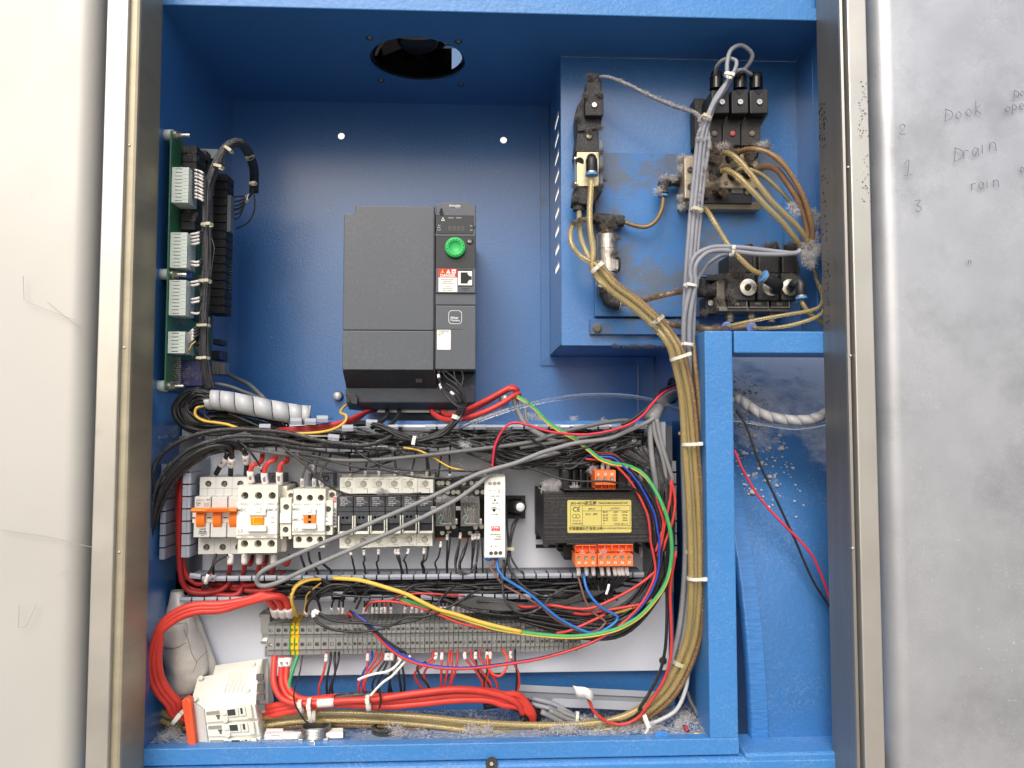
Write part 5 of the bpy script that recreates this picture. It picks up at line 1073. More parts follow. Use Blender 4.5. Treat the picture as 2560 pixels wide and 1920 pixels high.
for y in (1255, 1400): screw('a3', 1472, y, 25, 896, v3, SC_PLUSD)
mk('lower_rail', MB().rb('a3', 1560, 1418, 2005, 1550, 912, 945), black_g, v3, bev=.6)
mk('manifold_foot', MB().prism_x([(.915, W(1850, 508, 920).z), (.945, W(1850, 508, 920).z), (.945, W(1850, 523, 920).z), (.92, W(1850, 523, 920).z)], W(1726, 515, 920).x, W(1900, 515, 920).x), alu, v3)
for x in (1615, 1780, 1960): screw('a3', x, 1458, 20, 911, v3, SC_PLUSD)
screw('a3', 1784, 1374, 18, 907, v3, SC_PLUSD)
mk('name_plate', MB().rb('a3', 1830, 1424, 1925, 1462, 910, 912), M('plate_grey', (110, 112, 112), .4), v3)
for (x, y) in ((1660, 1130), (1830, 1160), (1690, 1280), (1850, 1300), (1990, 1130), (1960, 1280), (1680, 1190)):
    mk('port_fitting', MB().lathe(W(1300 + x * .28933, 60 + y * .28933, 908), (0, -1, 0), [(mm(18, 900), 0), (mm(18, 900), .006), (mm(15, 900), .008), (mm(10, 900), .009)], 18), black_l, v3)
mk('side_fitting', MB().tube(smooth(PW(P('b2', [(1820, 540, 925), (1700, 510, 922), (1600, 520, 920), (1540, 560, 918), (1530, 620, 917), (1530, 690, 917)]))), mm(14, 920), 14), black_l, v3, smooth=True)
mk('fitting_collar', MB().cyl(W(1380 + 1530 * .18083, 360 + 700 * .18083, 917), W(1380 + 1530 * .18083, 360 + 728 * .18083, 917), mm(13, 917), n=18), bluer, v3)
mk('brass_fitting', MB().cyl(W(1380 + 1800 * .18083, 360 + 515 * .18083, 922), W(1380 + 1715 * .18083, 360 + 515 * .18083, 922), mm(12, 922), n=6), brass, v3)
# lower triple valve block
v4 = thing('valve_block', W(1870, 780, 880), 'black block of three valves with round silver knobs above the cross bar', 'valve block'); R_ = 'b5'
vbody(R_, [(740, 320), (1160, 290), (1660, 300), (1690, 520), (1560, 980), (740, 985), (735, 560)], 905, 944, black_l, v4, 'rear_body', 1)
for x0, x1, xc in ((735, 1100, 990), (1130, 1410, 1290), (1440, 1640, 1540)):
    mk('valve_body', MB().rb(R_, x0, 540, x1, 905, 888, 925), black_l, v4, bev=2)
    mk('coil', MB().rb(R_, x0 + 10, 300, x1 - (0 if x0 > 1000 else 30), 545, 896, 935), black, v4, bev=1.5)
    kn = W(1680 + xc * .18987, 580 + 735 * .18987, 888); rr0 = mm(118 * .18987, 880)
    mk('knob', MB().lathe(kn, (0, -1, 0), [(rr0 * .98, -.004), (rr0, .003), (rr0 * .97, .0046), (rr0 * .5, .0052), (rr0 * .4, .0052), (rr0 * .38, .0035), (rr0 * .05, .0034)], 36), M('machined_aluminium', (220, 216, 206), .28, .85, var=.06, vs=200), v4, smooth=False)
mk('knob_bore', MB().lathe(W(1680 + 998 * .18987, 580 + 732 * .18987, 882.6), (0, -1, 0), [(mm(8.4, 882), 0), (mm(8.4, 882), .0012), (mm(5, 882), .0013), (mm(5, 882), .0002), (.0001, .0002)], 24), rubber, v4)
ba = thing('manifold_base', W(1880, 800, 900), 'dusty grey manifold bar with three marked plates under the silver knobs', 'manifold')
mk('bar', MB().rb(R_, 620, 985, 1545, 1045, 892, 925).rb(R_, 590, 640, 735, 1060, 900, 940), alu if False else M('grimy_alloy', (112, 108, 100), .5, .4, bump=.5, bs=600, dust=1), ba, bev=1)
for i, x in enumerate((745, 1025, 1305)):
    pl = mk('marked_plate', MB().rb(R_, x, 915, x + 240, 990, 890, 900), black, ba, bev=.4)
    mk('plate_rim', MB().rb(R_, x - 6, 984, x + 250, 1000, 888, 896).rb(R_, x + 236, 915, x + 250, 990, 888, 896), MATS['grimy_alloy'], ba, bev=.3)
    txt(('TR', 'TTC', 'TL'), R_, 0, 0, 1, 889, inkw, pl) if False else txt(('VR', 'TTC', 'TL+')[i], R_, x + 110, 952, 34, 889.5, M('faded_ink', (150, 150, 148), .6, var=0), pl)
for x in (760, 1040, 1310):
    f_ = MB(); c = lambda y: W(1680 + x * .18987, 580 + y * .18987, 905); f_.cyl(c(1045), c(1095), mm(11, 905), n=16); f_.cyl(c(1095), c(1140), mm(12.5, 905), n=6); f_.cyl(c(1140), c(1190), mm(9.5, 905), n=14)
    mk('hex_fitting', f_, MATS['grimy_alloy'], ba, bev=.3)
for x, y in ((722, 1245), (1050, 1255)): mk('blue_collar', MB().cyl(W(1680 + x * .18987, 580 + y * .18987, 897), W(1680 + x * .18987, 580 + (y + 5) * .18987, 890), mm(13, 895), n=22), M('violet_blue_collar', (110, 130, 200), .4, trans=.2), ba, bev=.8)
sbk = thing('valve_bracket', W(1770, 770, 930), 'black linty bracket and cross fitting left of the silver knobs', 'bracket')
mks('bracket', R_, [(420, 555, 740, 640, 915, 944), (440, 850, 620, 1080, 912, 944)], black_l, sbk, 1)
screw(R_, 508, 938, 40, 911, sbk)
mk('cross_fitting', MB().tube(smooth(PW(P(R_, [(410, 620, 905), (405, 740, 905), (408, 850, 905)]))), mm(10.5, 905), 14).tube(PW(P(R_, [(340, 800, 905), (430, 800, 905), (600, 790, 908)])), mm(12, 905), 14), black_l, sbk, smooth=True)
mk('collar', MB().cyl(W(1680 + 415 * .18987, 580 + 598 * .18987, 905), W(1680 + 415 * .18987, 580 + 580 * .18987, 905), mm(10.5, 905), n=18), bluer, sbk)
mk('nut', MB().cyl(W(1680 + 545 * .18987, 580 + 795 * .18987, 908), W(1680 + 600 * .18987, 580 + 795 * .18987, 908), mm(13, 905), n=6), MATS['grimy_alloy'], sbk, bev=.3)
elbow(v4, R_, [(1350, 760, 882), (1400, 700, 868), (1330, 660, 864), (1215, 590, 862)], 150, 865)
elbow(v4, R_, [(1560, 730, 884), (1600, 690, 872), (1680, 680, 868), (1690, 760, 866), (1700, 850, 866)], 130, 868)
for x, y in ((1000, 200), (1330, 190), (1570, 190)): mk('coil_plug', MB().cyl(W(1680 + x * .18987, 580 + (y + 110) * .18987, 915), W(1680 + (x - 20) * .18987, 580 + (y - 30) * .18987, 912), mm(19, 915), mm(15, 915), n=16), black_l, v4, smooth=False)
# tee, filter cylinder, lower tee
te = thing('tee_fitting', W(1510, 565, 925), 'black push-in tee furred with dark lint above the silver cylinder', 'fitting')
mk('tee', MB().tube(PW(P('b2', [(570, 1030, 925), (780, 1050, 925), (990, 1070, 925)])), mm(15, 925), 16).tube(PW(P('b2', [(770, 1050, 925), (760, 1200, 925)])), mm(15, 925), 16), black_l, te, smooth=True)
cy = thing('silver_cylinder', W(1520, 715, 925), 'silver cast cylinder with a knurled ring below the linty tee', 'cylinder')
c = lambda x, y, d=922: W(1380 + x * .18083, 360 + y * .18083, d)
mk('brass_neck', MB().cyl(c(765, 1195), c(765, 1235), mm(17, 922), n=18), brass, cy)
mk('barrel', MB().lathe(c(755, 1230), (c(775, 1900) - c(755, 1230)), [(mm(22, 922), 0), (mm(26, 922), .003), (mm(26, 922), .020), (mm(24.5, 922), .0205), (mm(26, 922), .021), (mm(25, 922), .036)], 30), M('rough_silver', (198, 192, 184), .3, .85, bump=.8, bs=160, var=.15, vs=90, dust=.5, ds=700), cy, smooth=False)
p0, p1 = c(770, 1600), c(778, 1780); mk('knurled_ring', MB().cyl(p0, p1, mm(26.5, 922), n=40), MATS['rough_silver'], cy)
kr = MB(); ax_ = (p1 - p0).normalized(); u_ = ax_.cross(Vector((0, 1, 0))).normalized(); w_ = ax_.cross(u_)
for k in range(30):
    a = 2 * math.pi * k / 30; o_ = (u_ * math.cos(a) + w_ * math.sin(a)) * mm(26.5, 922); kr.tube([p0.lerp(p1, .12) + o_, p0.lerp(p1, .85) + o_], .0006, 4)
mk('knurling', kr, MATS['rough_silver'], cy, kind='stuff')
mk('lower_barrel', MB().cyl(p1, c(700, 2010), mm(24, 922), mm(21, 922), n=28), MATS['rough_silver'], cy)
mk('wire_clip', MB().tube(smooth(PW(P('b2', [(880, 1570, 915), (930, 1590, 912), (935, 1700, 912), (920, 1760, 915)]))), .0013, 6), black, cy, smooth=True)
lt = thing('lower_fitting', W(1520, 770, 925), 'dark grimy elbow fitting with brass nut under the silver cylinder', 'fitting'); c = lambda x, y, d=925: W(1380 + x * .18083, 600 + y * .18083, d)
mk('nut', MB().cyl(c(700, 690), c(745, 715), mm(13, 925), n=6), brass, lt, bev=.3); mk('elbow', MB().tube(smooth([c(720, 710), c(760, 800), c(800, 860), c(930, 890)]), mm(15, 925), 14), black_l, lt, smooth=True); mk('hose_clamp', MB().cyl(c(925, 890), c(950, 892), mm(13, 925), n=18), zinc, lt)
# ---------------------------------------------------------------- hoses
H = lambda reg, pts, w, lab, mat=amber, **k: wire(P(reg, pts), w * RG[reg][2], mat, lab, 'hose', n=12, **k)
# main run of amber hoses, right side and along the floor
trunk = [(1492, 669, 872), (1534, 716, 868), (1588, 756, 868), (1640, 803, 866), (1672, 842, 862), (1693, 885, 858), (1716, 990, 858), (1727, 1110, 858), (1738, 1238, 860), (1744, 1377, 862), (1743, 1500, 864), (1728, 1610, 868), (1676, 1720, 872), (1600, 1786, 876), (1530, 1815, 878), (1440, 1828, 880), (1331, 1830, 882), (1190, 1822, 884), (1041, 1806, 886), (880, 1796, 888), (740, 1798, 890), (640, 1812, 890), (540, 1822, 892), (450, 1812, 895), (400, 1795, 898), (382, 1778, 900)]
heads = [P('b2', [(545, 490, 890), (532, 700, 885), (520, 950, 880), (530, 1200, 876), (570, 1450, 874)]), P('b2', [(375, 940, 912), (378, 1100, 905), (400, 1300, 895), (470, 1480, 885)]),
         P('b2', [(560, 1025, 918), (430, 1050, 905), (300, 1110, 892), (250, 1240, 885), (280, 1400, 880), (400, 1550, 878)]), [(1470, 640, 890), (1478, 655, 880)]]
hl = ('amber hose from the black elbow of the single valve down the post', 'paler amber hose from under the single valve joining the tied hoses',
      'amber hose looping left out of the linty tee into the tied hoses', 'inner amber hose of the tied run, hidden behind the others at the top')
for i in range(4):
    off = (i - 1.5) * 10.5; pp = list(heads[i])
    for k, (x, y, d) in enumerate(trunk):
        j0, j1 = max(k - 1, 0), min(k + 1, len(trunk) - 1); tx, ty = trunk[j1][0] - trunk[j0][0], trunk[j1][1] - trunk[j0][1]; l = math.hypot(tx, ty)
        sc_ = .75 if k < 5 else (1. if 6 < k < 22 else .9); o = off * sc_ * (1 + .1 * math.sin(k * .9 + i)); pp.append((x + ty / l * o, y - tx / l * o, d + (i % 2) * 7 + RNG.gauss(0, 1)))
    wire(pp, (15.5, 14, 13, 13)[i], (amber, M('amber_hose_pale', (190, 178, 138), .2, trans=.45, ior=1.35, var=.08, vs=12, coat=.4), amber, amber2)[i], hl[i], 'hose', n=12, group='amber hoses tied together', seg=5)
pp = [(1722, 700, 905), (1730, 800, 890), (1735, 880, 876), (1748, 1010, 872), (1757, 1120, 872), (1765, 1260, 872), (1767, 1400, 874), (1762, 1520, 876), (1744, 1620, 882), (1700, 1720, 888), (1640, 1785, 890), (1560, 1812, 892)]
wire(pp, 12, amber2, 'rust brown hose at the outer edge of the tied amber hoses beside the post', 'hose', n=12, group='amber hoses tied together')
H('b2', [(1000, 1080, 922), (1150, 1130, 920), (1300, 1145, 918), (1420, 1080, 916), (1500, 950, 915), (1530, 840, 915), (1535, 730, 916)], 62, 'thin amber hose curving from the linty tee up to the manifold elbow', M('amber_dark_hose', (140, 112, 64), .22, trans=.3, ior=1.35, coat=.5))
H('b3', [(960, 880, 920), (1150, 860, 915), (1400, 800, 905), (1650, 740, 900), (1850, 710, 900), (1900, 705, 905)], 75, 'fuzzy amber hose from the grimy elbow passing behind the grey cables', amber2)
H('b4', [(320, 985, 890), (380, 1040, 880), (470, 1180, 872), (600, 1400, 868), (720, 1570, 864), (860, 1720, 860), (1000, 1850, 858), (1120, 1905, 860)], 72, 'amber hose from the cable run down to the middle silver knob elbow')
H('b4', [(600, 230, 890), (700, 250, 876), (850, 370, 868), (1050, 620, 862), (1250, 880, 858), (1450, 1080, 858), (1620, 1250, 860), (1750, 1430, 866), (1800, 1560, 875)], 80, 'long amber hose from the upper port of the manifold down to the lint clump', amber)
H('b4', [(580, 480, 892), (660, 480, 880), (800, 560, 870), (1000, 760, 864), (1200, 980, 860), (1400, 1180, 860), (1560, 1380, 864), (1680, 1540, 872)], 84, 'long amber hose from the lower left port of the manifold', amber)
H('b4', [(820, 230, 896), (900, 190, 885), (1050, 185, 872), (1250, 250, 866), (1450, 420, 862), (1600, 640, 862), (1720, 880, 864), (1800, 1150, 868), (1830, 1350, 874), (1800, 1560, 882)], 76, 'outermost brown hose arching from the top port of the manifold', amber2)
H('b4', [(1100, 200, 896), (1250, 230, 890), (1400, 340, 882), (1560, 560, 876), (1680, 780, 874), (1760, 1000, 874), (1810, 1250, 878)], 60, 'second arching hose, just behind the outermost brown one', amber2)
H('b4', [(1060, 470, 896), (1180, 420, 884), (1320, 450, 876), (1450, 600, 872), (1580, 800, 870), (1680, 980, 872), (1740, 1180, 876), (1780, 1400, 880)], 92, 'thick rusty hose from the right port of the manifold', M('rusty_hose', (150, 116, 88), .35, trans=.25, ior=1.35, var=.25, dust=1., ds=500, dcol=(170, 150, 130)))
H('b4', [(780, 490, 896), (860, 450, 888), (980, 470, 882), (1150, 550, 884), (1350, 720, 884), (1500, 880, 884), (1580, 990, 884)], 60, 'slimmer pale hose crossing under the two long hoses from the manifold', MATS['amber_hose_pale'])
H('b5', [(1700, 900, 868), (1730, 960, 866), (1800, 1060, 866), (1900, 1140, 866), (2000, 1220, 868), (2080, 1270, 870)], 62, 'amber hose dropping from the right elbow behind the steel frame', amber)
H('b5', [(720, 1245, 888), (850, 1215, 878), (1150, 1150, 868), (1500, 1090, 862), (1800, 1040, 860), (1930, 990, 862), (1980, 900, 868), (1960, 780, 880), (1900, 620, 895), (1870, 450, 905)], 50, 'upper of two thin amber hoses above the cross bar, looping up on the right', amber)
H('b5', [(1060, 1255, 888), (1200, 1270, 878), (1500, 1240, 866), (1800, 1160, 860), (1960, 1080, 860), (2010, 980, 862), (2010, 850, 870), (1950, 700, 885)], 50, 'lower of two thin amber hoses above the cross bar', amber)
H('b3', [(1500, 1100, 905), (1620, 1160, 900), (1800, 1195, 898), (2000, 1220, 896), (2250, 1235, 894), (2450, 1220, 896), (2700, 1190, 900)], 80, 'dusty amber hose lying behind the post top, under the valve block', amber2)
H('b6', [(-20, 480, 868), (150, 420, 864), (400, 335, 862), (700, 265, 864), (1000, 215, 868), (1300, 195, 872), (1600, 208, 878), (1850, 250, 886), (2000, 300, 892), (2110, 345, 896)], 44, 'clear plastic hose arching across the back wall right of the drive', clearh)
H('b1', [(2200, 1120, 868), (2000, 1190, 870), (1800, 1260, 872), (1600, 1330, 874)], 40, 'end of the clear hose dipping into the upper duct', clearh)
# ---------------------------------------------------------------- grey cables on the right
G = lambda reg, pts, w, lab, mat=w_greyb, **k: wire(P(reg, pts), w * RG[reg][2], mat, lab, 'cable', n=12, **k)
run = [(1757, 340, 870), (1746, 440, 872), (1738, 521, 872), (1728, 640, 872), (1724, 713, 872), (1720, 790, 872), (1718, 874, 878), (1720, 960, 886), (1717, 1060, 888), (1717, 1150, 888), (1720, 1260, 888), (1722, 1380, 888), (1716, 1500, 888), (1700, 1610, 890), (1664, 1720, 892), (1600, 1790, 898), (1520, 1812, 902), (1440, 1800, 905), (1385, 1770, 905), (1330, 1755, 912)]
def along(heads_, off, dd=0, run_=run, k0=0):
    pp = list(heads_)
    for k, (x, y, d) in enumerate(run_[k0:], k0):
        j0, j1 = max(k - 1, 0), min(k + 1, len(run_) - 1); tx, ty = run_[j1][0] - run_[j0][0], run_[j1][1] - run_[j0][1]; l = math.hypot(tx, ty); pp.append((x + ty / l * off, y - tx / l * off, d + dd))
    return pp
wire(along(P('a3', [(1690, 430, 898), (1700, 370, 890), (1750, 315, 882), (1820, 300, 876), (1870, 330, 872), (1850, 410, 870), (1790, 500, 868), (1700, 620, 868), (1650, 720, 868), (1615, 800, 868)]), -11), 10.5, w_greyb, 'grey cable from the left valve plug, small inner loop', 'cable', n=12, group='grey cables tied down the post')
wire(along(P('a3', [(1905, 430, 898), (1990, 330, 886), (2000, 250, 880), (1910, 185, 876), (1820, 230, 872), (1790, 340, 870), (1790, 420, 868), (1800, 470, 868), (1740, 590, 867), (1670, 700, 867), (1630, 800, 868)]), -2, -2), 11, w_greyb, 'grey cable from the middle valve plug making the tall round loop', 'cable', n=12, group='grey cables tied down the post')
wire(along(P('a3', [(2000, 440, 898), (1930, 400, 890), (1870, 410, 882), (1830, 460, 874), (1770, 570, 871), (1700, 670, 871), (1660, 760, 871)]), 7), 10.5, w_greyb, 'grey cable from the right valve plug passing under the white tie', 'cable', n=12, group='grey cables tied down the post')
wire(along(P('a3', [(690, 458, 904), (760, 460, 898), (900, 510, 892), (1100, 610, 886), (1300, 700, 880), (1450, 750, 876), (1540, 790, 874)]), 15, 2), 9.5, w_greyb, 'frosted grey cable running across from the single valve to the cable run', 'cable', n=12, group='grey cables tied down the post')
for off, lab, hd in ((-9, 'upper grey cable bending left from behind the valve coils', [(1640, 285), (1500, 275), (1250, 245), (1000, 215), (820, 200), (600, 195), (450, 225), (310, 310), (250, 430), (240, 560), (250, 680)]),
                     (5, 'lower grey cable bending left from behind the valve coils', [(1690, 235), (1640, 275), (1400, 295), (1100, 290), (850, 260), (650, 240), (480, 265), (370, 350), (310, 450), (300, 560), (310, 690)])):
    wire(along(P('b5', hd, 862), off, -6, run, 5), 12.5, w_greyb, lab, 'cable', n=12, group='grey cables over the silver knobs')
wire(P('b5', [(720, 295, 885), (620, 320, 885), (480, 420, 882), (390, 540, 878), (340, 620, 874), (330, 720, 876)]), 10, w_greyb, 'short dark grey cable curving beside the blue collar', 'cable')
wire(P('c7', [(1660, 250, 885), (1640, 420, 880), (1560, 600, 878), (1420, 690, 876), (1300, 735, 878)]), 10, M('pale_grey_cable', (176, 178, 182), .45, var=.05), 'pale grey cable rounding the lower corner outside the hoses', 'cable', n=12)
for k, (y, lab) in enumerate(((600, 'topmost grey cable on the floor at the hose corner'), (640, 'middle grey cable on the floor at the hose corner'), (690, 'lowest grey cable on the floor at the hose corner'))):
    wire(P('c7', [(390 + 100 * (2 - k) * .7, 590 + k * 14, 898 - k * 3), (620, y + 40, 896), (800, y + 90 - k * 22, 894), (1000, y + 100 - k * 26, 894), (1200, y + 90 - k * 20, 894)]), 13, w_grey, lab, 'cable', n=10)
wire(P('c7', [(1650, 440, 905), (1680, 530, 902), (1720, 600, 900), (1750, 660, 898)]), 10, w_greyd, 'thin grey cable leaving through a sealed hole low in the right wall', 'cable')
gm_ = thing('cable_grommet', gc, 'black rubber grommet in the right wall where grey and red cables leave', 'grommet')
mk('ring', MB().lathe((XP + .0005, .995, gc.z), (-1, 0, 0), [(.0165, 0), (.0175, .0015), (.0155, .004), (.012, .0035), (.0115, 0)], 28), rubber, gm_, smooth=True)
# ---------------------------------------------------------------- cables in front of the devices
G('d5', [(1060, 440, 880), (1300, 470, 876), (1600, 510, 872), (1900, 550, 868), (2212, 580, 866), (2600, 575, 864), (3200, 520, 862), (3700, 460, 862), (4300, 380, 862), (4620, 280, 864), (5000, 190, 868), (5300, 140, 874), (5420, 150, 878), (5440, 190, 878), (5200, 260, 874), (4700, 360, 868), (4200, 440, 864)], 46, 'dusty grey cable sagging across above the fuses, looping back at upper right', w_greyd)
G('b6', [(1900, 400, 870), (1800, 470, 866), (1600, 560, 860), (1400, 640, 856), (1100, 680, 854), (900, 730, 852), (700, 790, 850), (450, 890, 850), (200, 960, 850), (0, 1030, 849), (-400, 1230, 848), (-900, 1450, 848), (-1500, 1700, 848), (-1950, 1900, 848), (-2130, 1990, 849), (-2190, 2050, 850), (-2200, 2110, 852), (-2150, 2150, 853), (-2000, 2120, 853), (-1700, 1980, 852), (-1200, 1760, 851), (-700, 1540, 851), (-200, 1290, 851), (60, 1110, 853), (200, 1000, 856), (500, 880, 862), (900, 780, 868)], 46, 'long grey cable folded back in a hairpin in front of the contactors', w_grey)
G('b6', [(2075, 170, 990), (2020, 220, 950), (1960, 270, 915), (1900, 340, 890), (1850, 400, 876), (1820, 450, 872)], 118, 'thick grey cable bent down from the grommet, wrapped in grey tape', w_grey)
mk('tape_wrap', MB().tube(smooth(PW(P('b6', [(1900, 335, 889), (1870, 385, 878), (1835, 445, 870)]))), [mm(16, 875)] * 5 + [mm(17.5, 872)] * 8, 16), M('tape_grey', (128, 130, 134), .35, dust=.3), C.objects['cable.%03d' % max(int(o.name.split('.')[1]) for o in C.objects if o.name.startswith('cable.'))], smooth=True)
for pts, w, lab in (([(1820, 470, 872), (1830, 700, 872), (1850, 900, 870), (1880, 1100, 872), (1890, 1250, 876)], 56, 'leftmost grey cable coming down from the tape, ending in a red core'),
                    ([(1850, 460, 870), (1880, 620, 870), (1940, 800, 870), (1980, 980, 872), (1985, 1150, 874), (1975, 1310, 876)], 44, 'middle grey cable coming down from the tape'),
                    ([(1890, 440, 868), (1920, 600, 868), (1960, 760, 868), (2010, 920, 868), (2050, 1050, 870), (2050, 1090, 872)], 46, 'rightmost grey cable from the tape, splitting into two red cores')):
    G('b6', pts, w, lab, w_grey)
G('b6', [(430, 200, 905), (460, 330, 900), (500, 420, 896), (560, 510, 890), (680, 590, 886), (850, 670, 884), (1000, 730, 882), (1150, 800, 880), (1210, 830, 880)], 62, 'sheathed grey cable dropping from the red cables, cut open at its end', w_grey)
G('b6', [(545, 230, 905), (545, 350, 902), (560, 450, 898), (600, 520, 892)], 34, 'short pale grey cable beside the green wire at the back wall', w_grey)
G('a7', [(1030, 865, 985), (1150, 930, 970), (1300, 1000, 955), (1400, 1080, 945), (1500, 1180, 930), (1560, 1260, 915)], 50, 'grey data cable plugged into the board, sloping down right', w_greyd)
G('a7', [(560, 1130, 892), (640, 1080, 890), (750, 1020, 890), (880, 1003, 892), (1050, 1030, 896), (1250, 1100, 902), (1450, 1180, 908), (1600, 1230, 912)], 44, 'grey cable arching over the white spiral wrap', w_greyd)
G('c8', [(190, 262, 930), (230, 270, 925), (300, 320, 915), (400, 345, 905), (500, 345, 900), (570, 310, 900)], 26, 'grey cable in spiral wrap crossing the right opening', w_grey)
H('c8', [(190, 345, 928), (300, 362, 915), (420, 378, 905), (500, 372, 900), (580, 355, 898)], 11, 'clear hose under the wrapped cable in the right opening', clearh)
def wrap(pts, width, turns, fill, mat, parent=None, th=.0008):
    sp = smooth(PW(pts), 10); dm = sum(p[2] for p in pts) / len(pts); r = mm(width / 2, dm); n = turns * 20; mb = MB(); tot = len(sp) - 1
    for i in range(n + 1):
        for j in (0, 1):
            s = min(1, max(0, (i / 20 + j * fill) / turns)); k = min(int(s * tot), tot - 1); f = s * tot - k; p = sp[k].lerp(sp[k + 1], f); t = (sp[k + 1] - sp[k]).normalized()
            u = (Vector((0, -1, 0)) - t * t.dot(Vector((0, -1, 0)))).normalized(); w = t.cross(u); a = i / 20 * 2 * math.pi
            rr1 = r * (1 + .015 * j) ; mb.v.append(tuple(p + (u * math.cos(a) + w * math.sin(a)) * rr1))
    for i in range(n): mb.f.append((i * 2, i * 2 + 1, i * 2 + 3, i * 2 + 2))
    o = mk('spiral_wrap', mb, mat, parent, smooth=True); so_ = o.modifiers.new('thick', 'SOLIDIFY'); so_.thickness = th; return o
wrap(P('c8', [(192, 262, 930), (230, 272, 924), (300, 322, 913), (400, 347, 904), (500, 345, 899), (570, 310, 899)]), 23, 10, .975, M('wrap_smooth', (168, 170, 172), .4, var=.05, dust=.3), None).select_set(False)
tag(C.objects['spiral_wrap'], 'white spiral wrap round the cable crossing the right opening', 'spiral wrap')
ww = wrap(P('a7', [(790, 1205, 872), (900, 1205, 872), (1100, 1230, 873), (1400, 1290, 876), (1700, 1350, 880), (1950, 1390, 884), (2090, 1400, 886)]), 45, 8, .95, wrap_m)
tag(ww, 'grey white spiral wrap round the black harness, below the circuit board', 'spiral wrap')
wm_ = bpy.data.objects.new('x', None)
core = [(620, 1300, 884), (700, 1220, 878), (800, 1205, 874), (1100, 1232, 875), (1400, 1292, 878), (1700, 1352, 882), (2000, 1395, 886), (2080, 1400, 887)]
bundle(P('a7', core), 7, 7, 12, w_black, '', None, stuff=True)
# ================================================================ wires and cables
def Wi(reg, pts, w, mat, lab, d=866, **k): return wire(P(reg, pts, d), w * RG[reg][2], mat, lab, k.pop('cat', 'wire'), **k)
# big black cables sweeping from the left side over the breaker
GB = 'black cables sweeping over the left duct'
BC = [([(60, 2400, 862), (70, 1900, 858), (85, 1500, 856), (100, 1100, 856), (130, 750, 856), (250, 500, 856), (500, 340, 856), (800, 255, 856), (1150, 235, 856), (1600, 270, 857), (1900, 340, 858), (2200, 395, 860), (2500, 410, 862), (2700, 350, 868), (2850, 270, 874)], 50, 'topmost black cable arching from the left side over the duct'),
      ([(60, 2500, 864), (80, 1750, 860), (110, 1300, 858), (170, 900, 858), (330, 640, 858), (560, 450, 858), (850, 350, 858), (1100, 310, 858), (1500, 340, 859), (1850, 410, 862), (2200, 430, 868), (2600, 450, 876), (3200, 470, 884)], 48, 'second black cable, just below the topmost arch'),
      ([(64, 2300, 866), (90, 1650, 862), (150, 1200, 860), (280, 820, 860), (500, 580, 860), (720, 450, 860), (900, 415, 862), (1000, 450, 868), (1015, 560, 876), (1005, 650, 884), (1000, 745, 892)], 56, 'black cable turning down into the middle pole of the breaker'),
      ([(60, 2350, 868), (100, 1600, 864), (170, 1150, 862), (330, 800, 862), (560, 560, 862), (760, 440, 864), (900, 430, 870), (960, 480, 876), (950, 560, 882), (890, 640, 888), (840, 730, 894)], 56, 'black cable turning down into the left pole of the breaker'),
      ([(56, 2300, 870), (80, 1800, 866), (130, 1350, 864), (220, 1000, 864), (400, 720, 864), (640, 520, 864), (880, 400, 866), (1060, 400, 870), (1160, 500, 876), (1180, 600, 884), (1172, 740, 892)], 56, 'black cable turning down into the right pole of the breaker'),
      ([(50, 2250, 872), (66, 1900, 868), (110, 1500, 866), (200, 1100, 866), (380, 780, 866), (600, 600, 868), (800, 480, 872), (1050, 390, 876), (1400, 380, 880), (1800, 450, 884), (2300, 500, 888)], 44, 'dusty black cable low in the sweep, running on into the duct'),
      ([(46, 2200, 874), (60, 2000, 870), (100, 1600, 868), (170, 1250, 866), (300, 950, 866), (480, 700, 868), (700, 540, 872), (950, 440, 876), (1300, 400, 882)], 40, 'innermost dusty black cable of the sweep')]
for (pts, w, lab), mk_ in zip(BC, ((), (), ((-27, 20, '005'),), ((-27, 20, '004'),), ((-28, 20, '006'),), (), ())):
    Wi('d5', pts, w, w_blackd if 'dusty' in lab or 'arch' in lab else w_black, lab, cat='cable', n=10, group=GB, marks=mk_)
bundle(P('d5', [(40, 2300, 876), (60, 1900, 872), (120, 1450, 870), (220, 1050, 868), (400, 760, 870), (650, 560, 874), (900, 460, 878), (1300, 420, 884), (1700, 470, 890)]), 6, 7, 8, w_blackd, 'dusty black wire among the cables sweeping over the left duct', 'thin wires in the left sweep', jit=2)
# coil of black wires at lower left of the back wall
for k in range(13):
    f = k / 12; q = lambda a, b: a + (b - a) * f
    pts = [(1560 - 40 * k % 300, q(1500, 1560), 896), (1200, q(1430, 1600), 894), (900, q(1400, 1640), 890), (q(760, 560), q(1420, 1590), 886), (q(660, 400), q(1330, 1460), 884), (q(640, 365), q(1250, 1300), 884), (q(700, 480), q(1180, 1130), 884), (q(760, 620), q(1165, 1080), 882), (860, q(1240, 1110), 880)]
    Wi('a7', [(x, y + RNG.gauss(0, 6), d + RNG.gauss(0, 2)) for x, y, d in pts], 38 * RNG.uniform(.85, 1.1), w_blackd if k % 3 else w_black, 'black wire of the flat coil left of the spiral wrap', group='coiled black wires below the circuit board', n=8)
bundle(P('a7', [(800, 1350, 900), (1100, 1370, 900), (1400, 1420, 898), (1700, 1500, 896), (1780, 1560, 896)]), 14, 6, 14, w_black, 'black wire behind the spiral wrap, entering the upper duct', 'black wires behind the spiral wrap', jit=3, stuff=True)
Wi('a7', [(860, 1260, 878), (760, 1280, 876), (660, 1310, 874), (650, 1400, 874), (750, 1465, 874), (900, 1490, 874), (1050, 1515, 874), (1180, 1560, 874), (1280, 1600, 876)], 36, w_yel, 'yellow wire looping inside the black coil at left')
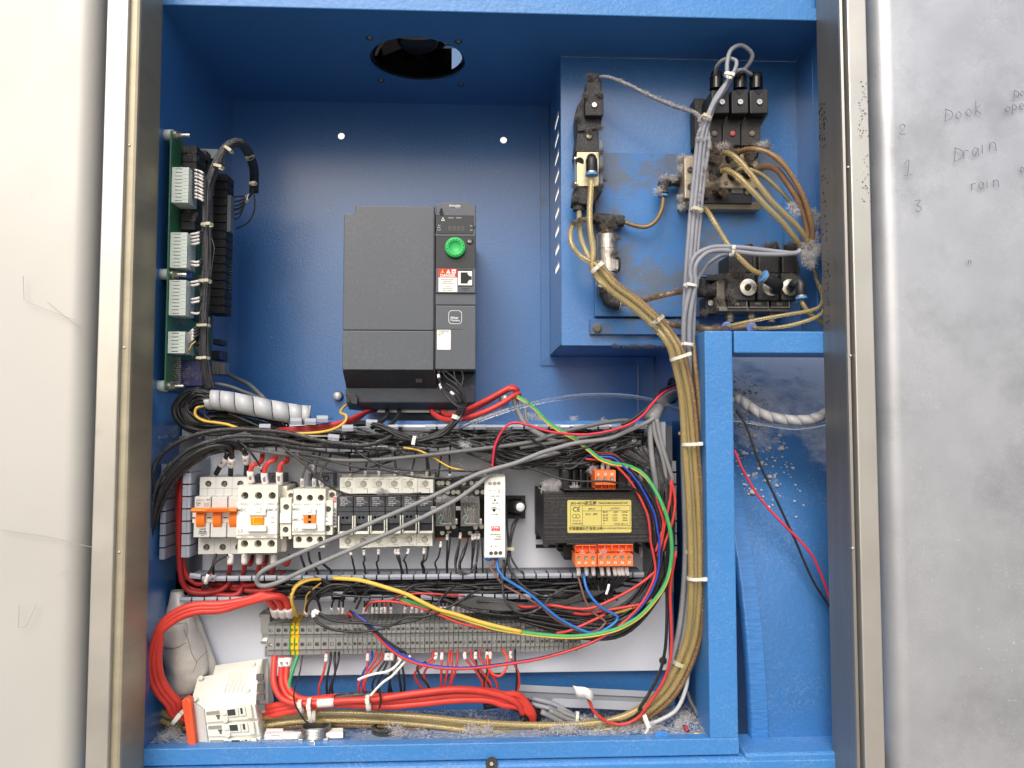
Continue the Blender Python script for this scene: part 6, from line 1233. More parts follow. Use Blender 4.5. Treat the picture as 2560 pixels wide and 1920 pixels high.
Wi('a7', [(770, 1300, 874), (760, 1380, 874), (850, 1470, 874), (1000, 1510, 876)], 26, w_black, 'thin black wire hanging inside the coil beside the yellow wire')
Wi('a7', [(1060, 1370, 876), (1250, 1450, 876), (1450, 1540, 876), (1560, 1600, 878)], 26, w_blackd, 'thin dusty wire slanting under the spiral wrap')
# harness on the circuit board
GH = 'harness wires in front of the circuit board'
hp = P('a5', [(1900, 1120, 1000), (1905, 900, 985), (1900, 700, 960), (1830, 480, 930), (1740, 330, 905), (1600, 250, 890), (1430, 330, 880), (1300, 520, 874), (1200, 750, 872), (1110, 1050, 872), (1090, 1300, 872), (1085, 1650, 872)]) + P('a6', [(1075, 150, 872), (1080, 500, 872), (1070, 900, 872), (1040, 1300, 872), (1030, 1650, 872)]) + P('a7', [(750, 200, 872), (750, 400, 873), (755, 700, 874), (780, 900, 876), (830, 1080, 880)])
bundle(hp, 15, 5.6, 10, w_harn, 'dusty grey black wire in the harness arching over the circuit board', GH, seg=4, ns=6, jit=.7, keep=True)
bundle([(x + 2, y, d + 6) for x, y, d in hp[8:]], 10, 6, 11, w_harn, 'dusty grey black wire in the rear of the board harness', GH, seg=4, jit=1.2, stuff=True)
Wi('a6', [(1165, 230, 868), (1215, 420, 866), (1190, 620, 866), (1150, 950, 868)], 18, w_harn, 'single harness wire bowing out at the right of the bundle')
for k, y in enumerate((1180, 1260, 1330, 1385, 1400, 1470, 1545)):
    Wi('a5', [(1890, 1060 + k * 8, 988), (1800 - k * 8, 1170 + k * 22, 1000), (1640, y, 1005), (1500, y + 20, 1008)], 26, w_harn, '%s from the top of the wires fanning into the rear connector' % ORD[k], group='wires into the rear connector', n=6, marks=((14, 10, ('041', '042', '043', '044', '045', '046', '047')[k]),))
Wi('a5', [(1900, 1130, 988), (1915, 1300, 992), (1890, 1480, 998), (1790, 1640, 1004), (1600, 1740, 1010)], 26, w_harn, 'outer wire of the harness loop swinging down to the rear connector', n=6)
nl = ['066', '068', '069', '070', '071', '072', '073', '074', '077', '027', '028', '030', '034', '105', '029', '025', '024', '022', '023', '021', '036', '037']
cnt = 0
for y0, n_, pt in ((706, 9, 59), ):
    for k in range(n_):
        yy = y0 + k * pt; Wi('a5', [(800, yy, 872), (860, yy + 14, 870), (1000, yy + 60 + (10 if k % 2 else 0), 868), (1060, yy + 150, 869), (1085, yy + 300, 872)], 24, w_harn, '%s numbered wire from the top of the uppermost plug connector' % ORD[k], group='wires from the board plugs', n=6, marks=((7, 18, nl[cnt]),)); cnt += 1
for base_y, ks, up in ((180, (0, 1, 2, 3, 8, 9), -1), (1010, (0, 1, 5, 6, 9), -1)):
    for j, k in enumerate(ks):
        yy = base_y + k * 59; Wi('a6', [(760, yy, 872), (830, yy - 6, 870), (930, yy - 22 + 30 * (k > 7), 869), (1000, yy - 60, 872)], 24, w_harn, '%s numbered wire from the top of the %s plug connector' % (ORD[j], 'second' if base_y < 500 else 'third'), group='wires from the board plugs', n=6, marks=((4, 17, nl[cnt % 22]),)); cnt += 1
for k in range(4): Wi('a7', [(520, 380 + 42 * k, 872), (570, 370 + 36 * k, 870), (640, 300 + 38 * k, 869), (690, 260 + 40 * k, 872)], 20, w_harn, '%s numbered wire from the top of the lowest plug connector' % ORD[k], group='wires from the board plugs', n=6, marks=((5, 12, ('031', '032', '033', '034')[k]),))
Wi('a7', [(520, 590, 870), (570, 570, 868), (600, 510, 868), (650, 470, 870)], 16, w_yel, 'short yellow wire from the lowest plug connector')
# ---------------------------------------------------------------- tangle in and over the upper duct
GU = 'tangled wires filling the upper duct'
RU = random.Random(5)
for k in range(62):
    x0, x1 = RU.uniform(600, 1050), RU.uniform(1250, 1625); y0 = RU.uniform(1076, 1116); y1 = RU.uniform(1076, 1122); n_ = 6; pts = []
    d0 = RU.uniform(882, 924)
    for i in range(n_ + 1):
        f = i / n_; pts.append((x0 + (x1 - x0) * f, y0 + (y1 - y0) * f + RU.gauss(0, 8) + 8 * math.sin(f * 3.1), d0 + RU.gauss(0, 3)))
    wire(pts, RU.uniform(5, 7.5), (w_blackd, w_black, w_blackd, w_harn)[k % 4], '', stuff=True, n=6, seg=4)
for k in range(34):   # spilling over the lower lips, sagging above relays and transformer
    x0, x1 = RU.uniform(1120, 1330), RU.uniform(1450, 1610); s = RU.uniform(0, 1); pts = []
    for i in range(7):
        f = i / 6; pts.append((x0 + (x1 - x0) * f, 1098 + 40 * s * math.sin(math.pi * f) + 42 * f * (1 - s * .3) * (1 - f) * 2 + RU.gauss(0, 4) + (20 * s), 872 + RU.uniform(-4, 6)))
    wire(pts, RU.uniform(5, 7), (w_blackd, w_harn, w_black)[k % 3], 'dusty black wire spilling out of the duct above the transformer', 'wire', group='wires sagging out of the upper duct', n=6, seg=4, stuff=k % 3 > 0)
for pts, w, m_, lab in (([(500, 640, 866), (1250, 590, 866), (1500, 640, 864), (1660, 700, 864), (2212, 800, 864)], 26, w_black, ''),):
    pass
L_ = [('d6', [(560, 370, 866), (700, 470, 862), (900, 560, 860), (1200, 605, 860), (1500, 600, 862), (1950, 612, 866)], 24, w_blackd, 'thin black wire dipping from the duct across above the fuse holders'),
      ('d6', [(-60, 420, 866), (150, 450, 862), (350, 510, 860), (600, 570, 858), (900, 600, 858), (1200, 670, 858), (1500, 690, 860), (1800, 655, 864), (2100, 560, 868)], 24, w_blackd, 'long thin black wire sagging onto the top of the fuse holders'),
      ('d6', [(-200, 400, 862), (0, 480, 860), (200, 560, 858), (400, 618, 858), (560, 615, 860), (750, 560, 862), (900, 520, 868), (1010, 480, 874)], 26, w_black, 'black wire swinging low between the contactor and the first fuse'),
      ('d6', [(-250, 330, 862), (0, 530, 856), (150, 680, 854), (300, 790, 854), (430, 850, 856), (560, 880, 860), (800, 885, 864), (1100, 870, 866), (1300, 855, 868)], 28, w_blackd, 'black wire lying across the white fuse terminals'),
      ('d6', [(1100, 350, 868), (1250, 375, 866), (1400, 440, 866), (1600, 560, 866), (1750, 600, 866), (1950, 625, 868)], 20, w_yel, 'thin yellow wire half buried in the black wires right of the fuses'),
      ('b6', [(530, 570, 866), (300, 640, 862), (240, 800, 860), (235, 1000, 864)], 22, w_black, 'black wire beside the crimson one entering the power supply'),
      ('b6', [(240, 740, 860), (330, 620, 858), (430, 580, 857), (530, 590, 857), (700, 700, 858), (850, 760, 858), (1050, 760, 856), (1250, 700, 856), (1450, 590, 858), (1520, 540, 860)], 22, w_black, 'black wire arching under the crimson wire then up to the right'),
      ('b6', [(235, 870, 860), (400, 900, 858), (650, 960, 856), (900, 1050, 850), (1150, 1080, 842), (1400, 1080, 840), (1600, 1130, 846), (1720, 1200, 854), (1800, 1350, 862)], 22, w_black, 'thin black wire draped across the front of the upper orange terminal'),
      ('b6', [(210, 1000, 858), (215, 850, 856), (240, 700, 855), (300, 580, 854), (370, 500, 853), (450, 477, 852), (560, 500, 851), (800, 570, 850), (1100, 600, 850), (1350, 575, 850), (1600, 500, 852), (1750, 400, 858), (1850, 280, 866), (1950, 180, 880), (2095, 110, 960)], 26, w_crim, 'crimson wire arching from the power supply to the grommet'),
      ('b6', [(1530, 500, 866), (1650, 440, 868), (1800, 320, 872), (1880, 220, 880), (1950, 140, 900), (2090, 85, 965)], 30, w_black, 'black wire running beside the crimson wire into the grommet')]
for reg, pts, w, m_, lab in L_: Wi(reg, pts, w, m_, lab)
Wi('b6', [(460, 210, 870), (560, 270, 868), (650, 340, 866), (750, 450, 864), (900, 560, 862), (1050, 640, 860), (1200, 760, 858), (1300, 840, 857), (1420, 890, 857), (1520, 905, 860), (1650, 940, 862), (1760, 1010, 860), (1850, 1130, 856), (1930, 1280, 852), (2000, 1460, 850), (2040, 1659, 848)]
   + [((RG['c5'][0] + x * RG['c5'][2] - RG['b6'][0]) / RG['b6'][2], (RG['c5'][1] + y * RG['c5'][2] - RG['b6'][1]) / RG['b6'][2], d) for x, y, d in ((1850, 0, 848), (1790, 250, 848), (1660, 450, 848), (1500, 620, 848), (1300, 740, 847), (1150, 790, 847), (950, 830, 846), (700, 845, 846), (400, 825, 846), (100, 785, 846), (-100, 750, 846), (-300, 690, 846), (-600, 596, 849), (-900, 512, 854), (-1150, 420, 862))],
   42, w_green, 'long green earth wire with yellow stripe sweeping past the transformer and over the terminals', n=12, stripe=w_yel)
Wi('c3', [(1960, 300, 866), (1830, 310, 862), (1700, 370, 860), (1640, 470, 860), (1640, 560, 864), (1670, 640, 872), (1690, 710, 884)], 34, w_yel, 'yellow wire curving down into the green and yellow earth terminals')
Wi('c3', [(1900, 290, 868), (1740, 320, 866), (1640, 420, 866), (1625, 520, 868), (1640, 600, 876), (1660, 700, 886)], 24, w_yel, 'thinner yellow wire left of the one into the earth terminals')
Wi('c3', [(1960, 340, 872), (1870, 410, 872), (1800, 480, 872), (1790, 560, 876), (1760, 700, 886)], 18, w_yel, 'yellow wire with green into the second earth terminal')
# yellow print sweep (upper face of the long wire) -------------------------------------
Wi('c4', [(150, 200, 864), (400, 218, 858), (550, 250, 852), (750, 310, 849), (950, 375, 847), (1100, 450, 846), (1300, 545, 846), (1500, 600, 845), (1750, 680, 845), (2000, 745, 845), (2230, 795, 845)], 44, w_yel, 'yellow printed wire crossing the terminal strip from upper left', n=12)
# ---------------------------------------------------------------- breaker and contactor wiring
R_ = 'd5'
for x, y, n_, pts in ((1235, 790, '007', [(1240, 830, 886), (1225, 760, 884), (1225, 680, 882), (1260, 625, 880), (1320, 610, 884), (1352, 560, 892), (1355, 480, 900)]),
                      (1380, 790, '008', [(1395, 850, 886), (1375, 760, 884), (1385, 660, 882), (1430, 600, 880), (1490, 570, 884), (1500, 500, 896), (1480, 460, 902)]),
                      (1545, 790, '00B', [(1545, 845, 886), (1543, 740, 884), (1550, 650, 882), (1580, 605, 882), (1625, 590, 890), (1632, 520, 898), (1625, 470, 902)])):
    Wi(R_, pts, 52, w_pink, 'pinkish red cable entering the %s top screw of the large contactor' % {'007': 'left', '008': 'middle', '00B': 'right'}[n_], cat='cable', n=12, group='red cables into the large contactor', marks=((0.5, 22, n_),))
Wi(R_, [(1080, 360, 866), (1180, 440, 864), (1260, 540, 866), (1320, 630, 876), (1345, 700, 890)], 26, w_blackd, 'thin black wire reaching behind the red cables', marks=((-14, 9, '030'),))
for k, (xa, xb, ya) in enumerate(((1800, 1890, 800), (1930, 1960, 800), (2000, 2080, 800))):
    Wi(R_, [(xa + (20 if k == 2 else 0), ya + 80, 884), (xa - 5, ya, 882), (xa + 5, ya - 80, 880), ((xa + xb) / 2, 640, 884), (xb + 10, 570, 892), (xb + 30, 500, 900)], 28, w_greyd, 'dark wire into the smaller contactor numbered 0%s' % ('10', '11', '12')[k], marks=((1, 16, ('010', '011', '012')[k]),), group='wires into the smaller contactor')
Wi(R_, [(1880, 560, 896), (1920, 640, 890), (1905, 760, 892), (1895, 790, 898)], 30, w_black, 'black wire with tag behind the smaller contactor', marks=((10, 14, 'LB0'),))
Wi(R_, [(2100, 560, 896), (2030, 640, 890), (2010, 700, 890), (2020, 780, 898)], 26, w_greyd, 'wire curling into the coil terminal of the smaller contactor')
# wires under breaker, contactors, fuses, relays down into the lower duct
def drop(reg, pts, w, m_, lab, tag_=None, grp=None, ml=12, **k): Wi(reg, pts, w, m_, lab, group=grp, marks=((1.5, ml, tag_),) if tag_ is not None else (), **k)
for k, (x, n_) in enumerate(((960, '004'), (1120, '010'), (1280, '011'), (1440, '0'))):
    drop('c3', [(x, 10, 888), (x - 5, 100, 886), (x - 10, 180, 890), (x - 25, 250, 900), (x - 30, 330, 908)], 50, w_redd, 'dull red cable with white tag leaving the breaker row downward, tag %s' % n_, n_, 'dull red cables under the breaker and contactor', 17, cat='cable', n=10)
for k, x in enumerate((1130, 1290, 1540)): Wi('c3', [(x, 110, 888), (x + 40, 140, 890), (x + 60, 110, 894), (x + 70, 40, 902)], 44, w_redd, '%s from the left of the short dull red cables doubling back' % ORD[k], cat='cable', n=10, group='dull red cables doubling back')
for k, (pts, w) in enumerate((([(420, -900, 880), (400, -400, 884), (395, 100, 888), (430, 340, 892), (520, 440, 894), (700, 455, 894), (850, 420, 894), (935, 350, 896), (955, 280, 902)], 60),
                              ([(470, -900, 884), (440, -300, 888), (425, 60, 892), (470, 250, 894), (560, 340, 894), (640, 350, 894), (720, 310, 896), (740, 230, 900)], 56),
                              ([(380, -880, 888), (380, -300, 892), (400, 200, 896), (460, 380, 898), (700, 450, 896), (900, 480, 894), (1030, 470, 894), (1080, 400, 898), (1090, 320, 904)], 60),
                              ([(600, 330, 904), (800, 360, 902), (1050, 378, 900), (1250, 350, 900), (1340, 300, 904), (1370, 240, 910)], 56),
                              ([(640, 440, 904), (900, 400, 902), (1200, 430, 900), (1400, 420, 898), (1490, 360, 902), (1520, 280, 908), (1530, 200, 910)], 56))):
    Wi('c3', pts, w, w_redd, ('dull red cable running down the left duct and curling right, outer', 'dull red cable down the left duct with the tight inner curl', 'dull red cable down the left duct, lowest curve', 'dull red cable lying in the lower duct, upper one', 'dull red cable lying in the lower duct, ending under the contactor')[k], cat='cable', n=10, group='dull red cables in the left and lower ducts')
Wi('c3', [(930, 30, 880), (800, 100, 876), (740, 190, 874), (700, 280, 874), (680, 350, 876), (650, 420, 878)], 28, w_black, 'black wire with bare white tag lying over the lower duct corner', marks=((-20, 18, ''),))
Wi('c3', [(800, 20, 884), (770, 110, 880), (765, 200, 880), (770, 280, 884), (760, 390, 892)], 28, w_black, 'black wire numbered 009 dropping over the duct corner', marks=((24, 14, '009'),))
for k, (xa, xb) in enumerate(((1740, 1790), (1825, 1915), (1945, 2060))):
    Wi('c3', [(xa - 8, 0, 890), (xa, 60, 888), (xa + 20, 120, 888), (xb, 200, 892), (xb + 10, 240, 902)], 26, w_black, '%s black wire from the left below the smaller contactor' % ORD[k], group='wires dropping into the lower duct')
FD = [(315, 1280, 365, '01'), (500, 1280, 510, '015'), (700, 1270, 690, '08'), (935, 1270, 1010, '032'), (975, 1270, 1020, '02'), (1110, 1265, 1090, '06'), (1330, 1260, 1310, '080'), (1385, 1255, 1330, None),
      (1560, 1170, 1500, '180'), (1650, 1070, 1640, '087'), (1690, 1070, 1650, None), (1830, 1050, 1770, '030'), (1935, 1110, 1830, None), (2000, 1070, 1990, '089'), (2040, 1060, 1990, '090'), (2085, 1060, 2050, '033'), (2130, 1100, 2140, None)]
for k, (xa, ya, xb, t_) in enumerate(FD):
    xm = xa - 60 if k == 5 else (xa + xb) / 2
    Wi('b8', [(xa, ya, 888), (xa - 2, ya + 60, 884), (xm, (ya + 1560) / 2 + 20, 882), (xb - (0 if k > 8 else 20), 1480, 884), (xb, 1560, 892), (xb + 4, 1640, 906)], 25, w_black, '%s from the left of the black wires dropping from fuses and relays' % ORD[k], group='wires dropping into the lower duct', marks=((2, 11, t_),) if t_ else ())
Wi('b8', [(1830, 1160, 880), (1760, 1400, 868), (1770, 1580, 862), (1860, 1640, 860), (1990, 1600, 862), (2060, 1450, 868), (2090, 1200, 880)], 24, w_blackd, 'black wire looping below the relays in front of the duct')
Wi('b8', [(1920, 1200, 880), (1830, 1400, 866), (1810, 1560, 862), (1880, 1620, 860), (1980, 1590, 862), (2040, 1500, 868)], 24, w_blackd, 'inner black wire of the loop below the relays')
TU = [(310, 0, '01'), (520, 0, '00'), (710, 0, '9'), (935, 0, '02'), (1170, 0, '15'), (1370, 0, '150'), (1690, 0, '')]
for k, (x, _, t_) in enumerate(TU):
    Wi('b8', [(x - 4, 275 if k < 6 else 330, 898), (x - 2 + (4 if k % 2 else -4), 180, 892), (x + (20 if k in (1, 4) else -8), 70, 894), (x + (40 if k in (1, 4) else -14), -40, 902)], 26, w_black, 'black wire rising above the %s fuse from the left' % ORD[k], group='wires rising into the upper duct', marks=((1, 12, t_),))
for k, (xa, xb) in enumerate(((700, 820), (870, 800), (1000, 1090), (1140, 1060), (1250, 1340), (1400, 1320), (1480, 1560))):
    Wi('d6', [(xa, 700 if k > 4 else 440, 892), ((xa + xb) / 2, 430, 884), (xb, 390, 884), (xb + 30, 340, 892)], 20, w_blackd, '%s from the left of the short black wires at the upper duct lips' % ORD[k], group='short wires at the upper duct lips')
# ---------------------------------------------------------------- power supply, sounder and transformer wiring
Wi('c1', [(300, 1405, 866), (240, 1440, 864), (190, 1420, 862), (170, 1380, 864)], 30, w_cyan, 'short bright blue wire end under the power supply', )
Wi('c1', [(350, 1400, 868), (350, 1500, 862), (370, 1590, 858), (420, 1650, 856)] + [((1260 + x * .22604 - 1180) / .18086, (1400 + y * .22604 - 1140) / .18086, d) for x, y, d in ((0, 200, 854), (150, 290, 852), (300, 390, 850), (450, 520, 849), (600, 640, 848), (780, 740, 848), (930, 800, 848), (1050, 800, 848), (1180, 730, 850), (1250, 660, 852), (1235, 610, 852), (1100, 540, 850), (990, 440, 850), (920, 330, 852), (890, 220, 856), (885, 130, 862))], 40, w_cyan, 'bright blue wire from the power supply, turning back up to the orange terminal', n=10)
Wi('c1', [(300, 1410, 868), (330, 1460, 864), (250, 1530, 860), (310, 1620, 858), (350, 1680, 856)] + [((1260 + x * .22604 - 1180) / .18086, (1400 + y * .22604 - 1140) / .18086, d) for x, y, d in ((0, 280, 856), (200, 390, 854), (400, 510, 852), (550, 640, 851), (720, 730, 850), (880, 800, 850), (1030, 780, 852), (1110, 710, 854), (1110, 670, 854), (1000, 590, 854), (910, 470, 856), (860, 320, 858), (820, 180, 862), (812, 100, 866))], 32, w_brown, 'brown wire from the power supply, turning back up to the orange terminal', n=10)
Wi('c1', [(640, 830, 890), (560, 950, 884), (530, 1100, 880), (510, 1250, 878), (490, 1400, 876), (460, 1560, 874), (450, 1680, 880)], 26, w_blackd, 'left lead of the sounder hanging to the duct')
Wi('c1', [(690, 800, 885), (610, 920, 882), (560, 1080, 880), (530, 1260, 878), (540, 1400, 874), (620, 1540, 870), (720, 1640, 868)], 26, w_blackd, 'right lead of the sounder slanting right over the duct')
Wi('c1', [(480, 620, 900), (480, 900, 890), (500, 1150, 884), (500, 1400, 880), (500, 1500, 876), (570, 1640, 874)], 30, w_black, 'black wire hanging between power supply and sounder')
Wi('c5', [(50, -60, 868), (60, 60, 858), (160, 240, 852), (300, 350, 850), (450, 400, 850), (580, 370, 852), (680, 310, 856), (820, 285, 864)], 28, w_blackd, 'dusty black wire swinging below the duct to the right')
Wi('c5', [(0, 0, 866), (-20, 200, 856), (0, 400, 852), (80, 530, 850), (200, 590, 850), (330, 570, 850), (440, 500, 850), (520, 400, 852), (650, 310, 856)], 28, w_blackd, 'dusty black wire making a low U over the terminals')
for k, (x, t_, m_) in enumerate(((820, '001', w_black), (905, '01', w_black), (980, '085', w_black), (1075, '085', w_black), (1145, '035', w_black), (1215, '', w_black), (1262, '032', w_black), (1300, '032', w_black), (1350, '02', w_black))):
    Wi('c5', [(x, 60, 862), (x + 8, 120, 860), (x + 14, 190, 862), (x - 30 + (1130 - x) * .45, 300, 868), (1090 + (x - 1090) * .35, 380, 878), (1040 + (x - 1090) * .8, 440, 890)], 30, m_, '%s white tagged black wire from the left under the orange terminals' % ORD[k], group='tagged wires under the orange terminals', marks=((2, 15, t_),), n=7)
Wi('c5', [(1160, 270, 856), (1150, 320, 854), (1130, 380, 854)], 30, w_white, 'empty white number sleeve hanging below the orange terminals', n=10)
for k, x in enumerate((1035, 1110)): Wi('c2', [(x, 200, 868), (x - 2, 150, 870), (x - 6, 100, 876), (x - 50, 92, 884), (x - 120, 130, 892)], 36, w_blackd, 'wire with cream number sleeve into the %s screw of the upper orange terminal' % ('middle', 'right')[k], marks=((1, 14, ('03', '04')[k]),))
# ---------------------------------------------------------------- wires in the lower duct
GL = 'wires filling the lower duct'
for k in range(58):
    x0, x1 = RU.uniform(620, 900), RU.uniform(1300, 1640); y0 = RU.uniform(1456, 1494); y1 = RU.uniform(1440, 1500); pts = []; d0 = RU.uniform(886, 924)
    for i in range(7):
        f = i / 6; pts.append((x0 + (x1 - x0) * f, y0 + (y1 - y0) * f + RU.gauss(0, 6) + 6 * math.sin(f * 3.1), d0 + RU.gauss(0, 3)))
    wire(pts, RU.uniform(5, 7.5), (w_black, w_blackd, w_black, w_harn)[k % 4], '', stuff=True, n=6, seg=4)
# bundle swinging down the right of the transformer and back left into terminals
GR = 'black wires curving round the lower right of the transformer'
for k in range(34):
    s = RU.random(); e = RU.random(); x0 = 1540 + 110 * RU.random()
    pts = [(x0, 1110 + 25 * RU.random(), 876), (1640 + 30 * s, 1180 + 30 * RU.random(), 872), (1668 + 22 * s - 30 * e, 1290, 868 + 8 * RU.random()), (1664 + 22 * s - 46 * e, 1400, 866 + 8 * RU.random()), (1625 + 30 * s - 60 * e, 1490 + 10 * s, 864 + 6 * RU.random()),
           (1540 + 30 * s - 60 * e, 1545 + 50 * s - 30 * e, 864 + 6 * RU.random()), (1450 - 60 * e, 1545 + 60 * s - 50 * e, 868 + 8 * RU.random()), (1330 - 160 * e, 1530 + 30 * s - 40 * e, 878 + 8 * RU.random())]
    wire(pts, RU.uniform(5.5, 7.5), (w_black, w_black, w_blackd, w_harn)[k % 4], 'black wire curving round the lower right of the transformer', 'wire', group=GR, n=6, seg=5, stuff=k > 17)
for k in range(12):
    s = k / 11; wire([(1500 + 60 * s, 1455 + 6 * s, 872), (1420, 1500 + 10 * s, 870), (1330 - 50 * s, 1512 + 14 * s, 872), (1250 - 40 * s, 1500 + 22 * s, 878), (1180 - 60 * s, 1490 + 20 * s, 884)], 6.5, w_black, '', stuff=True, n=6, seg=4)
CL = [([(2040, 1060), (2060, 1150), (2080, 1300), (2050, 1500), (1980, 1700), (1950, 1800)], w_red, 'red core from the split grey cable, right one'), ([(2040, 1080), (2030, 1250), (1980, 1500), (1940, 1700), (1900, 1850)], w_red, 'red core from the split grey cable, left one'),
      ([(1885, 1240), (1920, 1350), (1960, 1500), (1930, 1650), (1880, 1800)], w_red, 'red core leaving the leftmost grey cable')]
for pts, m_, lab in CL: wire(P('b6', pts, 856), 7, m_, lab, 'wire')
rb = [(1170, 830, 866), (1300, 840, 862), (1420, 850, 860), (1520, 930, 858), (1640, 1060, 856), (1740, 1220, 855), (1830, 1420, 854), (1860, 1600, 853), (1870, 1700, 853)]
for m_, dx, dy, w, lab, dd in ((w_red, -30, 20, 26, 'red wire arching over the transformer corner', 0), (w_black, 10, -20, 28, 'thick black wire arching over the transformer corner', 4), (w_blue, 36, -14, 26, 'dark blue wire arching over the transformer corner', 1),
                               (w_black, 70, -40, 24, 'outer black wire arching over the transformer corner', 3), (w_redd, 60, -60, 16, 'thin brown red wire on top of the arch by the transformer', 6)):
    wire([(1180 + (x + dx * (k / 8 + .3)) * .24412, 940 + (y + dy * (1 - k / 10)) * .24412, d + dd) for k, (x, y, d) in enumerate(rb)] +
         [(1260 + (x + dx * .5) * .22604, 1400 + (y + dy * .3) * .22604, d + dd) for x, y, d in ((1690, 100, 852), (1620, 330, 851), (1500, 520, 850), (1330, 690, 849), (1150, 820, 848), (950, 920, 848), (700, 1010, 848), (400, 1090, 848), (100, 1140, 848), (-200, 1180, 848), (-450, 1200, 848), (-700, 1190, 848), (-950, 1140, 848), (-1150, 1050, 849), (-1300, 930, 850), (-1420, 800, 851), (-1540, 690, 853), (-1640, 620, 856), (-1700, 585, 862), (-1715, 600, 870), (-1710, 640, 884))][: (21 if m_ in (w_blue,) or dx in (-30, 10) else 7)], w * .24412, m_, lab, 'wire', n=8)
for k, (pts, m_, lab) in enumerate((([(1900, -100, 856), (1840, 300, 856), (1850, 700, 858), (1850, 1000, 860), (1800, 1250, 862), (1700, 1450, 864), (1550, 1660, 866)] + [((1240 + x * .28933 - 1260) / .22604, (1600 + y * .28933 - 1400) / .22604, d) for x, y, d in ((1290, 610, 868), (1200, 690, 870), (1080, 730, 871), (950, 700, 872), (850, 620, 872), (810, 540, 872), (795, 510, 872))], w_red, 'red wire hanging down the right and looping to the white paper flag'),
                                    ([(1780, -100, 860), (1800, 300, 862), (1800, 700, 862), (1780, 1000, 864), (1720, 1250, 866), (1620, 1450, 868), (1500, 1640, 870)] + [((1240 + x * .28933 - 1260) / .22604, (1600 + y * .28933 - 1400) / .22604, d) for x, y, d in ((1250, 600, 874), (1180, 660, 876), (1080, 700, 878), (950, 680, 880), (880, 620, 882))], w_black, 'black wire hanging down beside the red one to the floor loop'))):
    wire(P('c5', pts), 8, m_, lab, 'wire', n=10)
for k, (pts, m_, lab) in enumerate((([(1760, -120, 864), (1700, 80, 860), (1590, 200, 856), (1400, 330, 854), (1150, 460, 852), (950, 535, 852), (750, 535, 854), (500, 500, 858), (250, 520, 864), (160, 500, 870)], w_red, 'red wire curving left under the duct, upper of the two'),
                                    ([(1700, 120, 862), (1640, 330, 858), (1560, 470, 856), (1350, 520, 856), (1100, 560, 858), (900, 600, 862), (700, 580, 870)], w_red, 'red wire curving left, lower of the two'),
                                    ([(1120, 600, 856), (1000, 660, 853), (850, 730, 851), (700, 790, 852), (580, 810, 856)], w_red, 'short red wire reaching down to the end of the terminal strip'),
                                    ([(1640, 440, 864), (1500, 500, 864), (1300, 570, 864), (1000, 630, 868), (850, 660, 872)], w_yel, 'faint yellow wire deep in the bundle below the transformer'),
                                    ([(1560, 400, 862), (1500, 520, 860), (1420, 620, 860), (1300, 720, 862)], w_blue, 'short dark blue wire deep in the bundle below the transformer'))):
    wire(P('c5', pts), 7.5, m_, lab, 'wire', n=8)
Wi('c4', [(770, 455, 862), (900, 400, 858), (1020, 375, 854), (1150, 370, 853), (1400, 385, 856), (1600, 400, 866)], 22, w_red, 'red wire along the lower duct lips, upper')
Wi('c4', [(500, 560, 868), (540, 490, 856), (600, 462, 850), (800, 460, 848), (1000, 500, 848), (1200, 560, 848), (1350, 620, 848), (1550, 700, 848), (1800, 755, 848), (2060, 790, 850)], 26, w_red, 'red wire crossing the terminals below the yellow one')
for pts, lab in (([(-30, 600, 860), (100, 660, 852), (300, 690, 849), (500, 700, 848), (700, 725, 847), (900, 700, 847), (1100, 650, 847), (1200, 570, 847), (1300, 480, 848), (1360, 400, 852), (1500, 280, 866)], 'black wire waving across the terminals, upper of the pair'),
                 ([(0, 710, 856), (150, 770, 850), (350, 795, 848), (550, 785, 847), (750, 740, 846), (950, 640, 846), (1130, 630, 846), (1300, 580, 846), (1450, 510, 847), (1600, 420, 850), (1800, 300, 862)], 'black wire waving across the terminals, lower of the pair'),
                 ([(-60, 430, 866), (100, 380, 858), (300, 395, 854), (600, 410, 853), (850, 390, 854), (1050, 280, 858), (1300, 260, 868)], 'black wire lying along the lips left of the yellow wire'),
                 ([(330, 560, 862), (400, 640, 853), (560, 760, 850), (750, 900, 849), (900, 1000, 849), (950, 1035, 852)], 'black wire slanting down across the terminal screws'),
                 ([(900, 340, 860), (1150, 370, 855), (1400, 450, 853), (1700, 560, 852), (2000, 610, 853), (2250, 620, 858)], 'black wire slanting right over the terminal tags, upper'),
                 ([(950, 300, 862), (1200, 350, 858), (1500, 480, 856), (1800, 590, 856), (2200, 640, 860)], 'black wire slanting right over the terminal tags, lower')):
    Wi('c4', pts, 26, w_black, lab, n=8)
# ---------------------------------------------------------------- wires into the terminal strip, from above
XT_ = [(130, '091'), (205, '029'), (250, ''), (480, ''), (520, '02'), (585, ''), (630, '02'), (675, '0'), (725, ''), (785, '0'), (940, '0'), (1010, '0'), (1070, ''), (1130, ''), (1220, ''), (1285, ''), (1330, '0'), (1380, ''), (1480, ''), (1540, '0'), (1585, ''), (1635, ''), (1680, ''), (1725, ''), (1830, ''), (1870, ''), (1915, ''), (1965, '02'), (2010, '08'), (2070, '08'), (2130, ''), (2190, '')]
for k, (x, t_) in enumerate(XT_):
    m_ = w_red if x == 725 else w_black; y_ = 610 - x * .012
    Wi('c4', [(x - 2, y_, 897), (x + RNG.gauss(0, 4), y_ - 60, 895), (x + RNG.gauss(8, 8), y_ - 130, 893), (x + RNG.gauss(16, 16), 440, 893), (x + RNG.gauss(30, 30), 380, 900)], 20, m_, 'red tagged wire among black ones entering the strip from above' if m_ is w_red else '%s from the left of the tagged wires entering the strip from above' % ORD[k], group=None if m_ is w_red else 'tagged wires above the terminal strip', marks=((1.5, 13, t_),), n=6)
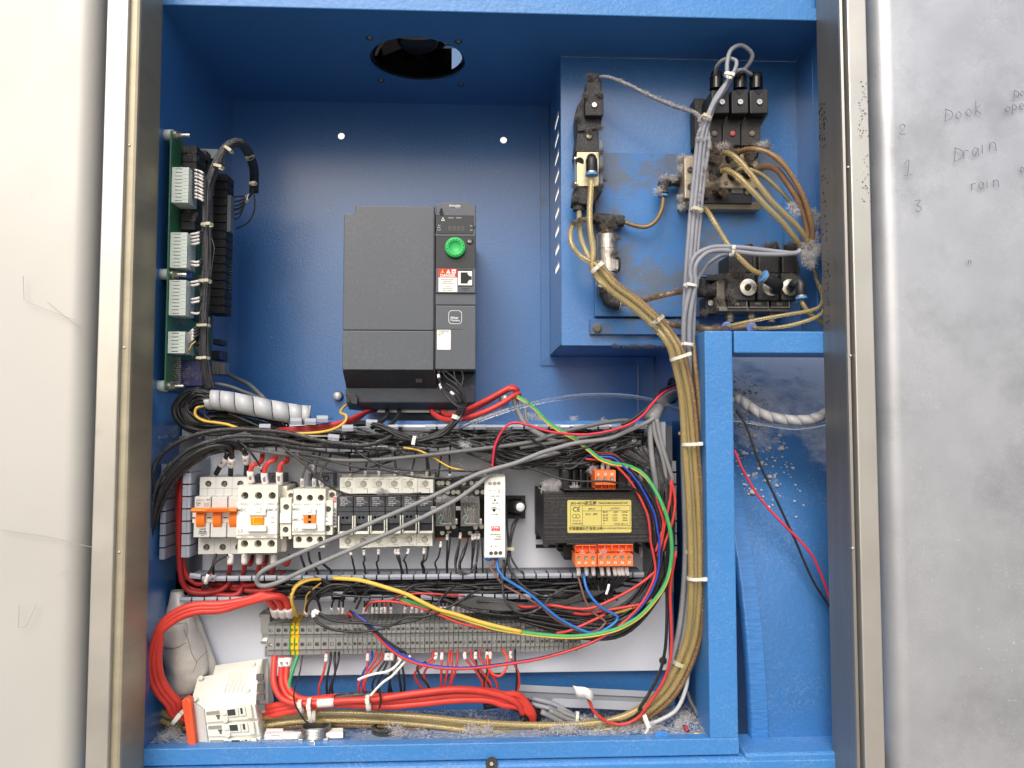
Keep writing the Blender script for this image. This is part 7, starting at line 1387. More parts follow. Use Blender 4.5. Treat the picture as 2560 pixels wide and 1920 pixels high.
for pts in ([(0, 380), (120, 300), (60, 230), (-60, 190)], [(130, 360), (100, 280), (20, 220)], [(240, 460), (280, 340), (400, 270)], [(250, 400), (330, 300), (460, 240)], [(400, 540), (470, 400), (560, 320), (700, 260)], [(380, 470), (400, 380), (340, 310)], [(510, 400), (515, 300), (500, 200)]):
    Wi('c4', pts, 26, w_black, 'black wire dropping from the duct behind the yellow wire', d=876, group='black wires dropping behind the yellow wire')
for pts, t_ in (([(1800, 700, 886), (1800, 610, 872), (1850, 520, 862), (1960, 420, 858), (2100, 360, 858), (2300, 380, 858)], '100'), ([(1960, 690, 884), (1940, 600, 868), (1900, 500, 860), (1840, 410, 858), (1780, 390, 858), (1700, 430, 862), (1450, 440, 872)], '100'), ([(1880, 640, 862), (1880, 720, 858), (1950, 800, 855), (2100, 860, 853), (2300, 885, 852)], ''), ([(1880, 645, 862), (1960, 690, 856), (2100, 750, 854), (2300, 770, 853)], '')):
    Wi('c3', pts, 30, w_black, ('black wire rising right from the left terminals', 'black wire arching left from the left terminals', 'lower wire leaving the bent white sleeve', 'upper wire leaving the bent white sleeve')[[(1800, 700), (1960, 690), (1880, 640), (1880, 645)].index(tuple(pts[0][:2]))], marks=((1, 12, t_),), n=8, group='black wires at the left terminals')
# three bright red cables: terminals -> left loop -> floor -> corrugated pipe
RD = [(0, 'outermost bright red cable of the loop at lower left'), (1, 'middle bright red cable of the loop at lower left'), (2, 'innermost bright red cable of the loop at lower left')]
for i, lab in RD:
    e = [(1465, 700), (1545, 705), (1620, 700)][i]; o = (1 - i) * -38
    pts = P('c3', [(e[0], e[1], 892), (e[0] - 20, e[1] - 80, 880), (e[0] - 70, 560 - i * 22, 870), (1350 + i * 40, 490 - (2 - i) * 12, 862), (1150, 540 - (1 - i) * 16, 860), (850, 610 - (1 - i) * 34, 858), (600, 620 - (1 - i) * 38, 858), (380, 690 - (1 - i) * 44, 858), (200, 830 - (1 - i) * 40, 858), (110 + i * 34, 1000, 860), (60 + i * 52, 1200, 862), (80 + i * 60, 1400, 866), (160 + i * 66, 1560, 870), (260 + i * 64, 1680 - i * 10, 874)])
    pts += P('c6', [(420 + i * 40, 880 - i * 30 + 40, 880), (620, 980 - i * 40, 888), (900, 1010 - i * 40, 896), (1200, 980 - i * 45, 896), (1450, 930 - i * 48, 890), (1800, 860 - i * 45, 882), (2200, 800 - i * 40, 880)])
    pts += P('c4', [(700, 1560 - i * 55 + 60, 878), (1100, 1540 - i * 55 + 50, 878), (1500, 1500 - i * 55 + 50, 880), (1850, 1500 - i * 50 + 50, 882)])
    pts += P('c7', [(60, 560 - i * 45, 884), (200, 580 - i * 50, 888), (290 + i * 12, 640 - i * 10, 892), (320, 700, 898)])
    wire(pts, 16.5, w_redb, lab, 'cable', n=14, group='bright red cables looping at lower left', seg=6, marks=((1.5, 26, ''),))
for k, (x, pts) in enumerate(((1445, [(1445, 1150, 890), (1435, 1300, 884), (1440, 1450, 878), (1490, 1580, 874), (1580, 1650, 872), (1750, 1680, 872), (2100, 1660, 872)]), (1535, [(1535, 1160, 890), (1520, 1350, 886), (1530, 1480, 882), (1600, 1600, 878), (1720, 1650, 876), (2100, 1640, 876)]), (1595, [(1595, 1160, 890), (1575, 1350, 884), (1580, 1450, 880), (1640, 1560, 876), (1780, 1630, 874), (2100, 1620, 874)]))):
    wire(P('c3', pts), 15, w_redb, ('left of three red cables leaving the strip downward, with a white sleeve low down', 'middle of three red cables leaving the strip downward, tagged 00', 'right of three red cables leaving the strip downward, tagged 00')[k], 'cable', n=12, marks=((88, 30, ''),) if k == 0 else ((1, 15, '00'),), group='red cables below the terminal strip')
wire(P('c4', [(-100, 1620, 878), (200, 1560, 872), (600, 1540, 870), (1100, 1470, 870), (1500, 1430, 872), (1850, 1460, 876), (2150, 1560, 882), (2250, 1700, 890)]), 16, w_redb, 'uppermost red cable of the floor bundle, frosted with dust', 'cable', n=14, group='red cables of the floor bundle')
wire(P('c4', [(-150, 1600, 884), (200, 1520, 878), (560, 1490, 880), (700, 1500, 886)]), 16, w_blackd, 'dusty black cable on top of the red floor bundle', 'cable', n=12)
wire(P('c7', [(-100, 570, 896), (60, 555, 890), (200, 600, 890), (280, 660, 896)]), 17, w_black, 'thick black cable under the red floor bundle at the pipe', 'cable', n=12)
wire(P('c3', [(1700, 1140, 888), (1650, 1300, 882), (1610, 1450, 878), (1620, 1560, 876), (1680, 1650, 876)]), 9, w_green, 'green wire with yellow stripe below the strip', 'wire', stripe=w_yel)
wire(P('c3', [(300, 1660, 880), (230, 1560, 878), (200, 1480, 876), (150, 1200, 880), (130, 950, 886)]), 9, w_black, 'black wire behind the red loop at left', 'wire')
# small wires below the strip into the floor bundle
LB = [(70, 'r', '190', -10), (120, 'k', '', 80), (165, 'k', '', 100), (210, 'k', '', 140), (530, 'r', '02', 460), (575, 'b', '', 500), (620, 'r', '', 440), (680, 'r', '', 520), (730, 'k', '', 600), (760, 'k', '058', 640), (800, 'k', '0', 760), (840, 'k', '', 800), (880, 'k', '', 900), (900, 'k', '', 930),
      (1240, 'r', '', 1190), (1280, 'r', '057', 1250), (1350, 'r', '', 1340), (1430, 'r', '', 1380), (1460, 'r', '', 1430), (1525, 'r', '', 1440), (1610, 'r', '', 1780), (1680, 'r', '', 1880), (1725, 'k', '03', 1900), (1775, 'r', '', 1950), (1850, 'k', '', 1800), (1885, 'r', '118', 1830), (2115, 'r', '060', 2180), (2160, 'k', '', 2170)]
for k, (x, c_, t_, xe) in enumerate(LB):
    m_ = {'r': w_red, 'k': w_black, 'b': w_blue}[c_]; y_ = 1030 - x * .015; nm = {'r': 'red', 'k': 'black', 'b': 'blue'}[c_]; bow = RNG.gauss(0, 30)
    if x in (1240, 1280): bow = -160 if x == 1240 else -110
    Wi('c4', [(x, y_ - 10, 896), (x - 4, y_ + 80, 890), ((x + xe) / 2 + bow, y_ + 230, 886), (xe + bow * .6, y_ + 360, 886), (xe, 1500 - xe * .02, 888)], 26, m_, '%s wire, %s from the left of those hanging below the strip' % (nm, ORD[k]), group='%s wires hanging below the terminal strip' % nm, marks=((3, 13, t_),) if t_ or k % 4 == 0 else (), n=7)
Wi('c4', [(2020, 990, 892), (2070, 1080, 884), (2060, 1200, 880), (1990, 1280, 878), (1910, 1260, 878), (1860, 1180, 880), (1850, 1050, 888)], 28, w_or, 'orange red wire hanging in a loop below the strip')
Wi('c4', [(1170, 1130, 880), (1100, 1160, 874), (1075, 1200, 872), (1110, 1280, 872), (1180, 1370, 874), (1230, 1450, 880)], 28, w_blackd, 'black wire with frayed tape looping beside red wires')
Wi('c4', [(940, 1040, 856), (850, 1160, 854), (750, 1230, 853), (600, 1260, 852), (500, 1290, 852), (418, 1325, 852)], 28, w_white, 'white wire bent left with a loose bare end', n=10)
Wi('c4', [(1000, 1060, 858), (900, 1170, 856), (800, 1280, 856), (700, 1350, 858), (620, 1430, 860), (560, 1500, 862)], 28, w_white, 'white wire running down to the cable tie on the red bundle', n=10)
for pts in ([(1840, 260, 870), (1810, 450, 862), (1750, 650, 860), (1760, 800, 862), (1850, 960, 866), (1900, 1000, 870)],): Wi('c6', pts, 16, w_black, 'thin black wire hanging down to the steel ring')
Wi('c4', [(650, 1360, 866), (660, 1450, 862), (672, 1560, 862), (655, 1640, 864)], 22, w_black, 'thin black wire hanging over the red floor bundle')
# ---------------------------------------------------------------- wires around the drive
for k, pts in enumerate(([(1640, 1170, 950), (1750, 1130, 930), (1900, 1050, 910), (2100, 930, 895), (2200, 885, 890), (2260, 900, 892), (2250, 960, 905)], [(1270, 1110, 970), (1320, 1180, 930), (1450, 1240, 905), (1650, 1230, 890), (1900, 1150, 880), (2100, 1050, 880), (2240, 960, 884), (2290, 950, 890), (2270, 1000, 902)], [(1390, 1120, 970), (1450, 1180, 930), (1560, 1180, 910), (1750, 1100, 900), (1950, 1000, 892), (2150, 890, 890), (2230, 870, 894), (2270, 900, 905)])):
    Wi('b1', pts, 62, w_red, ('straight red cable from below the drive toward the bolt', 'lowest red cable looping from the drive toward the bolt', 'red cable hugging the drive base then rising right')[k], cat='cable', n=12, group='red cables right of the drive')
for k in range(3): Wi('b1', [(660 - k * 50, 1130, 980), (560 - k * 20, 1140 + k * 14, 950), (420, 1200 + k * 22, 915), (250, 1270 + k * 18, 890), (0, 1310 + k * 22, 885), (-300, 1340 + k * 26, 884), (-480, 1350 + k * 30, 890)], 48, w_redd if k else w_red, ('upper', 'middle', 'lower')[k] + ' red cable leaving the drive to the left', cat='cable', n=10, group='red cables left of the drive')
for k, pts in enumerate(([(770, 1110, 980), (770, 1200, 930), (700, 1270, 905), (600, 1330, 890)], [(910, 1110, 980), (900, 1190, 930), (840, 1270, 900), (760, 1350, 886)])): Wi('b1', pts, 52, w_black, ('left', 'right')[k] + ' thick black cable below the drive', cat='cable', n=10)
Wi('b1', [(370, 1050, 960), (280, 1090, 930), (235, 1160, 905), (300, 1190, 892), (290, 1260, 884), (180, 1340, 876), (0, 1385, 870), (-250, 1400, 868), (-420, 1395, 872)], 30, w_yel, 'yellow wire with a kink dropping from the drive foot')
for k, (pts, t_) in enumerate((([(1380, 670, 895), (1375, 800, 880), (1420, 920, 868), (1500, 1020, 862), (1600, 1100, 860), (1690, 1110, 862)], '075'), ([(1360, 670, 896), (1370, 760, 884), (1400, 840, 874), (1440, 940, 866), (1520, 1030, 862), (1620, 1100, 864)], ''), ([(1400, 670, 896), (1460, 760, 885), (1560, 830, 880), (1640, 930, 878), (1665, 1050, 878)], ''),
                               ([(1420, 670, 896), (1520, 740, 888), (1620, 850, 884), (1670, 980, 882), (1660, 1060, 882)], ''), ([(1540, 670, 896), (1560, 780, 888), (1600, 900, 884), (1640, 1040, 882)], ''), ([(1630, 670, 896), (1650, 760, 888), (1630, 880, 884), (1650, 1050, 882)], ''), ([(1450, 820, 880), (1540, 880, 876), (1610, 960, 874), (1640, 1060, 878)], ''), ([(1450, 890, 878), (1540, 950, 868), (1600, 1040, 870)], ''))):
    Wi('b1', pts, 22, w_black, 'thin control wire looping out below the drive, %s one' % ORD[k], group='control wires below the drive', marks=((26, 12, t_),) if t_ else (((10, 9, ''),) if k in (1, 7) else ()), n=7)
bundle(P('b1', [(1650, 1060, 880), (1610, 1160, 872), (1570, 1230, 868), (1500, 1320, 866), (1380, 1410, 866), (1200, 1480, 866), (1080, 1490, 866), (950, 1440, 866), (800, 1370, 868), (650, 1310, 872), (500, 1290, 878), (400, 1300, 886)]), 9, 5.5, 8, w_black, 'black control wire in the tied bundle below the drive', 'tied control wires below the drive')
# ---------------------------------------------------------------- wires in the right opening
wire(P('c8', [(210, 310, 925), (250, 370, 920), (300, 510, 912), (360, 640, 906), (430, 790, 902), (500, 950, 896), (570, 1060, 892)]), 6.5, w_black, 'straight black wire slanting down across the right opening', 'wire')
wire(P('c8', [(205, 460, 925), (240, 540, 918), (300, 640, 912), (380, 730, 904), (440, 790, 900), (500, 860, 896), (540, 950, 894), (568, 1030, 892)]), 6.5, w_crim, 'red wire weaving across the black one in the right opening', 'wire')
# ================================================================ the many wires nobody could pick apart: one mass
tb_ = MB(); fm = []; ms = []
for nm_, m_ in TANGLE.items():
    n0 = len(tb_.f); tb_.add(m_.v, m_.f); ms.append(MATS[nm_]); fm += [len(ms) - 1] * (len(tb_.f) - n0)
tg = mk('wire_tangle', tb_, ms, smooth=True); tg.data.polygons.foreach_set('material_index', fm)
tag(tg, 'mass of dusty black wires packed in both ducts and behind the harness', 'wires', None, 'stuff')
# ================================================================ loose things on the cabinet floor
def c6p(x, y, d): return W(340 + x * .22604, 1580 + y * .22604, d)
lb_ = thing('loose_breaker', c6p(1050, 1250, 890), 'loose white three pole breaker with orange toggle bar lying on the floor', 'circuit breaker')
T = [c6p(*q) for q in ((875, 365, 914), (1400, 290, 918), (1425, 420, 910), (1340, 640, 884), (1325, 790, 870), (750, 862, 866), (608, 770, 870), (680, 500, 896), (850, 470, 902))]
dn = Vector((.010, .004, -.062)); n = len(T)
mk('case', MB().add(T + [p + dn for p in T], [tuple(range(n))] + [tuple(range(n, 2 * n))[::-1]] + [(i, n + i, n + (i + 1) % n, (i + 1) % n) for i in range(n)]), ivory3, lb_, bev=.8)
nrm = (T[5] - T[4]).cross(T[0] - T[4]).normalized(); nrm = nrm if nrm.z > 0 else -nrm
for x, y, d in ((1292, 362, 910), (716, 512, 893), (1230, 648, 882), (648, 745, 870)):
    p = c6p(x, y, d); mk('rivet', MB().lathe(p - nrm * .001, nrm, [(.0029, 0), (.0029, .0022), (.0022, .0026), (.0016, .0018)], 16), ivory, lb_, smooth=True)
rb2 = MB()
for k in range(6): rb2.tube([c6p(990 + k * 46 - (k == 0) * 80, 460 - k * 4 + (k == 0) * 180, 897) + nrm * .0004, c6p(930 + k * 46 - (k == 0) * 50, 690 - k * 4 + (k == 0) * 30, 881) + nrm * .0004], .00035, 4)
mk('moulded_ribs', rb2, ivory2, lb_)
def fq(u, v, dd=0.):
    a, b, c_, d_ = c6p(750, 862, 864.5), c6p(1325, 790, 868), c6p(1400, 1262, 872), c6p(805, 1262, 868)
    return (a * (1 - u) + b * u) * (1 - v) + (d_ * (1 - u) + c_ * u) * v + Vector((0, -dd, 0))
def quad(u0, v0, u1, v1, dd, th=.002):
    f_ = [fq(u0, v0, dd), fq(u1, v0, dd), fq(u1, v1, dd), fq(u0, v1, dd)]; m = MB(); return m.add(f_ + [p + Vector((0, th, 0)) for p in f_], [(0, 1, 2, 3), (4, 7, 6, 5), (0, 4, 5, 1), (1, 5, 6, 2), (2, 6, 7, 3), (3, 7, 4, 0)])
shade = M('recess_shade_grey', (150, 150, 144), .5, var=.05)  # grey on raised slabs paints the shade of the moulded recesses
for r_ in range(3):
    v = r_ * .385
    mk('pole_back', quad(.02, v + .02, .99, v + .345, .0015), ivory3, lb_, bev=.4)
    mk('label_recess', quad(.05, v + .05, .30, v + .14, .0019, .001), shade, lb_); mk('key_slot', quad(.225, v + .16, .30, v + .20, .002, .001), M('slot_dark', (92, 92, 88), .6), lb_); mk('key_slot', quad(.245, v + .20, .285, v + .27, .002, .001), MATS['slot_dark'], lb_)
    fr2 = quad(.44, v + .03, .66, v + .235, .0034, .003); mk('terminal_frame', fr2, ivory3, lb_, bev=.4); mk('terminal_mouth', quad(.46, v + .045, .61, v + .195, .0038, .001), M('terminal_dark', (60, 66, 64), .4), lb_)
    mk('terminal_frame', quad(.68, v + .02, .80, v + .235, .0034, .003), ivory3, lb_, bev=.4); mk('terminal_mouth', quad(.71, v + .04, .75, v + .18, .0038, .001), MATS['terminal_dark'], lb_)
    mk('catch', quad(.34, v + .13, .43, v + .18, .0032, .002), ivory, lb_, bev=.3); mk('rail_clip', quad(.82, v + .01, .93, v + .30, .005, .006), ivory, lb_, bev=.8)
    p = fq(.40, v + .30, .0012); mk('rivet', MB().lathe(p, (0, -1, 0), [(.0031, 0), (.003, .002), (.0024, .0026), (.0012, .0016)], 16), ivory, lb_, smooth=True)
for k in range(4):
    p = c6p(1370 + k * 8, 490 + k * 110 if k < 3 else 820, 890 - k * 6); mk('side_slot', MB().box(p.x - .003, p.y - .004, p.z - .003, p.x + .0045, p.y - .0005, p.z + .003), MATS['slot_dark'], lb_)
sp_ = [c6p(1340, 430, 893), c6p(1400, 300, 905), c6p(1445, 620, 905), c6p(1465, 780, 900), c6p(1440, 900, 896), c6p(1395, 900, 880), c6p(1330, 650, 880)]
mk('clip_plate', MB().add(sp_ + [p + Vector((.003, .012, -.002)) for p in sp_], [tuple(range(7)), tuple(range(7, 14))[::-1]] + [(i, 7 + i, 7 + (i + 1) % 7, (i + 1) % 7) for i in range(7)]), ivory3, lb_, bev=.5)
fp = [c6p(610, 775, 867), c6p(750, 862, 864), c6p(800, 1270, 866), c6p(668, 1270, 868)]
mk('front_plate', MB().add(fp + [p + Vector((.002, .01, 0)) for p in fp], [(0, 1, 2, 3), (4, 7, 6, 5), (0, 4, 5, 1), (1, 5, 6, 2), (3, 7, 4, 0)]), ivory2, lb_, bev=.4)
op = [c6p(500, 758, 858), c6p(560, 726, 862), c6p(602, 742, 862), c6p(604, 780, 858), c6p(668, 1290, 860), c6p(578, 1290, 860)]
mk('toggle_bar', MB().add(op + [p + Vector((.0, .009, 0)) for p in op], [tuple(range(6)), tuple(range(6, 12))[::-1]] + [(i, 6 + i, 6 + (i + 1) % 6, (i + 1) % 6) for i in range(6)]), M('faded_orange', (226, 92, 54), .45, var=.06), lb_, bev=1.2)
# foam wrapped roll
fo = thing('foam_roll', W(360 + 430 * .226, 1380 + 1590 * .226, 900), 'dirty white foam wrapped roll standing behind the red cable loop', 'roll')
def blob_tube(reg, pts, d, amp, seed, flat=.7, n=30):
    from mathutils import noise
    P_ = smooth([Vector((x, y, w)) for x, y, w in pts], 8); mb = MB(); ox, oy, k = RG[reg]
    for i, q in enumerate(P_):
        c = W(ox + q.x * k, oy + q.y * k, d); r = mm(q.z / 2 * k, d)
        for j in range(n):
            a = 2 * math.pi * j / n; v = Vector((math.cos(a) * r, math.sin(a) * r * flat, 0)); nn = noise.noise((c + v) * 55 + Vector((seed, 0, 0))) + .6 * noise.noise((c + v) * 160); mb.v.append(tuple(c + v * (1 + amp * nn)))
    m = len(P_); mb.f = [(i * n + j, i * n + (j + 1) % n, (i + 1) * n + (j + 1) % n, (i + 1) * n + j) for i in range(m - 1) for j in range(n)] + [tuple(range(n)), tuple(range((m - 1) * n, m * n))[::-1]]
    return mb
mk('roll', blob_tube('c3', [(365, 425, 130), (375, 560, 200), (400, 800, 330), (440, 1050, 430), (470, 1300, 440), (430, 1500, 370), (410, 1585, 280)], 905, .07, 1), foil, fo, smooth=True)
mk('rear_fold', blob_tube('c3', [(440, 500, 120), (500, 800, 260), (580, 1100, 320), (650, 1350, 300), (640, 1560, 260)], 918, .07, 5, .5), foil, fo, smooth=True)
mk('overlap_flap', blob_tube('c3', [(345, 780, 250), (345, 860, 280), (345, 960, 290), (350, 1030, 262), (360, 1046, 200)], 896, .06, 9, .62), foil, fo, smooth=True)
cr = MB()
for pts in ([(215, 1050), (290, 1075), (380, 1050), (470, 1000)], [(440, 860), (490, 980), (530, 1130), (580, 1220), (540, 1330)], [(580, 1220), (640, 1150), (700, 1100)], [(310, 1560), (380, 1585), (440, 1570), (480, 1580)]):
    cr.tube(smooth(PW(P('c3', [(x, y, 880 + abs(x - 380) * .035) for x, y in pts]))), .0003, 5)
mk('crease', cr, M('brown_crease', (110, 92, 76), .8), fo)
# duct lid offcut, label flag, floor fittings
du = thing('duct_lid_offcut', W(1240 + 800 * .28933, 1600 + 610 * .28933, 900), 'torn grey duct lid lying aslant on the cabinet floor, right of the red cables', 'duct lid')
for nm_, pts, d, m_ in (('upper_flange', [(188, 386), (1440, 450), (1425, 500), (176, 442)], 917, M('lid_grey', (160, 166, 176), .35, var=.03, dust=.2)), ('web', [(176, 440), (1425, 498), (1400, 560), (480, 548), (440, 572), (300, 520)], 920, M('lid_shade', (140, 145, 154), .4, var=.04, dust=.5)), ('lower_flange', [(500, 505), (1390, 545), (1262, 614), (444, 574), (470, 540)], 900, MATS['lid_grey'])):  # lid_shade is the lid grey darkened for shade in the recessed web
    mk(nm_, MB().prism_y([xz('c7', *q, d) for q in pts], d / 1000, d / 1000 + .0012), m_, du, bev=.3)
mk('step', MB().add([W(1240 + x * .28933, 1600 + y * .28933, d) for x, y, d in ((480, 548, 920), (1400, 560, 920), (1390, 545, 900), (500, 505, 900))], [(0, 1, 2, 3)]), MATS['lid_shade'], du)
pf_ = thing('paper_flag', W(1240 + 760 * .28933, 1600 + 500 * .28933, 866), 'curled white paper tag on the end of the red wire', 'paper tag')
U = [(664, 392, 870), (700, 402, 864), (745, 405, 862), (790, 415, 864), (825, 440, 868), (842, 470, 872)]; V_ = [(676, 432, 872), (695, 486, 866), (735, 498, 864), (780, 500, 864), (810, 520, 866), (836, 534, 870)]
us, vs_ = smooth(PW(P('c7', U)), 4), smooth(PW(P('c7', V_)), 4); k_ = len(us); o = mk('paper', MB().add(us + vs_, [(i, i + 1, k_ + i + 1, k_ + i) for i in range(k_ - 1)]), M('paper_white', (240, 240, 238), .7, var=.02), pf_, smooth=True); o.modifiers.new('thick', 'SOLIDIFY').thickness = .0003
def floor_d(y): return max(864, .345 / (y - 1064) * F_PX * 1000)
def fpy(px, d, h=.002):      # height in the photograph of a floor point at depth d
    a, b = W(px, 1700, d).z, W(px, 1900, d).z; return 1700 + 200 * (ZF + h - a) / (b - a)
for nm_, x, y, rr0, lab in (('conduit_nut', 790, 1817, 42, 'shiny threaded steel conduit nut on the floor beside the loose breaker'),):
    d = floor_d(y + 4); c = W(x, y + 4, d); c.z = ZF; r = mm(rr0, d); t = thing(nm_, c, lab, 'conduit nut')
    pr2 = [(r, 0), (r, .003), (r * .86, .003), (r * .86, .004)]
    for k in range(5): pr2 += [(r * .86, .004 + k * .0016), (r * .82, .0048 + k * .0016)]
    pr2 += [(r * .80, .012), (r * .74, .012), (r * .74, 0)]
    mb = MB(); mb.lathe(c, (0, 0, 1), pr2, 40); mb.f = mb.f[:-2]; mk('threaded_ring', mb, zinc, t)
    mk('bore', MB().cyl(c + Vector((0, 0, .001)), c + Vector((0, 0, .002)), r * .75, n=32), rubber, t)
    te_ = MB()
    for k in range(8):
        a = 2 * math.pi * k / 8; q = c + Vector((math.cos(a) * r, math.sin(a) * r, .0015)); te_.box(q.x - .0025, q.y - .0025, q.z - .0014, q.x + .0025, q.y + .0025, q.z + .0014)
    mk('teeth', te_, zinc, t, bev=.3)
for x, y, rr0, lab in ((1327, 1790, 27, 'black corrugated pipe swallowing the red floor cables'), (964, 1814, 34, 'black ribbed gland in the floor below the amber hoses')):
    d = floor_d(y); c = W(x, y, d); c.z = ZF; r = mm(rr0, d); t = thing('corrugated_pipe', c, lab, 'pipe'); prf = []
    for k in range(6): prf += [(r, .001 + k * .0035), (r, .0025 + k * .0035), (r * .88, .003 + k * .0035), (r * .88, .0042 + k * .0035)]
    if rr0 > 30: prf = prf[:8]
    prf += [(r * .8, prf[-1][1]), (r * .78, 0)]; mb = MB(); mb.lathe(c, (0, 0, 1), prf, 30); mb.f = mb.f[:-2]; mk('ribs', mb, black_l, t, smooth=False)
    mk('bore', MB().cyl(c + Vector((0, 0, .001)), c + Vector((0, 0, .002)), r * .8, n=24), rubber, t)
for x, y, w, lab in ((1491, 1786, 20, 'zinc bolt head on the cabinet floor behind the hanging red wire'),):
    d = floor_d(y); c = W(x, y, d); c.z = ZF; t = thing('floor_bolt', c, lab, 'bolt'); mk('washer', MB().cyl(c, c + Vector((0, 0, .0015)), mm(w, d), n=24), zinc, t); mk('head', MB().cyl(c + Vector((0, 0, .0015)), c + Vector((0, 0, .0065)), mm(w * .5, d), n=6), zinc, t, bev=.4)
for pts, lab in (([(1430, 1172), (1860, 1215), (1780, 1262), (1420, 1262)], 'white plastic strip on the floor against the loose breaker'), ([(1900, 1150), (2290, 1140), (2290, 1255), (1840, 1262)], 'wider white plastic strip with a bent wire on the floor'), ([(1440, 1125), (1630, 1130), (1625, 1170), (1440, 1165)], 'small white clip piece behind the white strips')):
    t = thing('plastic_strip', c6p(pts[0][0], 1240, 860), lab, 'plastic strip', 'white plastic pieces on the floor')
    T_ = [];
    for (x, y) in pts:
        d = 884 - (y - 1125) / 137 * 17; p = W(340 + x * .22604, 1850, d); p.z = ZF + .0065; T_.append(p)
    k_ = len(T_); mk('strip', MB().add(T_ + [p - Vector((0, 0, .006)) for p in T_], [tuple(range(k_)), tuple(range(k_, 2 * k_))[::-1]] + [(i, k_ + i, k_ + (i + 1) % k_, (i + 1) % k_) for i in range(k_)]), M('strip_white', (232, 232, 230), .35, var=.02), t, bev=.5)
tw = thing('bent_wire', c6p(1950, 1230, 855), 'thin bent steel wire lying over the white strips', 'wire'); mk('strand', MB().tube(smooth(PW(P('c6', [(1820, 1130, 868), (1810, 1190, 862), (1870, 1140, 860), (1900, 1160, 856), (1960, 1200, 854), (1975, 1240, 852), (1950, 1290, 850)]))), .0005, 6), metal, tw, smooth=True)
mk('strand', MB().tube(smooth(PW(P('c6', [(1420, 1130, 872), (1480, 1120, 868), (1450, 1150, 868), (1560, 1140, 866), (1620, 1165, 864)]))), .0004, 6), metal, tw, smooth=True)
f1 = thing('red_ferrule', W(1240 + 1655 * .28933, 1600 + 790 * .28933, 872), 'short red plastic sleeve lying in the lint near the post', 'sleeve'); mk('sleeve', MB().tube(PW(P('c7', [(1625, 745, 876), (1660, 790, 868)])), mm(5, 870), 14), M('ferrule_red', (150, 30, 44), .3), f1, smooth=True)
mk('bore', MB().tube(PW(P('c7', [(1659, 789, 868), (1662, 793, 867.6)])), mm(2.6, 870), 12), rubber, f1)
f2 = thing('yellow_ring', W(1240 + 1735 * .28933, 1600 + 830 * .28933, 862), 'thin yellow ring lying in the lint by the sill', 'ring'); rr0 = mm(7.5, 862); cc = W(1240 + 1735 * .28933, 1600 + 826 * .28933, 862)
mk('band', MB().tube([cc + Vector((math.cos(a / 12 * 6.283) * rr0, math.sin(a / 12 * 6.283) * rr0 * .8, math.sin(a / 12 * 6.283) * rr0 * .5)) for a in range(13)], .0006, 6), yelp, f2, smooth=True)
f3 = thing('blue_scrap', W(1240 + 1425 * .28933, 1600 + 825 * .28933, 862), 'small blue paint chip in the lint by the sill', 'scrap'); q0 = W(1240 + 1425 * .28933, 1600 + 815 * .28933, 862); mk('chip', MB().box(q0.x - .007, q0.y - .003, q0.z - .004, q0.x + .007, q0.y - .001, q0.z + .004), blue_f, f3, bev=.5)
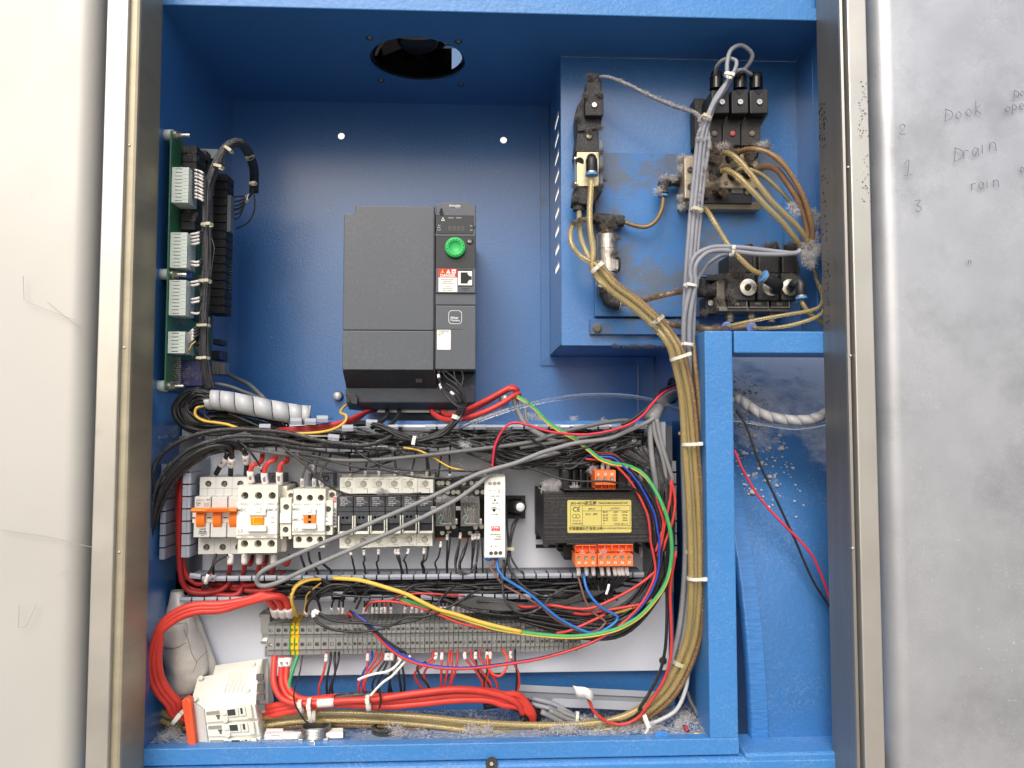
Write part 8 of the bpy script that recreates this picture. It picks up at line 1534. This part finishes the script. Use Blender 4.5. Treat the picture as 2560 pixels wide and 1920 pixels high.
# ================================================================ cable ties
TI = [(1492, 670, 860, 18, 50, 1, 9, 'milky tie gathering the amber hoses beside the silver cylinder'), (1642, 802, 852, 20, 52, -1, 9, 'lint covered tie on the amber hoses, halfway to the post'), (1702, 892, 846, 27, 72, 1, 8, 'tie binding amber hoses and grey cables just below the cross bar'),
      (1718, 861, 862, 15, 93, -1, 7, 'slim tie on the grey cables beside the post top'), (1726, 714, 858, 16, 95, -1, 7, 'tie on the grey cables left of the valve block'), (1766, 294, 860, 12, 105, -1, 8, 'frosted tie where the single grey cable joins the run'),
      (1742, 525, 862, 15, 98, -1, 8, 'frosted tie on the grey cables below the manifold'), (1822, 188, 858, 11, 112, 1, 8, 'tie under the tall grey loop above the valve plugs'), (1830, 627, 853, 12, 5, 1, 7, 'tie round the grey cables over the silver knobs'),
      (1731, 1110, 849, 25, 87, 1, 8, 'upper bright tie round the hoses beside the post'), (1743, 1445, 853, 24, 88, 1, 8, 'lower bright tie round the hoses beside the post'), (1710, 1083, 880, 12, 88, -1, 7, 'small yellowed tie head peeping out above the upper bright tie'),
      (1722, 1378, 880, 13, 88, -1, 7, 'small yellowed tie head above the lower bright tie'), (1698, 1660, 868, 14, 112, -1, 9, 'yellowed tie where the hoses turn toward the floor'), (1613, 1797, 868, 18, 160, 1, 10, 'tie with a long tail at the floor corner of the hoses'),
      (778, 1775, 862, 27, -8, 1, 9, 'right one of two white ties on the red and amber floor bundle'), (752, 1766, 866, 14, -8, 1, 10, 'left one of two white ties, round the red cables only'), (921, 1757, 862, 17, -5, 1, 9, 'tie on the red floor bundle where the white wire ends'),
      (446, 1792, 866, 19, 40, 1, 9, 'tie on the red loop left of the loose breaker'), (1441, 1795, 888, 14, 10, -1, 7, 'tie round the grey cables lying on the floor'),
      (547, 417, 866, 12, 110, 1, 7, 'second tie from the top on the board harness, left limb'), (572, 374, 874, 12, 128, 1, 7, 'topmost tie on the board harness'), (626, 394, 930, 9, 62, -1, 6, 'tie on the right limb of the harness loop'), (633, 459, 975, 8, 90, 1, 6, 'tie where the harness loop fans into the rear connector'),
      (518, 562, 864, 13, 90, 1, 7, 'harness tie level with the second plug connector'), (513, 703, 864, 14, 92, 1, 7, 'harness tie level with the third plug connector'), (509, 814, 866, 15, 90, 1, 6, 'harness tie above the lowest plug connector'), (508, 895, 866, 15, 90, 1, 6, 'lowest harness tie, below the last plug connector'),
      (1142, 1044, 866, 10, 110, -1, 9, 'tie on the control wires just below the drive'), (1035, 1101, 860, 9, 10, -1, 8, 'tie on the control wires lying in the upper duct'), (1274, 1371, 872, 10, 90, 1, 7, 'yellowed tie on the sounder leads beside the power supply')]
for x, y, d, half, ang, hd, w, lab in TI:
    old = 'frost' in lab or 'lint' in lab or 'yellow' in lab or 'harness' in lab
    tie(x, y, d + half * .35, half, ang, hd, w, white_o if old else white_n, lab, tail=14 if 'tail' in lab else 0)
# ================================================================ lint
def seg_pts(reg, pts, n_, d=None):
    sp = smooth([Vector(p) for p in P(reg, pts, d or 870)], 8); return [tuple(sp[RNG.randrange(len(sp))]) for _ in range(n_)]
fl_pts = []
for i in range(300):
    d = RNG.uniform(866, 938); x = RNG.choice((RNG.uniform(380, 700), RNG.uniform(900, 1760), RNG.uniform(1340, 1760), RNG.uniform(1500, 1750))); fl_pts.append((x, fpy(x, d), d))
lint('floor_lint', fl_pts, 3600, 6, lintm, 'fluffy pale lint strewn over the cabinet floor', L=6, th=.14, sp_d=3)
lint('floor_lint', [(x, fpy(x, d, .004), d) for x, d in ((1560, 875), (1590, 880), (1620, 872), (1640, 885), (1420, 872), (1440, 878), (1460, 890), (1390, 872), (1000, 872), (1220, 872), (1180, 874), (980, 876), (432, 880), (1700, 880), (1720, 900))], 2800, 8, lintm, 'thicker clumps of lint along the sill', L=7, th=.15, sp_d=5)
lint('transformer_lint', P('c2', [(250, 400, 880), (320, 370, 885), (380, 360, 890), (420, 400, 880), (300, 440, 872), (360, 450, 868), (240, 450, 870), (640, 445, 870), (900, 190, 870)]), 1500, 4, lintm, 'pale lint heaped on the left shoulder of the transformer', L=7, th=.12)
lint('terminal_lint', P('c2', [(1020, 1330, 848), (1060, 1320, 848), (760, 1335, 850), (880, 1340, 850), (1300, 1335, 850)]), 260, 3, M('pink_lint', (220, 170, 165), .95, spec=.1), 'pinkish lint caught in the orange terminals', L=4)
lint('fuse_lint', P('b8', [(740, 490, 878), (800, 500, 878), (700, 500, 878), (1550, 580, 868), (1620, 575, 868), (1900, 575, 868), (1980, 575, 868)]), 420, 3.5, lintm, 'thin lint on the fuse holders and relay caps', L=4)
lint('manifold_lint', P('a3', [(1640, 1090, 898), (1700, 1080, 896), (1760, 1070, 895), (1800, 1080, 896), (1650, 1150, 896), (1720, 1180, 895), (1600, 1250, 897), (1660, 1330, 896), (1760, 1240, 895), (1850, 1220, 895), (1950, 1100, 896), (2060, 1080, 898), (2130, 1060, 900), (1980, 1180, 896), (2060, 1250, 900), (1900, 1350, 898), (1700, 1400, 900), (1620, 1460, 903), (1760, 1450, 903)]), 5200, 5, lintb, 'brownish lint furring the manifold ports behind the hoses', L=6, th=.13)
lint('manifold_lint', P('a3', [(1740, 1060, 893), (1780, 1055, 893), (2080, 1050, 896), (2120, 1045, 898), (1400, 1160, 905), (1395, 1250, 905), (1385, 1500, 905), (1400, 1580, 905), (1250, 1330, 912), (1330, 1330, 912), (1200, 1440, 910)]), 1900, 4, lintm, 'pale lint edging the manifold and its side elbow', L=6)
lint('corner_lint', P('b4', [(1560, 970, 872), (1600, 1050, 872), (1820, 1060, 880), (1880, 1120, 880), (1900, 1200, 880), (1860, 1400, 878), (1880, 1560, 878), (1780, 1640, 872), (1700, 1620, 868), (1760, 1500, 868)]) + P('b5', [(1760, 330, 868), (1800, 380, 868), (1820, 420, 870), (1880, 300, 874), (1920, 220, 876)]), 2600, 6, lintm, 'lint clump where the long hoses meet behind the steel frame', L=7)
lint('cable_lint', seg_pts('a3', [(760, 452, 895), (900, 500, 889), (1100, 598, 883), (1300, 688, 877), (1450, 738, 873), (1540, 785, 871), (1560, 850, 866), (1545, 1000, 866), (1640, 1000, 866), (1600, 1200, 866), (1570, 1400, 866), (1540, 1640, 866)], 90), 2600, 2.2, lintm, 'frost of lint along the grey cables at the valves', L=3, th=.1)
lint('valve_lint', P('a3', [(600, 450, 896), (690, 600, 893), (560, 620, 893), (500, 800, 900), (600, 930, 904), (690, 900, 903), (700, 1100, 900), (705, 1250, 899), (700, 1400, 900), (470, 1400, 905), (480, 1500, 906), (600, 1440, 905), (720, 1350, 905)]), 2200, 4, lintd, 'grey lint coating the single solenoid valve', L=4)
lint('tee_lint', P('b2', [(620, 1000, 905), (700, 1060, 905), (800, 1080, 905), (860, 1030, 905), (950, 1060, 905), (720, 1150, 905), (850, 1140, 905), (300, 1090, 888), (380, 1050, 892), (900, 1300, 905), (880, 1500, 905)]), 2300, 3.6, lintd, 'dark lint on the tee fitting and hose loop', L=4.5)
lint('block_lint', P('b5', [(760, 600, 884), (800, 540, 884), (900, 520, 884), (760, 800, 884), (800, 880, 884), (1560, 600, 884), (1620, 620, 884), (1240, 190, 896), (1340, 160, 896), (1560, 160, 896), (640, 600, 897), (500, 740, 897), (620, 900, 897), (420, 1060, 905), (900, 540, 884)]), 2500, 5, lintd, 'grey lint on the valve block and its bracket', L=4.5)
lint('hose_lint', seg_pts('b3', [(1250, 850, 898), (1400, 790, 895), (1650, 710, 893), (1850, 690, 893)], 40) + seg_pts('b3', [(1560, 1110, 895), (1760, 1170, 892), (1950, 1190, 890), (2230, 1200, 886), (2450, 1220, 886)], 40) + P('b3', [(1700, 1130, 895), (1750, 1110, 895), (1500, 1030, 850), (1440, 1100, 848), (1420, 1160, 850)]), 2000, 2.4, lintb, 'fuzzy lint standing on the dusty hoses', L=3.5)
lint('box_edge_lint', seg_pts('b3', [(850, 1455, 945), (1100, 1470, 945), (1400, 1465, 945), (1700, 1450, 945)], 40), 700, 2, lintd, 'lint hanging from the lower edge of the compartment', L=4)
lint('ledge_lint', P('b6', [(560, 400, 985), (620, 410, 985), (660, 430, 985), (700, 440, 985), (1040, 440, 985), (1340, 460, 985), (1660, 680, 878), (420, 760, 878)]) + P('b1', [(1660, 1530, 868), (1700, 1545, 868)]), 900, 4, lintm, 'lint tufts on the ledge and black wires of the upper duct', L=5)
lint('wire_lint', [(RNG.uniform(950, 1620), RNG.uniform(1085, 1180), RNG.uniform(866, 880)) for _ in range(160)] + [(RNG.uniform(380, 900), RNG.uniform(1085, 1140), 866) for _ in range(50)], 1500, 3, lintm, 'fine lint sprinkled over the black wires of the upper duct', L=2.5, th=.09)
lint('board_lint', [(RNG.uniform(440, 500), RNG.uniform(360, 960), 874) for _ in range(60)] + [(560, 780 + RNG.random() * 0 - 60, 980)] + P('a7', [(450, 200, 872), (520, 220, 872), (430, 700, 872), (600, 900, 872), (500, 900, 872)]), 1300, 4, lintd, 'dust fluff on the circuit board components', L=3.5)
lint('wall_specks', [(RNG.uniform(600, 1340), RNG.uniform(280, 1000), 1096) for _ in range(70)], 130, 1.2, lintm, 'tiny specks of lint stuck to the blue back wall', L=2, th=.12, sp_d=.5)
# ================================================================ lettering becomes plain meshes
bpy.context.view_layer.update()
dg = bpy.context.evaluated_depsgraph_get()
for o in [o for o in C.objects if o.type == 'FONT']:
    me = bpy.data.meshes.new_from_object(o.evaluated_get(dg)); me.name = o.name
    if not me.materials: me.materials.append(o.data.materials[0])
    q = bpy.data.objects.new('tmp', me); C.objects.link(q); q.parent = o.parent
    q.location = o.location.copy(); q.rotation_euler = o.rotation_euler.copy(); q.scale = o.scale.copy()
    nm = o.name; bpy.data.objects.remove(o); q.name = nm
